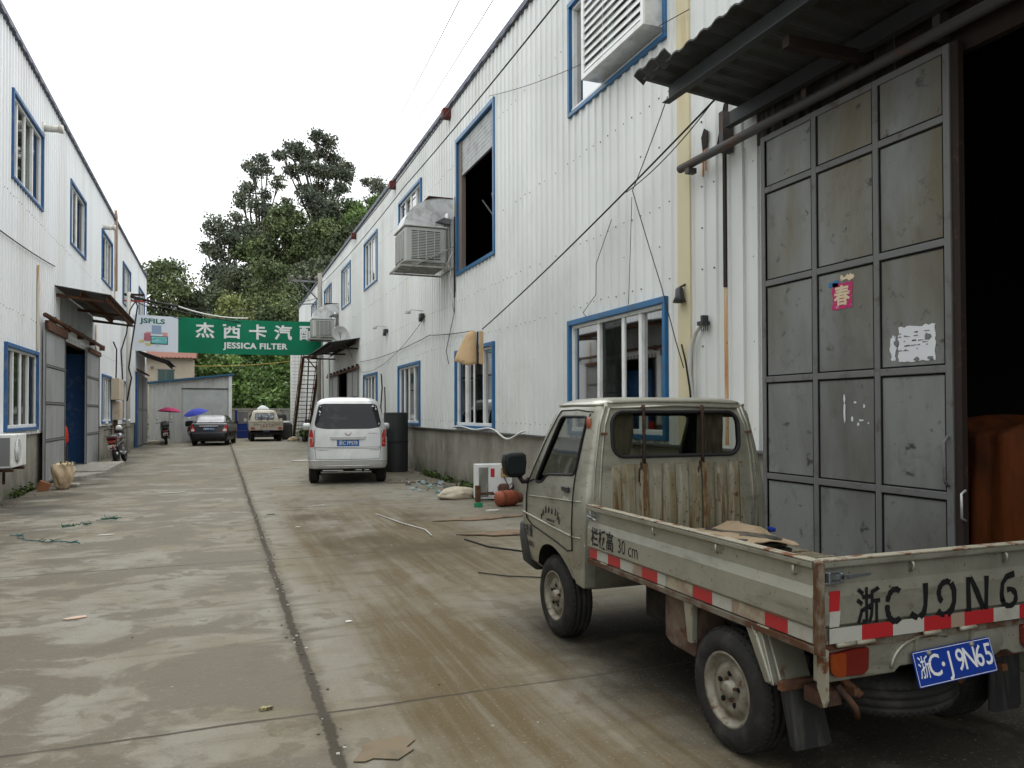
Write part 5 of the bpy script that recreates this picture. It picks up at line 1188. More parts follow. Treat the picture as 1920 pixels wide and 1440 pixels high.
# ------------------------------------------------------------------ motorcycles
def moto(name, loc, rz, label, body, seatc, lean=0, scoot=False):
    t = thing(name, loc, label, 'motorcycle' if not scoot else 'scooter', rz=rz); t.rotation_euler = (0, R(lean), rz); t.scale = (1.08,) * 3
    r_ = .29 if not scoot else .23
    for y in (.30, 1.55 if not scoot else 1.5):
        e = thing('wheel', (0, y, r_), None, None); e.parent = t
        q = MB(); w_ = .055 if not scoot else .06
        q.lathe([(r_ - .09, -w_ * .6), (r_ - .05, -w_), (r_ - .01, -w_ * .6), (r_, 0), (r_ - .01, w_ * .6), (r_ - .05, w_), (r_ - .09, w_ * .6), (r_ - .09, -w_ * .6)], (0, 0, 0), 'x', 24); q.build('tyre', M_tyre, e)
        q = MB(); q.lathe([(r_ - .085, -.03), (r_ - .075, 0), (r_ - .085, .03), (r_ - .085, -.03)], (0, 0, 0), 'x', 24); q.lathe([(.0, -.05), (.045, -.05), (.045, .05), (0, .05)], (0, 0, 0), 'x', 12)
        for i in range(5): a = 2 * math.pi * i / 5; q.tube([(0, 0, 0), (0, (r_ - .085) * math.cos(a), (r_ - .085) * math.sin(a))], .012, 5)
        q.build('rim', M_alu, e)
    fy = 1.55 if not scoot else 1.5
    q = MB(); q.tube([(-.07, fy, r_), (-.07, fy - .25, .78)], .02, 8); q.tube([(.07, fy, r_), (.07, fy - .25, .78)], .02, 8); build_each(q, 'front_fork', M_chrome, t)
    q = MB(); q.tube([(-.36, fy - .42, .98), (-.22, fy - .30, 1.0), (0, fy - .27, .93), (.22, fy - .30, 1.0), (.36, fy - .42, .98)], .014, 8); q.tube([(0, fy - .24, .75), (0, fy - .27, .94)], .03, 8); q.build('handlebar', M_blackp, t)
    q = MB(); hl = hloft([(.74, fy - .26, fy - .10, .08, .03, .05), (.80, fy - .30, fy - .06, .11, .04, .07), (.94, fy - .32, fy - .10, .12, .04, .07), (1.0, fy - .28, fy - .16, .08, .02, .04)], 4); q.add(hl.v, hl.f, 0, True); q.build('headlamp_cowl', body, t)
    if scoot:
        q = MB(); b_ = hloft([(.30, .25, .85, .10, .05, .08), (.42, .05, .88, .16, .06, .1), (.58, -.05, .85, .17, .07, .12), (.68, -.05, .82, .15, .06, .1)], 4); q.add(b_.v, b_.f, 0, True)
        q.box(-.14, .14, .80, 1.25, .27, .32); q.prism([(1.18, .27), (1.30, .27), (1.34, .80), (1.26, .82), (1.18, .45)], 'x', -.19, .19); q.build('bodywork', body, t, bevel=.02)
        q = MB(); s_ = hloft([(.66, -.02, .86, .13, .06, .1), (.72, -.04, .90, .15, .07, .1), (.76, .0, .86, .12, .06, .1)], 4); q.add(s_.v, s_.f, 0, True); q.build('seat', seatc, t)
        q = MB(); b_ = hloft([(.78, -.30, .02, .15, .05, .05), (.86, -.33, .04, .18, .07, .07), (1.02, -.32, .03, .17, .07, .07), (1.07, -.26, -.02, .10, .05, .05)], 4); q.add(b_.v, b_.f, 0, True); q.build('top_box', M_blackp, t)
    else:
        q = MB(); b_ = hloft([(.58, .62, 1.22, .10, .05, .08), (.68, .62, 1.28, .15, .06, .1), (.80, .70, 1.24, .15, .07, .1), (.86, .80, 1.12, .09, .05, .08)], 4); q.add(b_.v, b_.f, 0, True); q.build('fuel_tank', body, t)
        q = MB(); s_ = hloft([(.64, .0, .72, .11, .05, .08), (.72, -.06, .76, .14, .06, .09), (.78, -.08, .70, .12, .05, .08)], 4); q.add(s_.v, s_.f, 0, True); q.build('seat', seatc, t)
        q = MB(); q.box(-.13, .13, .62, 1.05, .25, .52); q.lathe([(0, -.16), (.10, -.15), (.12, 0), (.10, .15), (0, .16)], (0, .75, .34), 'x', 14); q.tube([(0, 1.25, .75), (0, 1.0, .3)], .03, 6); q.tube([(-.08, .30, .30), (-.08, .8, .38)], .025, 6); q.tube([(.1, .30, .55), (.1, .7, .62)], .02, 6); q.build('engine', mat('engine_grey', (.13, .13, .13), .5, .5), t, bevel=.02)
        q = MB(); q.box(-.08, .08, -.12, .25, .55, .62); b_ = hloft([(.48, .02, .5, .09, .04, .05), (.66, -.08, .55, .12, .05, .06)], 4); q.add(b_.v, b_.f, 0, True); q.build('tail_cowl', body, t, bevel=.02)
        q = MB(); q.tube([(-.13, .02, .79), (-.13, -.22, .80), (.13, -.22, .80), (.13, .02, .79)], .012, 6); q.build('luggage_rack', M_chrome, t)
    q = MB(); q.tube([(.14, 1.0, .30), (.16, .6, .26), (.17, -.02, .34)], .032, 8); q.build('exhaust_pipe', mat('exhaust_chrome', (.40, .40, .38), .3, .8), t)
    q = MB(); q.box(-.09, .09, -.16, -.11, .60, .67); q.build('tail_light', mat('dull_red', (.30, .04, .02), .4), t, bevel=.01)
    q = MB(); q.box(-.10, .10, -.155, -.148, .42, .56); q.build('number_plate', mat('moto_plate', (.55, .50, .45), .5, 0, [((.25, .05, .05), (20, 20, 20), .5, .55, 1)]), t)
    q = MB(); q.prism([(-.15, .52), (.02, .60), (.02, .57), (-.16, .44)], 'x', -.06, .06); q.build('mudguard', M_blackp, t)
    for sx in (-1, 1):
        q = MB(); q.tube([(sx * .20, fy - .30, 1.0), (sx * .27, fy - .33, 1.14)], .007, 5); q.lathe([(0, -.012), (.05, -.01), (.055, .008), (0, .012)], (sx * .29, fy - .34, 1.17), 'y', 14)
        q.build('mirror', mat('mirror_pale', (.62, .64, .64), .2, .3), t)
    q = MB(); q.tube([(-.05, .75, .28), (-.24, .70, .02)], .012, 6); q.build('side_stand', M_blackp, t)
    return t
M_mb = mat('moto_black', (.02, .02, .022), .25, 0, coat=.5); M_mr = mat('moto_darkred', (.09, .008, .014), .3, 0, coat=.5)
mo = moto('motorcycle', (-2.90, 25.7, 0), R(-3), 'black motorcycle with dark red saddle by the left wall under the meter boxes', M_mb, M_mr, lean=-7)
q = MB(); b_ = hloft([(.95, 1.05, 1.27, .10, .05, .05), (1.05, 1.02, 1.30, .13, .06, .06), (1.14, 1.06, 1.27, .10, .05, .05), (1.18, 1.12, 1.20, .04, .02, .02)], 4)
q.add([v + Vector((.0, .0, .0)) for v in b_.v], b_.f, 0, True)
for v in q.v: v.y -= .0
hm = q.build('helmet', mat('helmet_white', (.66, .67, .66), .2, 0, coat=.5)); hm.scale = (.7, .7, .7); hm.location = (-2.95, 27.0, 1.0)
tag(hm, 'white helmet hanging on the handlebar of the motorcycle by the left wall', 'helmet')
s1 = moto('scooter', (-2.38, 40.6, 0), R(4), 'dark scooter with black top box under the pink umbrella', M_mb, M_black, lean=-5, scoot=True)
s2 = moto('scooter', (-1.35, 43.2, 0), R(-10), 'second scooter hidden behind the black sedan under the blue umbrella', M_mb, M_black, lean=-4, scoot=True)
def umbrella(loc, rx, ry, colr, label, rad=.52):
    t = thing('umbrella', loc, label, 'umbrella'); t.rotation_euler = (R(rx), R(ry), 0)
    q = MB(); n = 32; vs = [(0, 0, .22)]
    for j in range(1, 6):
        for i in range(n):
            a = 2 * math.pi * i / n; r_ = rad * j / 5 * (1 - .07 * (j / 5) * abs(math.sin(a * 4))); vs.append((r_ * math.cos(a), r_ * math.sin(a), .22 * (1 - (j / 5) ** 2.2)))
    fs = [(0, 1 + i, 1 + (i + 1) % n) for i in range(n)] + [(1 + j * n + i, 1 + (j + 1) * n + i, 1 + (j + 1) * n + (i + 1) % n, 1 + j * n + (i + 1) % n) for j in range(4) for i in range(n)]
    q.add(vs, fs, 0, True); q.build('canopy', mat('umbrella_' + colr[0], colr[1], .8), t, fix=False)
    q = MB(); q.tube([(0, 0, -.75), (0, 0, .27)], .012, 6); q.build('shaft', M_chrome, t)
    q = MB()
    for i in range(8): a = 2 * math.pi * (i + .5) / 8; q.tube([(0, 0, .18), (rad * .9 * math.cos(a), rad * .9 * math.sin(a), .02)], .004, 4)
    build_each(q, 'ribs', M_black, t)
umbrella((-2.28, 41.0, 1.60), -3, 3, ('pink', (.34, .03, .10)), 'pink umbrella fixed over the dark scooter beside the grey shed', .55)
umbrella((-1.15, 42.6, 1.52), 12, -14, ('blue', (.03, .045, .30)), 'blue umbrella tilted over the second scooter behind the black sedan', .60)

# ------------------------------------------------------------------ evaporative coolers on brackets
def cooler(y0, label, dark=False):
    t = thing('evaporative_cooler', (XR, y0, 4.5), label, 'cooler', 'evaporative coolers on the right wall')
    W0, W1, D, z0, z1 = -1.10, -.20, 1.02, .24, 1.0
    q = MB(); q.box(W0, W1, 0, D, z0, z1); bo = q.build('housing', M_cooler, t, bevel=.04)
    def louvers(mb, face):
        n = 17
        for i in range(n):
            z = z0 + .09 + i * (z1 - z0 - .18) / n
            if face == 'y': mb.box(W0 + .14, W1 - .12, -.016, -.004, z, z + .018)
            elif face == 'y2': mb.box(W0 + .14, W1 - .12, D + .004, D + .016, z, z + .018)
            else: mb.box(W0 - .016, W0 - .004, .12, D - .12, z, z + .018)
    for f in ('y', 'y2', 'x'):
        k = MB(); 
        if f == 'y': k.box(W0 + .13, W1 - .11, -.005, .0 - .001, z0 + .07, z1 - .08)
        elif f == 'y2': k.box(W0 + .13, W1 - .11, D + .001, D + .005, z0 + .07, z1 - .08)
        else: k.box(W0 - .005, W0 - .001, .11, D - .11, z0 + .07, z1 - .08)
        k.build('vent_opening', mat('vent_dark', (.05, .05, .045), .8), bo)
        q = MB(); louvers(q, f)
        if f == 'y':
            for x in (W0 + .13, W0 + .28, W0 + .46, W0 + .64, W1 - .12): q.box(x - .008, x + .008, -.019, -.003, z0 + .07, z1 - .08)
        elif f == 'x':
            for y in (.12, .38, .64, .9): q.box(W0 - .019, W0 - .003, y - .008, y + .008, z0 + .07, z1 - .08)
        q.build('grille', M_cooler, bo)
    q = MB(); q.box(W0 - .03, W1 + .03, -.03, D + .03, z1 + .0, z1 + .035); q.build('lid', M_cooler, t, bevel=.015)
    # elbow duct into the wall
    oc = (-.12, 1.04); P = []; I = []
    for i in range(25):
        a = R(180 - 90 * i / 24); P.append((-.16 + .92 * math.cos(a), 1.04 + .66 * math.sin(a))); I.append((-.10 + .28 * math.cos(a), 1.04 + .22 * math.sin(a)))
    poly = P + [(.0, 1.70), (.0, 1.26)] + I[::-1]
    q = MB(); q.prism(poly, 'y', .16, .86, 0, None, True)
    q.build('duct', M_alu, t)
    k = MB()
    for i in (0, 4, 8, 12, 16, 20): k.tube([(P[i][0] * .999, .159, P[i][1]), (I[i][0], .159, I[i][1])], .0025, 4)
    k.tube([(x, .157, z) for x, z in P], .006, 4); k.build('duct_seam', mat('seam_grey', (.45, .45, .45), .5, .3), t)
    k = MB(); k.box(-.55, .0, .14, .88, 1.715, 1.725); k.build('rain_plate', M_rust, t)
    k = MB(); k.prism([(-.42, 1.14), (-.10, 1.10), (-.10, 1.22), (-.25, 1.24)], 'y', -.02, .12); k.build('motor_hood', M_galv, t); k = MB(); k.lathe([(.06, 0), (.06, .12), (.03, .15)], (-.16, .05, 1.2), 'z', 12); k.build('vent_cap', M_alu, t)
    q = MB(); s = .016
    for y in (-.06, D + .04): q.box(W0 - .12, .0, y - s, y + s, .13, .165); q.tube([(W0 + .2, y, .17), (-.02, y, .62)], .018, 4, sq=True)
    q.box(W0 - .12, W0 - .09, -.06, D + .04, .13, .165); q.box(-.06, -.03, -.06, D + .04, .13, .165); q.box(-.03, .0, -.06, -.02, -.35, 1.7)
    build_each(q, 'bracket', mat('cooler_bracket', (.32, .32, .29), .6, .2, [((.14, .10, .07), (8, 8, 8), .5, .7, 4)]), t)
    q = MB(); q.prism([(W0 - .02, .17), (W1, .17), (W1 + .02, .235), (W0 - .05, .235)], 'y', .0, D); q.build('water_tray', mat('tray_dark', (.14, .14, .12), .6, 0, [((.25, .24, .2), (6, 6, 6), .5, .6, 3)]), t)
    q = MB(); q.tube([(W1 + .02, -.02, .25), (W1 + .10, -.05, .05), (W1 + .05, -.05, -.1), (W1 + .12, -.04, -.6), (-.03, -.02, -.8)], .014, 6); q.tube([(W1, -.03, .2), (-.10, -.08, .45), (-.02, -.04, .5)], .012, 6); q.build('drain_hose', M_cablew, t)
    return t
cooler(16.1, 'large grey evaporative cooler with curved duct, nearer one beside the tall opening')
cooler(33.5, 'far evaporative cooler with curved duct beside the right end of the green banner')

# ------------------------------------------------------------------ split air conditioner outdoor units
def ac_unit(loc, rz, label, w_=.80, d=.30, h=.55, wall=False):
    t = thing('air_conditioner', loc, label, 'air conditioner', rz=rz)
    q = MB(); q.box(-w_ / 2, w_ / 2, 0, d, .03, h); b_ = q.build('casing', M_white, t, bevel=.012)
    q = MB(); q.lathe([(.0, -.006), (.20, -.006), (.20, -.001), (0, -.001)], (-.13, 0, h / 2 + .015), 'y', 28); fo = q.build('fan_opening', mat('vent_dark', (.05, .05, .045), .8), b_)
    q = MB()
    for r_ in (.05, .08, .11, .14, .17, .2): q.lathe([(r_ - .004, -.016), (r_ + .004, -.016), (r_ + .004, -.008), (r_ - .004, -.008), (r_ - .004, -.016)], (-.13, 0, h / 2 + .015), 'y', 28)
    for i in range(8): a = math.pi * i / 4; q.tube([(-.13, -.012, h / 2 + .015), (-.13 + .2 * math.cos(a), -.012, h / 2 + .015 + .2 * math.sin(a))], .004, 4)
    q.build('fan_guard', M_white, b_)
    q = MB(); q.box(-w_ / 2 - .002, -w_ / 2 - .001, .03, d - .03, .06, h - .05); q.build('side_fins', mat('fins_grey', (.22, .22, .22), .6, .3), b_)
    q = MB(); q.box(-w_ / 2 + .05, -w_ / 2 + .10, .02, d - .02, 0, .03); q.box(w_ / 2 - .10, w_ / 2 - .05, .02, d - .02, 0, .03); build_each(q, 'foot', M_galv, t)
    return t
a1 = ac_unit((-3.20, 15.35, .60), R(90), 'white air conditioner unit hung on the left wall below the nearest window', h=.58, w_=1.0, d=.30)
q = MB(); q.box(-.40, -.36, .0, .33, -.04, -.002); q.box(.36, .40, .0, .33, -.04, -.002); q.box(-.40, -.36, .29, .33, -.3, -.04); q.box(.36, .40, .29, .33, -.3, -.04); build_each(q, 'wall_bracket', M_rust, a1)
# scrapped unit on the ground by the right wall
t = thing('air_conditioner', (4.50, 12.75, 0), 'gutted white air conditioner standing open by the right wall', 'air conditioner', rz=R(-8))
q = MB(); q.box(-.33, .33, .0, .012, .02, .62); q.box(-.33, -.318, .013, .30, .02, .62); q.box(.318, .33, .013, .30, .02, .62); q.box(-.318, .318, .013, .30, .02, .032); q.box(-.318, .318, .013, .30, .608, .62); b_ = q.build('casing', M_white, t, bevel=.003)
q = MB(); q.box(-.29, -.12, -.004, -.001, .06, .57); q.build('coil', mat('coil_grey', (.18, .18, .165), .6, .2, [((.28, .28, .25), (60, 60, 3), .5, .55, 2)]), b_)
q = MB(); q.box(-.08, -.01, -.004, -.001, .40, .55); q.build('red_label', mat('label_red', (.45, .03, .05), .5), b_)
q = MB(); q.box(.10, .23, -.03, -.001, .40, .56); q.build('relay_box', mat('relay_brown', (.40, .26, .12), .6), b_, bevel=.006)
q = MB(); q.tube([(.16, -.02, .40), (.20, -.05, .30), (.24, -.03, .25), (.30, -.06, .30)], .008, 5); q.tube([(.33, .1, .58), (.42, .0, .50), (.38, -.06, .34), (.28, -.1, .2), (.16, -.12, .14)], .022, 6); q.tube([(.35, .1, .5), (.44, .05, .4), (.45, .0, .1)], .03, 6); q.build('dangling_cables', M_cable, t)
q = MB(); q.lathe([(0, 0), (.09, 0), (.10, .03), (.10, .22), (.07, .27), (0, .28)], (.12, -.14, .02), 'z', 16); q.tube([(-.05, -.1, .14), (-.3, -.12, .13), (.1, -.2, .12)], .018, 6); q.build('compressor', M_rust, t)
# orange gas bottle on its side
t = thing('gas_bottle', (4.38, 11.85, .13), 'dented orange gas bottle lying beside the gutted air conditioner', 'gas bottle', rz=R(14))
q = MB(); q.lathe([(0, -.21), (.06, -.205), (.115, -.17), (.13, -.12), (.13, .12), (.115, .17), (.06, .205), (0, .21)], (0, 0, 0), 'x', 28)
q.build('tank', mat('gas_orange', (.26, .075, .04), .5, .1, [((.20, .05, .03), (8, 8, 8), .45, .65, 5), ((.10, .06, .05), (14, 14, 14), .6, .7, 4)], .1), t)
q = MB(); q.lathe([(.135, -.11), (.137, -.10), (.135, -.09)], (0, 0, 0), 'x', 28); q.lathe([(.135, .09), (.137, .10), (.135, .11)], (0, 0, 0), 'x', 28); q.lathe([(.09, .17), (.09, .27)], (0, 0, 0), 'x', 20); q.build('collar', mat('gas_collar', (.12, .05, .035), .7), t)
q = MB(); q.prism(rrect2(-.06, .06, -.2, .2, .03, 3), 'z', 0, .02); 
q = MB()   # brown square tin
q.box(4.09, 4.17, 12.55, 12.63, 0, .28); tag(q.build('square_tube', M_rust, bevel=.006), 'short rusty square tube standing left of the gutted air conditioner', 'tube')
# sack
def sack(name, loc, rz, s, label, m_, flat=.5):
    b = bmesh.new(); bmesh.ops.create_icosphere(b, subdivisions=4, radius=1)
    for v in b.verts:
        n1 = mnoise.noise(v.co * 1.6 + Vector(loc)) * .16 + mnoise.noise(v.co * 4 + Vector(loc)) * .06
        v.co *= 1 + n1; k = v.co.x
        v.co.y *= 1 - .45 * max(0, -k) ** 2 ; v.co.z *= 1 - .5 * max(0, -k) ** 2
        v.co = Vector((v.co.x * s[0], v.co.y * s[1], v.co.z * s[2])); v.co.z = max(v.co.z, -s[2] * flat)
    zm = min(v.co.z for v in b.verts)
    for v in b.verts: v.co.z -= zm
    me = bpy.data.meshes.new(name); b.to_mesh(me); b.free()
    for p_ in me.polygons: p_.use_smooth = True
    me.materials.append(m_); o = mesh_obj(name, me, None, loc); o.rotation_euler = (0, 0, rz); return tag(o, label, 'sack')
M_sack = mat('sack_cream', (.47, .41, .32), .85, 0, [((.33, .28, .2), (6, 6, 6), .45, .7, 5)], .4, (30, 30, 30))
sack('sack', (3.95, 13.25, 0), R(20), (.42, .22, .14), 'pale cream sack lying by the right wall left of the gutted air conditioner', M_sack)
sb_ = thing('rubbish_bag', (-2.95, 17.9, 0), 'bulging beige woven bag of rubbish below the left gateway', 'bag')
b = bmesh.new(); bmesh.ops.create_icosphere(b, subdivisions=4, radius=1)
for v in b.verts:
    n1 = mnoise.noise(v.co * 1.7) * .26 + mnoise.noise(v.co * 4.5) * .13 + mnoise.noise(v.co * 11) * .04; v.co *= 1 + n1
    wz = v.co.z; f = .92 + .24 * wz; v.co = Vector((v.co.x * .22 * f, v.co.y * .20 * f, max(-.27, min(.24, v.co.z * .34) + .03 * math.sin(7 * math.atan2(v.co.y, v.co.x)) * max(0, wz))))
for v in b.verts: v.co.z += .27
me = bpy.data.meshes.new('bag'); b.to_mesh(me); b.free()
for p_ in me.polygons: p_.use_smooth = True
me.materials.append(mat('bag_woven', (.56, .43, .29), .8, 0, [((.40, .29, .18), (8, 8, 3), .45, .7, 5)], .4, (30, 30, 12))); mesh_obj('bag', me, sb_)
q = MB(); r2 = random.Random(31)
for i in range(26):
    a = r2.uniform(0, 6.28); rr = r2.uniform(.02, .19); x, y = rr * math.cos(a), rr * math.sin(a); sz = r2.uniform(.03, .09)
    q.add([(x, y, .46), (x + sz * r2.uniform(-1, 1), y + sz, .48 + r2.uniform(0, .09)), (x + sz, y + sz * r2.uniform(-1, 1), .47 + r2.uniform(0, .1))], [(0, 1, 2)], r2.randint(0, 1))
q.build('rubbish', [mat('rub_a', (.40, .36, .28), .8), mat('rub_b', (.13, .15, .06), .8)], sb_, fix=False)
q = MB(); q.box(-3.10, -2.75, 18.2, 18.5, 0, .07); tag(q.build('stone_slab', M_conc, bevel=.02), 'flat stone slab behind the beige rubbish bag', 'stone')
q = MB(); q.box(-.10, .10, -.045, .045, 0, .20); bk = q.build('brick', mat('brick_red', (.26, .11, .055), .85, 0, [((.18, .09, .05), (20, 20, 20), .5, .7, 4)], .2), bevel=.008); bk.location = (-3.28, 17.5, 0); bk.rotation_euler = (R(12), R(22), R(30))
tag(bk, 'reddish brick leaning at the foot of the left wall', 'brick')
q = MB(); b_ = [(0, .48), (.03, .47), (.075, .43), (.085, .25), (.08, .1), (.06, 0), (0, 0)]
q.lathe([(r_, z) for r_, z in b_], (-3.60, 21.8, .75), 'z', 10)
for i, v in enumerate(q.v): v.x += .03 * math.sin(i * 2.1); v.y += .03 * math.sin(i * 1.3)
tag(q.build('red_jacket', mat('jacket_red', (.50, .035, .012), .8)), 'bright red jacket hanging in the left gateway', 'jacket')
q = MB(); q.box(-3.68, -3.52, 21.7, 21.9, .02, .74); tag(q.build('stool', M_dark, bevel=.02), 'dark stool under the red jacket in the left gateway', 'stool')
# dark roll standing behind the van
t = thing('plastic_roll', (4.30, 19.95, 0), 'tall dark grey corrugated plastic roll standing behind the van', 'roll')
q = MB(); prof = [(.0, 0)]
for i in range(40):
    z = 1.52 * i / 40; prof += [(.31, z), (.318, z + .012), (.318, z + .024), (.31, z + .036)]
prof += [(.31, 1.53), (.29, 1.535), (.285, 1.40), (0, 1.40)]
q.lathe(prof, (0, 0, 0), 'z', 40); q.build('roll', mat('roll_dark', (.035, .037, .037), .5), t)
q = MB(); q.lathe([(.30, .76), (.322, .765), (.322, .79), (.30, .795)], (0, 0, 0), 'z', 40); q.build('band', M_black, t)
q = MB(); q.tube([(4.62, 23.2, 1.0), (4.60, 23.5, 1.7), (4.66, 23.6, 2.3), (4.62, 23.5, 2.62), (4.66, 23.75, 2.72)], .022, 6); q.tube([(4.64, 23.0, 1.0), (4.62, 22.95, 1.9), (4.66, 23.2, 2.3)], .02, 6); tag(q.build('hose', M_cable), 'two bent black hoses on the right wall above the plastic roll', 'hose')
# cardboard hung on the wire
t = thing('hanging_cardboard', (4.50, 13.7, 2.42), 'brown cardboard sheets hanging from the wire over a right-hand window', 'cardboard')
M_cbd = mat('hung_cardboard', (.50, .35, .20), .85, 0, [((.42, .28, .15), (3, 3, 3), .45, .7, 4), ((.30, .2, .11), (9, 2, 9), .62, .72, 3)])
q = MB(); vs = []; n = 12
for j in range(9):
    v = j / 8; xl = -.45 + .26 * v ** 1.3; xr = -.03
    for i in range(n + 1):
        u = i / n; vs.append((xl + (xr - xl) * u, .05 - .16 * math.sin(u * 2.6) * (1 - .5 * v), .0 + .60 * v + .05 * (1 - u) * (1 - v) * math.sin(u * 6 + 1) + (.03 * math.sin(u * 3.1) if j == 8 else 0)))
q.add(vs, [(j * (n + 1) + i, j * (n + 1) + i + 1, (j + 1) * (n + 1) + i + 1, (j + 1) * (n + 1) + i) for j in range(8) for i in range(n)], 0, True)
o = q.build('left_sheet', M_cbd, t, fix=False); md = o.modifiers.new('s', 'SOLIDIFY'); md.thickness = .008
q = MB(); q.prism([(.01, .02), (.10, .0), (.10, .62), (.02, .63)], 'y', -.03, -.02); q.build('right_sheet', M_cbd, t)
q = MB(); q.prism([(-.03, .01), (.012, .01), (.016, .62), (-.02, .62)], 'y', .0, .01); q.build('dark_fold', M_blackp, t)

# ------------------------------------------------------------------ cables
def cable(pts, r, label, m_=None, name='cable', group=None):
    q = MB(); q.tube(pts, r, 5); return tag(q.build(name, m_ or M_cable), label, 'cable', group)
cable(sag((4.55, 6.3, 4.62), (4.52, 13.5, 3.06), .06), .011, 'thick black wire slanting down the right wall to the hanging cardboard')
cable(sag((4.60, 7.3, 5.0), (4.58, 8.05, 4.16), .02) + sag((4.58, 8.05, 4.16), (4.66, 7.55, 2.95), .01)[1:] + [(4.62, 7.2, 2.3), (4.64, 7.08, 2.0)], .006, 'thin wire drooping from the slanting wire to the bent pipe')
cable(sag((4.60, 8.1, 4.10), (4.66, 8.3, 2.84), .0) , .004, 'thin vertical wire above the nearest lower window')
cable(sag((4.6, 6.2, 4.75), (4.58, 8.2, 4.18), .10), .006, 'slack thin wire beside the rusty gate track')
cable([(4.70, 8.8, 4.0), (4.68, 9.2, 3.5), (4.70, 9.25, 3.1), (4.68, 9.6, 2.9), (4.70, 9.55, 2.84)], .005, 'thin wavy wire above the left corner of the nearest lower window')
cable(sag((4.68, 6.99, 5.83), (4.70, 13.6, 7.45), .12), .005, 'thin wire crossing the louvred upper window')
cable(sag((4.45, 5.0, 7.45), (4.55, 20, 7.5), .10) + sag((4.55, 20, 7.5), (4.62, 38, 7.8), .12)[1:], .014, 'black cable running along the upper part of the right wall')
cable(sag((4.45, 6.0, 8.12), (4.60, 17, 8.0), .06) + sag((4.60, 17, 8.0), (4.62, 30, 8.1), .08)[1:], .012, 'black cable running just under the right roof edge')
for i, (x0, x1, z1) in enumerate(((3.69, 7.9, 13.9), (4.16, 8.6, 14.0))):
    cable(sag((x0 - 1.1, 4, 6.7), (x1 + 1.5, 60, 18.2), .5, 20), .008, ('left' if i == 0 else 'right') + ' one of the two thin wires crossing the sky')
cable([(4.69, 16.0 - 4.2 * k / 24, 1.215 + .025 * math.sin(k * .55) - .13 * math.exp(-((k - 19) / 3.0) ** 2)) for k in range(25)], .018, 'white hose sagging below the cardboard-covered window', M_cablew, 'hose')
cable(sag((4.70, 27.8, 3.35), (4.70, 18.0, 3.38), .10), .009, 'thin cable along the right wall left of the near cooler pipe')
cable(sag((4.70, 18.0, 3.38), (4.70, 14.6, 3.15), .02), .009, 'thin cable on the right wall between cooler pipe and cardboard')
cable(sag((4.69, 27.5, 2.95), (4.69, 18.3, 3.9), .35), .006, 'thin slack cable below the wall lamps')
cable([(4.72, 15.98, 4.3), (4.72, 15.98, 3.7), (4.71, 16.6, 2.9), (4.71, 16.4, 2.6)], .008, 'thin drain line hanging below the near cooler')
q = MB(); q.box(XR - .06, XR - .035, 15.97, 16.0, 4.0, 5.75); tag(q.build('black_bar', M_darkrust), 'thin dark bar beside the tall opening', 'bar')
# gutter stubs at the right roof edge
for (y, l_) in ((16.4, 'nearest'), (22.1, 'middle'), (29.0, 'farthest')):
    q = MB(); q.box(XR - .20, XR + .0, y - .10, y + .10, ROOF_R - .24, ROOF_R - .03); tag(q.build('gutter_outlet', mat('outlet_red', (.10, .025, .022), .7), bevel=.01), f'dark red gutter outlet under the right roof edge, {l_} of three', 'gutter outlet', 'gutter outlets')
# bell lamp and bent pipe
t = thing('wall_lamp', (XR, 7.2, 2.78), 'black bell-shaped lamp on the yellow stained strip', 'lamp')
q = MB(); q.lathe([(.03, .10), (.045, .08), (.05, 0), (.075, -.06), (.07, -.062), (0, -.02)], (-.10, .0, .0), 'z', 20); q.build('shade', M_blackp, t); q = MB(); q.tube([(-.10, 0, .10), (-.05, -.03, .13), (-.0, -.03, .10)], .014, 6); q.box(-.03, .0, -.06, .0, .02, .12); q.build('arm', M_blackp, t)
t = thing('bent_pipe', (XR, 7.0, 1.16), 'bent grey pipe with black cable rising behind the truck cab', 'pipe')
q = MB(); q.tube([(-.06, .02, 0), (-.06, .03, .5), (-.06, .08, .8), (-.06, .05, 1.05), (-.06, -.05, 1.22), (-.06, -.17, 1.29)], .024, 10); q.build('pipe', M_steelw, t)
q = MB(); q.box(-.11, -.02, -.24, -.14, 1.27, 1.31); q.box(-.10, -.03, -.23, -.19, 1.31, 1.37)
for i in range(4): q.box(-.07 + .012 * i, -.064 + .012 * i, -.16 - .02 * i, -.155 - .02 * i, 1.21, 1.27)
q.build('pipe_cap', M_blackp, t); q = MB(); q.tube([(-.09, -.01, .36), (-.09, .03, .62), (-.09, .1, .9), (-.09, .18, 1.1)], .010, 6); q.box(-.09, -.03, -.02, .06, .42, .46); q.build('strap', M_black, t)
# small lamps on the right wall, dish
for y, z, l_ in ((23.3, 4.02, 'left of the pair'), (18.8, 3.95, 'right of the pair, nearer the cooler')):
    t = thing('security_lamp', (XR, y, z), f'small wall lamp on a white arm, {l_}', 'lamp')
    q = MB(); q.tube([(-.02, .05, .12), (-.30, .1, .15), (-.32, .5, .12)], .012, 5); q.box(-.36, -.24, .4, .6, .10, .15); q.build('arm', M_steelw, t); q = MB(); q.box(-.12, .0, -.12, .10, -.06, .04); q.prism([(-.10, -.06), (.06, -.06), (.02, -.16), (-.04, -.16)], 'x', -.14, -.06); q.build('lamp_head', M_blackp, t)
t = thing('satellite_dish', (4.40, 30.6, 4.30), 'pale satellite dish on the canopy over the far right doorway', 'satellite dish')
q = MB(); q.lathe([(.30, 0), (.24, .06), (.14, .10), (0, .12)], (0, 0, .32), 'y', 24); q.build('reflector', mat('dish_grey', (.50, .51, .49), .6), t, fix=False).modifiers.new('s', 'SOLIDIFY').thickness = .01
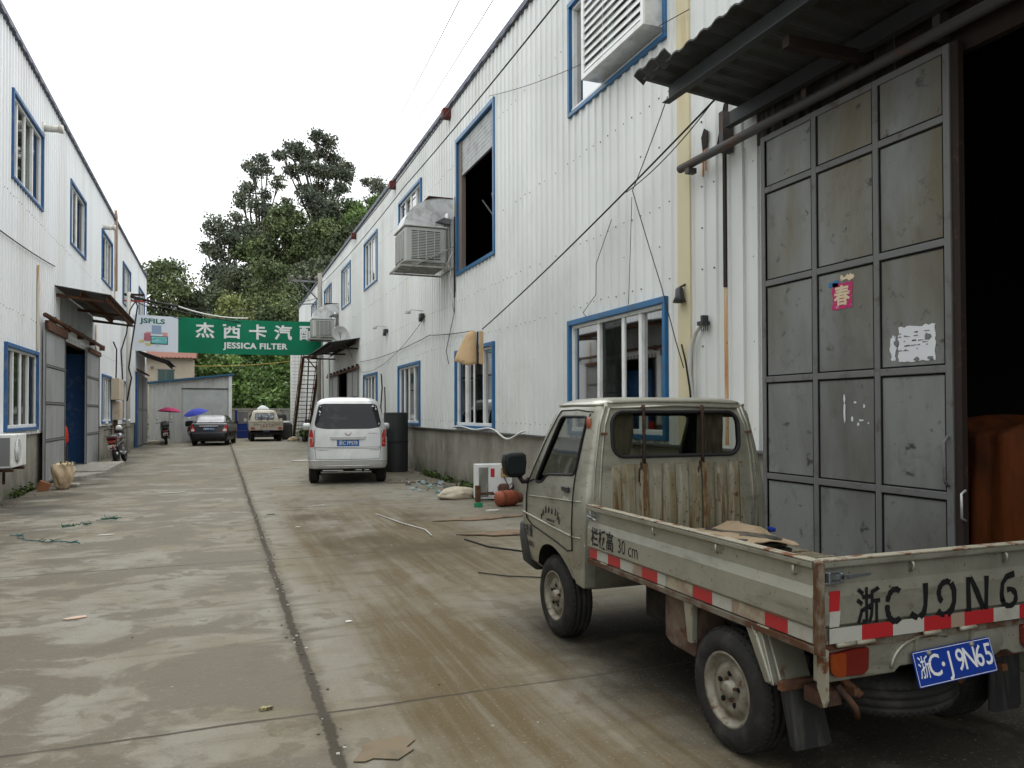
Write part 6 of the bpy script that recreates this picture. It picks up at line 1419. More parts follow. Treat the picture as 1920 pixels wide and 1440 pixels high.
q = MB(); q.tube([(0, .12, .32), (0, .1, -.12)], .018, 6); q.tube([(0, .05, .05), (0, -.25, .30)], .01, 5); q.build('stand', M_galv, t)
cable([(4.45, 30.4, 4.3), (4.62, 29.8, 3.9), (4.66, 29.0, 3.4), (4.7, 28.6, 3.2)], .02, 'white hose dropping from the satellite dish past the canopy', M_cablew, 'hose')

# ------------------------------------------------------------------ left wall fittings
def vent(y, z, label, r_=.07, l_=.35):
    t = thing('vent_pipe', (XL, y, z), label, 'vent pipe', 'vent pipes on the left wall')
    q = MB(); q.tube([(0.0, 0, 0), (l_, 0, .02)], r_, 14); q.tube([(l_ - .05, 0, .02), (l_ + .03, 0, .02)], r_ * 1.25, 14); q.build('pipe', M_steelw, t)
    q = MB(); q.box(.0, .03, -r_ * 1.6, r_ * 1.6, -r_ * 1.6, r_ * 1.6); q.build('wall_plate', M_white, t)
vent(18.9, 7.62, 'white vent pipe above the nearest upper window on the left'); vent(27.9, 7.52, 'white vent pipe above the third upper window on the left')
q = MB(); q.tube([(XL + .07, 30.8, 5.9), (XL + .07, 30.8, 8.55), (XL + .07, 30.6, 8.75)], .05, 8); tag(q.build('rusty_pipe', mat('pipe_salmon', (.45, .32, .24), .7, 0, [((.35, .18, .1), (8, 8, 3), .5, .7, 4)])), 'salmon coloured rusty pipe rising past the left roof edge', 'pipe')
t = thing('meter_box', (XL + .03, 29.9, 0), 'stack of cream electric meter boxes beside the left wall window', 'meter box')
for (y0, y1, z0, z1, n_) in ((0, 1.5, 2.0, 2.75, 'upper_box'), (.3, 1.2, 1.3, 1.95, 'lower_box')):
    q = MB(); q.box(0, .25, y0, y1, z0, z1); bb = q.build(n_, mat('meter_cream', (.50, .42, .32), .6, 0, [((.36, .27, .2), (3, 3, 3), .5, .7, 4)]), t, bevel=.012); q = MB(); q.box(.25, .254, y0 + .1, y1 - .1, z0 + .08, z1 - .08); q.build('cover', mat('meter_cream'), bb)
q = MB(); q.box(.02, .14, .6, .75, .3, 1.29); q.tube([(.1, .4, 1.3), (.12, .3, .8), (.1, .5, .2)], .02, 5); q.build('conduit', M_rust, t)
# poles
t = thing('utility_pole', (XL + .22, 33.4, 0), 'slim white pole with black cables beside the left end of the banner', 'pole')
q = MB(); q.tube([(0, 0, 0), (0, 0, 6.25)], .08, 12); q.build('pole', M_steelw, t)
q = MB(); q.box(-.35, .55, -.04, .04, 6.12, 6.2); q.box(-.2, .6, -.03, .03, 5.88, 5.94, 1)
q.build('crossarm', [M_darkrust, M_red], t)
cable([(-3.15, 33.3, 6.05), (-3.0, 33.2, 5.7), (-3.1, 33.2, 4.9), (-3.2, 33.2, 4.2), (-3.25, 33.1, 3.6), (-3.3, 33.2, 3.3), (-3.2, 33.2, 2.9), (-3.35, 33.2, 2.0)], .03, 'thick black cable looping down beside the slim white pole')
cable([(-3.0, 33.0, 5.95), (-3.25, 33.0, 5.5), (-3.35, 32.9, 4.6), (-3.5, 32.6, 3.9), (-3.45, 32.8, 2.5)], .025, 'second black cable hanging left of the slim white pole')
cable([(XL + .1, 29.9, 4.0), (XL + .12, 30.6, 3.8), (XL + .1, 30.7, 3.0), (XL + .1, 30.6, 2.7)], .025, 'black cable above the meter boxes')
cable(sag((-3.45, 33.4, 6.14), (-1.55, 33.2, 5.75), .03), .05, 'bundle of thick black cables above the white banner panel')
cable(sag((-3.3, 33.4, 6.05), (4.25, 36.3, 5.62), .40), .022, 'black cable sagging across the yard above the green banner')
cable(sag((-1.6, 33.3, 5.78), (1.1, 34.2, 5.50), .14, 16), .03, 'pale hose sagging along the top of the green banner', M_cablew)
cable(sag((-3.3, 33.4, 6.0), (-1.5, 34.6, 5.40), .05), .02, 'thin black cable in front of the white banner panel')
cable(sag((-3.2, 33.6, 6.1), (4.2, 37.2, 6.9), .55), .012, 'thin black wire crossing the yard high above the banner')
cable(sag((XL + .05, 10, 4.65), (XL + .05, 20.0, 4.86), .12), .012, 'twisted wire running along the left wall to the canopy')
# concrete pole on the right with crossarm
t = thing('utility_pole', (4.38, 36.6, 0), 'tall concrete pole with four insulators behind the far cooler', 'pole')
q = MB(); q.tube([(0, 0, 0), (-.06, 0, 8.0)], .15, 16, radii=[.17, .10]); q.build('pole', M_conc, t)
q = MB(); q.box(-1.36, .05, -.04, .04, 7.55, 7.63); q.tube([(-.95, 0, 7.55), (-.12, 0, 6.75)], .03, 5); q.tube([(-1.0, .3, 6.55), (.05, 0, 6.6)], .03, 5); q.build('crossarm', M_galv, t)
for i, x in enumerate((-1.30, -.92, -.54, -.22)):
    q = MB(); q.lathe([(.0, .22), (.05, .20), (.085, .13), (.05, .09), (.08, .03), (.03, 0), (0, 0)], (x, 0, 7.62), 'z', 12); q.build('insulator', mat('insulator', (.10, .09, .085), .3), t)
for i, x in enumerate((-1.30, -.92, -.54, -.22)):
    cable(sag((4.38 + x, 36.6, 7.75), (9.5 + i, 68, 9.8 + i * .5), .6), .010, ('leftmost', 'second', 'third', 'rightmost')[i] + ' wire running from the concrete pole insulators into the trees')
t = thing('drain_pipe', (4.45, 35.4, 0), 'pair of pale pipes beside the concrete pole', 'pipe')
for x, y in ((-.15, 0), (.12, -.2)):
    q = MB(); q.tube([(x, y, 0), (x, y, 4.0)], .045, 8); q.build('pipe', M_steelw, t)

# ------------------------------------------------------------------ banner across the yard
t = thing('banner', (-3.35, 35, 4.08), 'green and white shop banner stretched across the yard', 'banner')
BW = 7.55
def bs(u, v): # u 0..BW, v 0..1.48
    return Vector((u, .04 * math.sin(u * 1.3) + .015 * math.sin(u * 4 + v * 2), v - .06 * math.sin(math.pi * u / BW) + .0 * u + .02 * (1 - u / BW)))
def bpanel(u0, u1, name, m_):
    q = MB(); n = max(4, int((u1 - u0) / .12)); vs = []
    for j in range(5):
        for i in range(n + 1): vs.append(bs(u0 + (u1 - u0) * i / n, 1.48 * j / 4))
    q.add(vs, [(j * (n + 1) + i, j * (n + 1) + i + 1, (j + 1) * (n + 1) + i + 1, (j + 1) * (n + 1) + i) for j in range(4) for i in range(n)], 0, True)
    return q.build(name, m_, t, fix=False)
pw = bpanel(0, 1.72, 'white_panel', mat('banner_white', (.62, .66, .72), .6)); pg = bpanel(1.72, BW, 'green_panel', mat('banner_green', (.0, .155, .078), .5, 0, [((.0, .13, .065), (.6, .6, 1), .4, .7, 3)]))
bm_ = lambda u0, v0: (lambda u, v: bs(u0 + u, v0 + v) + Vector((0, -.008, 0)))
q = MB(); [text_on(q, ch, .80, bm_(u, .93), bold=.020, sx=.95, sy=.84) for ch, u in zip('杰西卡汽配', (2.76, 3.82, 4.88, 5.93, 6.97))]; q.build('characters', M_platew, pg, fix=False)
q = MB(); text_on(q, 'JESSICA FILTER', .34, bm_(4.80, .36), bold=.013, space=1.08, sx=1.08); q.build('latin_lettering', M_platew, pg, fix=False)
q = MB(); text_on(q, 'JSFILS', .27, bm_(.76, 1.24), bold=.008, sx=1.42); q.build('logo_lettering', mat('logo_green', (.02, .13, .10), .6), pw, fix=False)
def bq(mb, u0, u1, v0, v1, mi, sk=0): mb.add([bs(u0, v0) + Vector((0, -.006 - .002 * mi, 0)), bs(u1, v0) + Vector((0, -.006 - .002 * mi, 0)), bs(u1 + sk, v1) + Vector((0, -.006 - .002 * mi, 0)), bs(u0 + sk, v1) + Vector((0, -.006 - .002 * mi, 0))], [(0, 1, 2, 3)], mi)
q = MB(); bq(q, .72, 1.08, .72, 1.08, 0); bq(q, .50, 1.32, .46, .80, 1); bq(q, .42, .66, .42, .74, 2, .02); bq(q, .68, 1.33, .30, .64, 3); bq(q, .71, 1.30, .34, .61, 4); bq(q, .22, .42, .36, .44, 5, .04); bq(q, .50, .70, .24, .34, 5, -.03); bq(q, .86, 1.0, .23, .26, 6)
q.build('picture', [mat('pic_blue', (.24, .33, .45), .6), mat('pic_rose', (.60, .30, .30), .6), mat('pic_red', (.42, .14, .18), .6), mat('pic_frame', (.04, .06, .07), .6), mat('pic_teal', (.13, .42, .42), .6, 0, [((.35, .6, .6), (3, 3, 12), .5, .6, 2)]), mat('pic_yellow', (.60, .52, .16), .6), mat('pic_grey', (.45, .45, .5), .6)], pw, fix=False)

# ------------------------------------------------------------------ steel stair at the far right
t = thing('steel_staircase', (3.75, 44.2, 0), 'steep rusty outdoor steel staircase at the far end of the right hall', 'staircase')
TH, TL = 4.3, 4.4
for x in (0, .80):
    q = MB(); q.tube([(x + .05, 0, 0), (x + .15, -TL, TH)], .09, 4, sq=True); q.build('stringer', M_rust, t)
    q = MB(); q.tube([(x + .05, 0, .95), (x + .15, -TL, TH + .95), (x + .15, -TL - 1.2, TH + .95)], .022, 6)
    for k in (0, .25, .5, .75, 1): q.tube([(x + .05 + .1 * k, -TL * k, TH * k), (x + .05 + .1 * k, -TL * k, TH * k + .95)], .018, 6)
    q.build('handrail', M_rust, t)
for i in range(1, 20):
    k = i / 20; q = MB(); q.box(.05 + .1 * k, .83 + .1 * k, -TL * k - .11, -TL * k + .11, TH * k - .02, TH * k + .01); q.build('tread', M_darkrust, t)
q = MB(); q.box(.05, 1.0, -TL - 1.2, -TL, TH - .05, TH); q.build('landing', M_rust, t)
q = MB(); q.tube([(.15, -TL - 1.15, TH - .05), (.95, -TL - 1.1, TH - 1.0)], .03, 5); q.tube([(.42, -TL, TH), (.44, -TL * .55, 0)], .035, 6); build_each(q, 'prop', M_rust, t)
t = thing('tiled_pillar', (4.25, 47.4, 0), 'white tiled pillar seen through the rusty staircase', 'pillar')
q = MB(); q.box(-.28, .50, 0, .8, 0, 5.6); q.build('core', mat('tile_white', (.68, .68, .66), .4), t)
q = MB()
for i in range(28): q.box(-.285, .505, -.004, .001, .2 * i + .19, .2 * i + .205)
for x in (-.09, .11, .31): q.box(x, x + .012, -.005, .0, 0, 5.6)
q.build('joints', mat('grout', (.25, .22, .19), .9), t)

# ------------------------------------------------------------------ lean-to shed at the end of the yard
shed = thing('shed', (-3.5, 45, 0), 'grey corrugated lean-to shed with blue sloping roof and roller door behind the black sedan', 'shed')
M_shed = mat('shed_sheet', (.50, .50, .48), .55, .05, [((.40, .395, .37), (1.5, 1.5, .4), .4, .7, 5)])
q = MB(); X0, X1 = -3.5, .62; hz = lambda x: 3.08 + (x + 3.5) * .119
vs = []; n = int((X1 - X0) / .07)
for i in range(n + 1):
    x = X0 + (X1 - X0) * i / n; y = 45 - (.025 if (i % 3) == 0 else 0); vs += [(x, y, 0), (x, y, hz(x))]
q.add(vs, [(2 * i, 2 * i + 2, 2 * i + 3, 2 * i + 1) for i in range(n)]); q.box(X1 - .02, X1, 45.001, 50, 0, hz(X1)); q.build('wall', M_shed, shed, world=True, fix=False)
q = MB(); q.prism([(X0 - .1, hz(X0 - .1) + .02), (X1 + .12, hz(X1 + .12) + .02), (X1 + .12, hz(X1 + .12) + .11), (X0 - .1, hz(X0 - .1) + .11)], 'y', 44.75, 50); q.build('roof', mat('shed_roof_blue', (.03, .10, .17), .5), shed, world=True)
q = MB()
for i in range(28): q.box(-1.84, .36, 44.93, 44.95 + .012 * (i % 2), .02 + i * .1, .118 + i * .1)
rd = q.build('roller_door', mat('roller_grey', (.44, .46, .45), .5, .05, [((.36, .37, .36), (1, 1, 1), .45, .7, 4)]), shed, world=True)
q = MB(); q.box(-1.90, .42, 44.90, 44.96, 2.82, 2.87); q.build('door_head', M_darkrust, rd, world=True); q = MB(); q.box(.46, .62, 44.88, 44.97, 0, hz(.55)); q.build('corner_trim', M_white, shed, world=True)
# beige house
hs_ = thing('house', (-8, 55, 0), 'beige rendered house with red tiled roof and dark green window behind the shed', 'house')
M_beige = mat('house_beige', (.42, .36, .28), .85, 0, [((.34, .29, .23), (.8, .8, .5), .45, .7, 5)])
q = MB(); q.box(-11, -1.6, 55, 62, 0, 5.1); q.build('wall', M_beige, hs_, world=True)
q = MB(); q.prism([(54.6, 5.12), (62.4, 5.12), (58.5, 7.0)], 'x', -11.2, -1.45)
for i in range(40): q.box(-11.2 + i * .24, -11.08 + i * .24, 54.45, 54.62, 5.08, 5.17)
q.build('roof', mat('roof_tiles', (.17, .075, .055), .8, 0, [((.17, .08, .055), (2, 2, 2), .45, .7, 5)]), hs_, world=True)
q = MB(); q.box(-3.75, -2.8, 54.95, 54.99, 3.4, 4.35); hw_ = q.build('window', mat('green_glass', (.01, .045, .04), .15, 0, spec=.8), hs_, world=True); q = MB(); q.box(-3.29, -3.26, 54.92, 54.95, 3.4, 4.35); q.box(-3.8, -2.75, 54.9, 54.99, 3.33, 3.4); q.box(-3.8, -2.75, 54.92, 54.99, 4.35, 4.39); q.build('window_frame', M_frame, hw_, world=True)
q = MB(); q.tube([(-4.1, 54.9, 4.5), (-4.1, 54.7, 4.5)], .09, 10); q.build('vent', M_frame, hs_, world=True)
hs_.location.z = 0
# yard end wall, bins, panels
q = MB(); q.box(.6, 4.8, 52, 52.2, 0, 1.72); q.box(.6, 4.8, 51.96, 52.24, 1.721, 1.82); tag(q.build('boundary_wall', M_conc), 'low grey boundary wall below the wooded hill', 'wall')
def crate_stack(x0, x1, y, z0, z1, n_, m_, label, cat, nm):
    q = MB(); h_ = (z1 - z0) / n_
    for i in range(n_): q.box(x0, x1, y, y + .5, z0 + i * h_, z0 + (i + 1) * h_ - .02); q.box(x0 - .02, x1 + .02, y - .02, y + .52, z0 + (i + 1) * h_ - .06, z0 + (i + 1) * h_ - .021)
    tag(q.build(nm, m_, bevel=.01), label, cat)
M_binb = mat('bin_blue', (.012, .03, .16), .45)
crate_stack(.98, 1.75, 49.6, 0, .92, 2, M_binb, 'stack of two dark blue plastic bins under the grey panel', 'bin', 'plastic_bin')
crate_stack(.86, 1.0, 49.2, .9, 1.72, 1, M_binb, 'narrow upright blue board beside the shed corner', 'board', 'blue_board')
crate_stack(1.06, 1.62, 49.7, .93, 1.62, 1, mat('panel_grey', (.17, .16, .16), .7), 'grey box standing on the blue bins', 'box', 'grey_box')
M_cov = mat('dark_cover', (.035, .035, .035), .8, 0, [((.07, .07, .065), (3, 3, 3), .5, .7, 4)])
q = MB(); q.box(1.75, 4.0, 51.2, 51.8, 0, 1.45); tag(q.build('covered_pile', M_cov, bevel=.12), 'long dark covered pile against the boundary wall behind the cream pickup', 'pile')
q = MB(); q.box(3.35, 3.9, 45.8, 47.5, 0, .95); tag(q.build('covered_pile', M_cov, bevel=.12), 'dark covered pile between the cream pickup and the rusty staircase', 'pile')
q = MB(); q.box(3.35, 3.75, 45.9, 46.5, .96, 1.06); tag(q.build('white_bundle', M_white, bevel=.03), 'small white bundle on the dark pile right of the pickup', 'bundle')
sack('sack', (3.72, 43.3, 0), R(5), (.32, .2, .16), 'beige sack at the foot of the rusty staircase', mat('sack_tan', (.42, .33, .22), .85))
sack('sack', (-3.0, 42.0, 0), R(-5), (.5, .25, .13), 'pale sack on the ground left of the dark scooter', M_sack)
q = MB(); q.lathe([(0, 0), (.14, 0), (.17, .26), (.15, .26), (.12, .22), (0, .22)], (4.25, 42.5, 0), 'z', 16); po = q.build('plant_pot', M_blackp); tag(po, 'black pot at the foot of the rusty staircase', 'pot')
q = MB(); r2 = random.Random(8)
def leaf(mb, c, s, rg, mi=0, el=1.6):
    th = rg.uniform(0, 6.283); ph = math.acos(rg.uniform(-.35, 1)); nrm = Vector((math.sin(ph) * math.cos(th), math.sin(ph) * math.sin(th), math.cos(ph)))
    a = nrm.orthogonal().normalized(); a.rotate(Matrix.Rotation(rg.uniform(0, 6.283), 3, nrm)); b = nrm.cross(a)
    o = len(mb.v); l_ = s * el * .5; w_ = s * .5
    mb.v += [c - a * l_, c + b * w_, c + a * l_, c - b * w_]; mb.f.append([o, o + 1, o + 2, o + 3]); mb.mi.append(mi); mb.sm.append(False)
M_leafg = mat('leaf_bright', (.075, .12, .03), .6, 0, island=.45)
for i in range(160): leaf(q, Vector((4.25 + r2.gauss(0, .16), 42.5 + r2.gauss(0, .16), .45 + r2.gauss(0, .13))), .10, r2)
tag(q.build('potted_plant', M_leafg, fix=False), 'leafy green plant in the black pot by the staircase', 'plant')

# ------------------------------------------------------------------ trees on the hill
def leafmat(name, c1, isl=.5):
    m = mat(name, c1, .6, 0, [((c1[0] * .45, c1[1] * .5, c1[2] * .55), (.35, .35, .35), .42, .62, 4), ((c1[0] * 1.5, c1[1] * 1.45, c1[2] * 1.2), (.6, .6, .6), .56, .72, 3)], island=isl, spec=.25)
    return m
L_dark = leafmat('foliage_dark', (.095, .115, .062)); L_mid = leafmat('foliage_mid', (.118, .150, .060)); L_brt = leafmat('foliage_bright', (.115, .185, .048)); L_yel = leafmat('foliage_yellow', (.19, .22, .075)); L_grey = leafmat('foliage_greyish', (.130, .150, .100))
M_bark = mat('bark', (.10, .085, .065), .95, 0, [((.05, .04, .035), (4, 4, 1), .45, .7, 4)])
def tg_(r, s): return max(-1.7 * s, min(1.7 * s, r.gauss(0, s)))
def tree(name, label, s, blobs, m_, dens=1.0, seed=1, leaf_s=.30, trunks=None, fill=.0, cat='tree'):
    rg = random.Random(seed); cx = sum(b[0] for b in blobs) / len(blobs); zt = hill_h(cx, s)
    t = thing(name, (cx, s, zt), label, cat); q = MB(); cen = []
    for (bx, bz, br) in blobs:
        by = s + rg.uniform(-1, 1) * (1.1 + br); C0 = Vector((bx, by, bz)); cen.append((C0, br))
        nc = max(5, int(11 * br ** 1.6 * dens) + 3)
        for k in range(nc):
            d = Vector((rg.gauss(0, 1), rg.gauss(0, 1), rg.gauss(0, 1))).normalized(); rr = br * (rg.uniform(.35, 1.0)); c1 = C0 + Vector((d.x * rr, d.y * rr * 1.1, d.z * rr * .85))
            cs = rg.uniform(.26, .55) * min(1.25, .55 + br * .6)
            for i in range(int(62 * dens)):
                p = c1 + Vector((tg_(rg, cs), tg_(rg, cs), tg_(rg, cs * .6))); leaf(q, p - Vector((cx, s, zt)), leaf_s * rg.uniform(.6, 1.25), rg)
    q.build('crown', m_, t, fix=False)
    # trunk and limbs
    q = MB(); low = min(cen, key=lambda c: c[0].z)[0].z; fork = Vector((cx + .2, s, zt + max(.8, (low - zt) * .7)))
    hgt = max(c[0].z for c in cen) - zt; r0 = .06 + hgt * .014
    base = Vector((cx, s, zt - .4)); q.tube([base, base.lerp(fork, .5) + Vector((.15, 0, 0)), fork], r0, 8, radii=[r0 * 1.25, r0, r0 * .8])
    for C0, br in cen:
        mid = fork.lerp(C0, .5) + Vector((rg.uniform(-.4, .4), rg.uniform(-.3, .3), rg.uniform(-.2, .5) * .8)); rt = r0 * .55
        q.tube([fork - Vector((0, 0, .2)), mid, C0], rt, 6, radii=[rt * 1.3, rt * .8, rt * .25])
        for k in range(3):
            d = Vector((rg.uniform(-1, 1), rg.uniform(-1, 1), rg.uniform(-.4, 1))) * br * .8; q.tube([mid.lerp(C0, .6), C0 + d], rt * .2, 4, radii=[rt * .45, rt * .15])
    q.v = [v - Vector((cx, s, zt)) for v in q.v]; q.build('trunk', M_bark, t)
    return t
TREES = {
 'broad_round': (75, [(-4.9, 13.9, 1.04), (-3.9, 14.2, 1.04), (-3.0, 12.9, 0.86), (-5.4, 12.3, 0.94), (-4.1, 12.1, 1.33), (-4.4, 14.7, 0.66), (-2.8, 11.7, 0.67), (-4.9, 10.9, 0.94), (-5.6, 9.6, 1.2), (-3.8, 9.8, 1.2), (-5.8, 13.2, .7)], L_mid, 'round bushy tree rising right behind the end of the left hall', 1.0),
 'dark_low': (78, [(-1.9, 12.2, 0.9), (-1.3, 11.4, 1.1), (-2.4, 10.9, 1.09), (-0.8, 10.7, 0.9), (-1.8, 9.5, 1.2), (-2.8, 9.4, 1.0), (-.4, 9.4, 1.1)], L_dark, 'low dark tree between the round tree and the big clump', 1.2),
 'left_shoulder': (84, [(-0.2, 20.0, 1.19), (0.8, 19.2, 0.98), (-0.9, 18.4, 0.76), (0.0, 17.4, 1.08), (1.5, 21.3, 0.44), (1.8, 20.4, 0.49), (-0.6, 16.0, 1.19), (0.7, 15.3, 1.2), (-0.3, 14.1, 0.97), (1.7, 18.3, .8), (1.2, 13.6, 1.3)], L_grey, 'tree with lumpy crown on the left shoulder of the wooded hill', 1.0),
 'open_slender': (90, [(3.2, 29.4, 0.71), (4.2, 29.4, 0.71), (4.9, 28.5, 0.47), (3.6, 27.8, 0.53), (2.9, 26.6, 0.71), (2.1, 25.4, 0.7), (2.2, 24.4, 0.53), (3.5, 24.3, 0.71), (4.6, 25.9, 0.59), (6.0, 27.0, 0.65), (5.2, 24.7, 0.71), (4.9, 23.5, 0.71), (6.9, 25.7, 0.36), (3.2, 21.8, 1.06), (4.9, 21.7, 1.19), (2.4, 20.8, 0.59), (4.0, 20.3, 1.3)], L_grey, 'slender open tree with gaps in its crown left of the tallest tree', .8),
 'tallest': (95, [(7.9, 33.5, 0.88), (8.8, 32.9, 0.89), (9.5, 32.1, 1.08), (6.7, 32.0, 0.63), (8.1, 30.9, 0.76), (9.2, 30.5, 0.7), (10.8, 34.7, 0.89), (12.1, 34.1, 0.9), (11.3, 33.0, 0.58), (12.9, 32.8, 0.9), (13.5, 31.7, 0.78), (14.4, 31.3, 0.58), (13.9, 30.1, 0.78), (14.8, 30.8, 0.45), (12.2, 30.3, 1.09), (10.6, 30.3, 0.89), (11.3, 28.5, 1.54), (10.4, 26.5, 1.66), (12.0, 25.5, 1.8), (10.8, 23.4, 2.05), (13.3, 28.2, 0.84), (9.5, 28.1, 0.76)], L_grey, 'tallest tree of the hill with two spreading tops', 1.0),
 'airy_ridge': (105, [(18.7, 33.3, 0.58), (19.9, 32.8, 0.87), (21.1, 32.4, 0.87), (19.7, 31.6, 0.65), (22.2, 32.8, 0.51), (20.7, 30.4, 1.02), (19.2, 30.4, 0.58), (21.8, 31.3, .9)], L_grey, 'thin airy tree on the ridge just above the right roof edge', .7),
 'bright_ridge': (92, [(14.6, 25.9, 1.13), (15.8, 25.4, 1.26), (17.2, 26.0, 0.89), (14.9, 23.8, 1.51), (16.5, 23.9, 1.27), (14.0, 21.8, 1.38), (13.3, 19.9, 1.25), (18.4, 26.6, 1.0), (18.2, 25.0, 1.2)], L_brt, 'bright green tree between the tallest tree and the right roof', 1.1),
 'dense_mid': (84, [(6.2, 22.2, 1.11), (7.5, 22.4, 1.01), (5.6, 20.6, 1.33), (7.2, 20.2, 1.57), (4.5, 18.3, 1.44), (6.7, 17.9, 1.56), (8.4, 18.6, 1.57), (2.5, 17.6, 1.21), (3.2, 19.0, 1.0), (9.8, 20.5, 1.3)], L_mid, 'dense tree in the middle of the wooded hill below the slender tree', 1.1),
 'yellow': (62, [(0.7, 9.6, 0.64), (1.1, 8.9, 0.89), (0.3, 8.6, 0.72), (1.6, 8.4, 0.73), (-0.5, 8.2, 0.48), (.8, 7.5, .9), (0, 7.2, .8), (1.8, 7.2, .8)], L_yel, 'yellow-green bamboo-like tree just above the green banner', 1.1),
 'dome': (66, [(4.0, 12.9, 1.13), (3.6, 11.7, 1.3), (4.4, 10.8, 1.4), (3.2, 10.3, 1.04), (5.0, 12.1, 0.96), (4.2, 9.3, 1.4), (5.4, 10.2, 1.1)], L_mid, 'dome-shaped tree behind the middle of the green banner', 1.2),
 'dark_right': (72, [(7.6, 14.6, 1.16), (8.5, 13.8, 1.07), (7.1, 12.8, 1.25), (8.5, 11.9, 0.97), (9.5, 15.2, 0.78), (6.6, 11.4, 1.2), (7.8, 10.4, 1.3)], L_dark, 'dark tree left of the concrete pole', 1.2),
 'dark_left': (70, [(0.8, 12.5, 1.0), (1.8, 13.0, 0.91), (1.2, 11.7, 1.0), (-0.1, 11.1, 0.72), (2.7, 12.1, 0.92), (1.8, 10.5, 1.1), (.5, 10.2, 1.0)], L_dark, 'dark round tree above the yellow-green one', 1.2)}
for i, (k, (s, bl, m_, lab, dn)) in enumerate(TREES.items()): tree('tree', lab, s, bl, m_, dn, 100 + i, .21 if s > 80 else .18)
# undergrowth and far wood as one mass
def mass(name, m_, label, cat, pts, seed, ls):
    rg = random.Random(seed); q = MB()
    for (x, y, z, r_) in pts:
        for k in range(int(5 + 5 * r_)):
            d = Vector((rg.gauss(0, 1), rg.gauss(0, 1), abs(rg.gauss(0, 1)) * .8)).normalized() * r_ * rg.uniform(.6, 1); c = Vector((x, y, z)) + d; cs = r_ * .22
            for i in range(20): leaf(q, c + Vector((rg.gauss(0, cs), rg.gauss(0, cs), rg.gauss(0, cs * .7))), ls * rg.uniform(.6, 1.3), rg)
    o = q.build(name, m_, fix=False); tag(o, label, cat, kind='stuff'); return o
rg = random.Random(77); A = []; B = []; Cc = []
for i in range(330):
    s = rg.uniform(66, 108); a = rg.uniform(-12, 24) * s / 100 + 1; r_ = rg.uniform(1.2, 2.2); p = (a, s, hill_h(a, s) + rg.uniform(.3, 2.2), r_); (A if rg.random() < .55 else Cc).append(p)
for i in range(330):
    s = rg.uniform(53, 68); a = rg.uniform(-4, 12); r_ = rg.uniform(.6, 1.3); B.append((a, s, hill_h(a, s) + rg.uniform(0, 1.3) + (rg.uniform(0, 3.6) if s > 57 else 0), r_))
for i in range(40):
    s = rg.uniform(52.6, 54); a = rg.uniform(-1.4, 5); B.append((a, s, rg.uniform(.6, 3.0), rg.uniform(.5, .9)))
mass('woodland', L_dark, 'dark wood covering the upper hill between the single trees', 'woodland', A, 5, .27)
mass('woodland', L_mid, 'mid-green thicket mixed through the upper hill', 'woodland', Cc, 6, .27)
mass('undergrowth', L_brt, 'bright green undergrowth on the lower slope below the banner', 'undergrowth', B, 7, .19)
rg = random.Random(9); q = MB()
for i in range(900):
    side = rg.random(); 
    if side < .7: x, y = XR - .02 - abs(rg.gauss(0, .05)), rg.choice((14.6, 15.2, 16.4, 17.5, 18.2)) + rg.gauss(0, .18)
    else: x, y = XL + .02 + abs(rg.gauss(0, .05)), rg.choice((16.5, 17.0, 17.6)) + rg.gauss(0, .2)
    leaf(q, Vector((x, y, abs(rg.gauss(0, .06)))), .05, rg)
tag(q.build('weeds', mat('weed_green', (.05, .075, .02), .8, island=.4), fix=False), 'small weeds and moss along the foot of the walls', 'weeds', kind='stuff')
# orange tarpaulin heap in the dark hall
t = thing('tarpaulin_heap', (5.92, 4.05, 0), 'heap covered with orange tarpaulin inside the dark gateway', 'tarpaulin')
q = MB(); n, m2 = 90, 40; vs = []
for j in range(m2 + 1):
    v = j / m2
    for i in range(n):
        a = 2 * math.pi * i / n; ex = 1.0; c_, s_ = math.cos(a), math.sin(a); k = (abs(c_) ** 4 + abs(s_) ** 4) ** -.25
        fold = .10 * mnoise.noise(Vector((c_ * 5, s_ * 5, v * .8))) + .05 * mnoise.noise(Vector((c_ * 14, s_ * 14, v * 1.5))) + .02 * math.sin(a * 17 + v * 3)
        if v < .8: rr = k * (1 + fold - .06 * v); z = 1.42 * v / .8
        else: tt = (v - .8) / .2; rr = k * (1 - .06 * .8) * (1 - tt); z = 1.42 + .05 * math.sin(tt * 3) + .02 * math.sin(a * 5)
        vs.append((rr * c_ * .95, rr * s_ * .62, z * (1 + .03 * mnoise.noise(Vector((c_ * 2, s_ * 2, v))))))
q.add(vs, [(j * n + i, j * n + (i + 1) % n, (j + 1) * n + (i + 1) % n, (j + 1) * n + i) for j in range(m2) for i in range(n)], 0, True)
q.build('tarpaulin', mat('tarp_orange', (.085, .020, .002), .8, 0, [((.022, .007, .002), (4, 4, 1.5), .4, .65, 6)], .9, (9, 9, 2.5)), t, fix=False)

cable(sag((-1.5, 50, 4.35), (4.4, 50, 4.80), .12), .018, 'yellow cable stretched above the shed roof towards the staircase', mat('cable_yellow', (.40, .26, .06), .6))
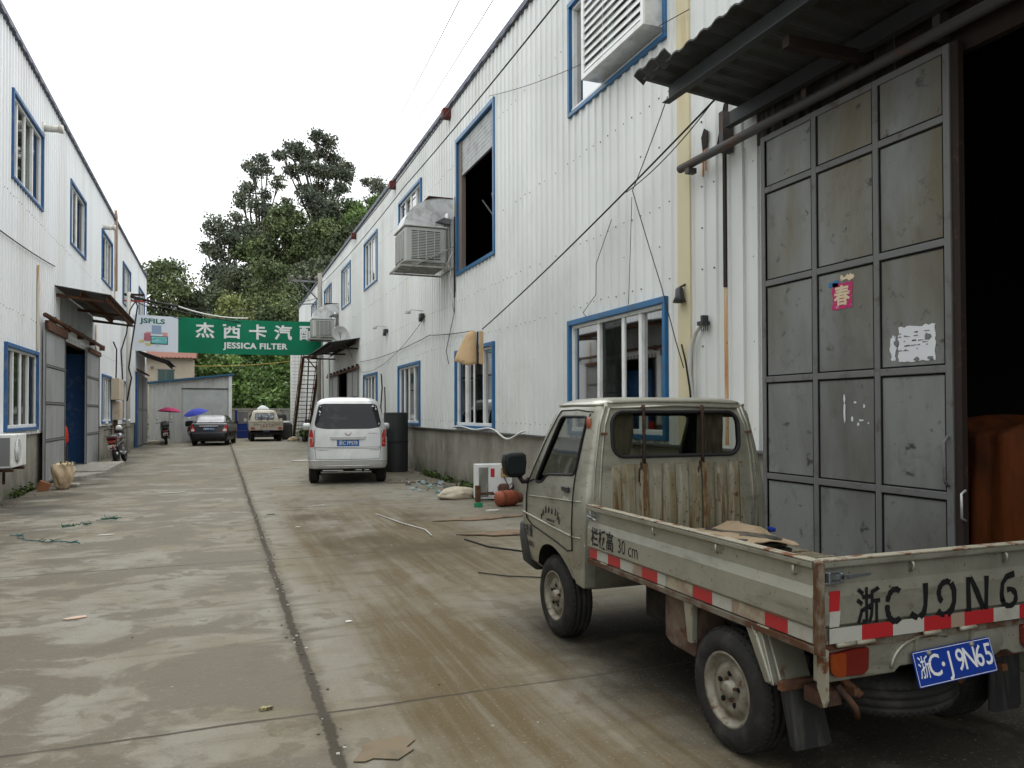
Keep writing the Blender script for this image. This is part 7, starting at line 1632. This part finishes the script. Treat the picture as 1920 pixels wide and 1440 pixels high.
# ------------------------------------------------------------------ litter
def flat(name, poly, z, m_, label, th=.006, cat='litter'):
    q = MB(); q.prism(poly, 'z', z, z + th); return tag(q.build(name, m_), label, cat)
def blobp(x, y, rx, ry, n=9, seed=0, rot=0):
    rg = random.Random(seed); out = []
    for i in range(n):
        a = 2 * math.pi * i / n; k = rg.uniform(.6, 1.15); u, v = rx * k * math.cos(a), ry * k * math.sin(a); out.append((x + u * math.cos(rot) - v * math.sin(rot), y + u * math.sin(rot) + v * math.cos(rot)))
    return out
M_paper = mat('litter_paper', (.55, .53, .48), .8); M_card = mat('litter_card', (.19, .135, .09), .9, 0, [((.10, .07, .05), (4, 4, 4), .5, .7, 4)])
flat('paper_scrap', blobp(-1.0, 6.57, .10, .035, 8, 1, .3), .004, mat('litter_pink', (.50, .36, .28), .8), 'pinkish paper strip on the left slab in the foreground')
flat('paper_scrap', blobp(.88, 5.73, .03, .02, 6, 2), .004, M_paper, 'tiny white scrap right of the crack in the foreground')
flat('stick', [(1.42, 12.97), (1.62, 13.0), (1.62, 13.02), (1.42, 12.99)], .004, M_paper, 'short white stick behind the silver minivan', .015)
flat('paper_scrap', blobp(.98, 10.71, .05, .03, 6, 4), .004, M_paper, 'white scrap just right of the crack beyond the mud')
flat('paper_scrap', blobp(.74, 12.2, .07, .05, 6, 14), .004, mat('litter_dark', (.12, .13, .11), .8), 'dark crumpled scrap beside the crack')
flat('plastic_strip', blobp(-.79, 16.21, .22, .03, 10, 5, .2), .004, M_paper, 'long pale plastic strip on the left slab beyond the string')
flat('paper_scrap', blobp(-1.35, 10.9, .12, .03, 8, 6, .1), .004, M_paper, 'thin pale paper strip near the green string')
flat('paper_scrap', blobp(-2.35, 8.5, .06, .03, 6, 16, .1), .004, M_paper, 'small pale scrap at the left edge of the foreground slab')
flat('dry_leaf', blobp(.23, 4.2, .045, .022, 7, 7), .004, mat('leaf_dry', (.30, .27, .14), .8, 0, [((.08, .06, .03), (60, 60, 60), .5, .55, 2)]), 'dry yellowish leaf on the slab left of the crack', .012)
flat('cardboard_sheet', [(.55, 3.43), (.60, 3.41), (.64, 3.43), (.74, 3.38), (.83, 3.46), (.80, 3.49), (.86, 3.56), (.80, 3.63), (.74, 3.60), (.70, 3.63), (.62, 3.58), (.60, 3.52)], .005, mat('litter_muddy', (.17, .135, .09), .9, 0, [((.12, .10, .07), (6, 6, 6), .5, .7, 4)]), 'torn flat cardboard at the bottom of the crack', .003)
flat('cardboard_sheet', blobp(3.45, 9.15, .62, .22, 12, 8, -.1), .01, M_card, 'flattened brown cardboard lying just beyond the truck cab', .012)
flat('cardboard_sheet', blobp(3.6, 10.6, .75, .20, 12, 9, .1), .006, M_card, 'dark muddy cardboard in front of the gas bottle', .01)
flat('white_sheet', blobp(4.0, 8.8, .3, .08, 8, 19, .1), .008, M_paper, 'white paper half under the cardboard beyond the truck cab')
flat('plastic_film', blobp(2.5, 25.2, .42, .22, 12, 10), .006, M_paper, 'white plastic film on the ground left of the silver minivan', .03)
flat('cardboard_sheet', blobp(3.75, 16.6, .42, .12, 10, 11), .005, M_card, 'brown cardboard lying right of the minivan rear wheel', .02)
flat('green_bottle', blobp(3.9, 11.9, .10, .06, 8, 12), .0, mat('bottle_green', (.02, .22, .10), .2), 'crushed green plastic bottle left of the gas bottle', .07)
flat('paper_scrap', blobp(3.95, 11.3, .15, .05, 8, 13), .004, M_paper, 'white and pink scrap in front of the gas bottle', .02)
q = MB(); rg = random.Random(3)
for i in range(60):
    x, y = 4.1 + rg.gauss(0, .22), 15.8 + rg.gauss(0, .9); s_ = rg.uniform(.03, .12); a = rg.uniform(0, 3.1)
    q.add([(x, y, .006 + rg.uniform(0, .03)), (x + s_ * math.cos(a), y + s_ * math.sin(a), .006 + rg.uniform(0, .05)), (x + s_ * math.cos(a + 1), y + s_ * math.sin(a + 1), .006), (x + s_ * .3, y - s_ * .6, .004)], [(0, 1, 2, 3)], rg.choice((0, 0, 1, 2)))
tag(q.build('plastic_rubbish', [mat('rub_bluegrey', (.22, .27, .28), .5), mat('rub_green', (.05, .13, .10), .6), mat('rub_dark', (.06, .06, .055), .8)], fix=False), 'strewn bluish plastic rubbish between the minivan and the cream sack', 'rubbish', kind='stuff')
def string(pts, label, m_, r=.006, seed=0):
    rg = random.Random(seed); P = []
    for i in range(len(pts) - 1):
        a, b = Vector(pts[i]), Vector(pts[i + 1])
        for k in range(8): p = a.lerp(b, k / 8) + Vector((rg.gauss(0, .02), rg.gauss(0, .02), abs(rg.gauss(0, .012)))); P.append(p)
    q = MB(); q.tube(P, r, 4)
    for k in range(14): c = rg.choice(P); q.tube([c, c + Vector((rg.gauss(0, .06), rg.gauss(0, .06), rg.uniform(0, .03)))], r * .8, 4)
    tag(q.build('string', m_), label, 'string')
M_strg = mat('string_green', (.015, .085, .055), .6)
string([(-2.35, 11.3, .01), (-2.2, 10.8, .01), (-1.9, 10.5, .01), (-1.6, 10.4, .01), (-1.5, 10.2, .01)], 'tangled blue-green string nearest the left edge', mat('string_teal', (.03, .10, .11), .6), seed=1)
string([(-2.0, 11.8, .01), (-1.8, 11.95, .01), (-1.6, 11.9, .01)], 'short dark green string heap beyond the tangled one', M_strg, seed=2)
string([(-1.55, 12.6, .01), (-1.45, 12.4, .01), (-1.35, 12.4, .01)], 'small green string knot farthest of the green strings', M_strg, seed=3)
cable([(2.2, 11.6, .012), (2.35, 10.5, .012), (2.5, 9.8, .012), (2.45, 9.3, .012)], .008, 'thin pale wire lying on the ground left of the cardboard', M_cablew)
cable([(2.75, 8.9, .012), (2.85, 8.3, .012), (3.1, 7.9, .012), (3.45, 7.4, .012)], .010, 'black wire on the ground beside the truck cab')
cable([(2.3, 7.0, .012), (2.5, 6.75, .012), (2.9, 6.5, .012)], .006, 'thin wire end in front of the truck wheel')
q = MB(); rg = random.Random(12)
for i in range(70):
    x = rg.uniform(-3, 2.0) if i % 3 else .494 + rg.gauss(0, .05); y = 2.5 + 16 * rg.random() ** 1.5; s_ = rg.uniform(.003, .008)
    q.box(x - s_, x + s_ * .8, y - s_, y + s_, .0, s_ * .9, rg.randint(0, 1))
for i in range(90):
    x = .494 + rg.gauss(0, .035); y = 2.6 + 14 * rg.random(); s_ = rg.uniform(.004, .010); q.box(x - s_, x + s_, y - s_, y + s_, 0, s_ * .7, rg.randint(0, 1))
tag(q.build('gravel_bits', [mat('grit_pale', (.36, .34, .30), .9), mat('grit_dark', (.10, .09, .07), .9)]), 'scattered grit and crumbs of concrete along the crack', 'gravel', kind='stuff')

q = MB(); rg = random.Random(55)
for i in range(1500):
    if rg.random() < .62: x = XR - .02 - abs(rg.gauss(0, .22)); y = rg.uniform(8, 30)
    else: x = XL + .02 + abs(rg.gauss(0, .20)); y = rg.uniform(14, 38)
    s_ = rg.uniform(.006, .035); a = rg.uniform(0, 6.28); h_ = rg.uniform(.0, .02)
    q.add([(x, y, .004), (x + s_ * math.cos(a), y + s_ * math.sin(a), .005 + h_), (x + s_ * math.cos(a + .9), y + s_ * math.sin(a + .9), .004 + h_ * .5)], [(0, 1, 2)], rg.choice((0, 0, 0, 1, 2)))
tag(q.build('wall_foot_debris', [mat('deb_brown', (.10, .08, .055), .9), mat('deb_pale', (.34, .32, .28), .9), mat('deb_dark', (.04, .038, .03), .9)], fix=False), 'grit and dead leaves gathered along the foot of both halls', 'debris', kind='stuff')
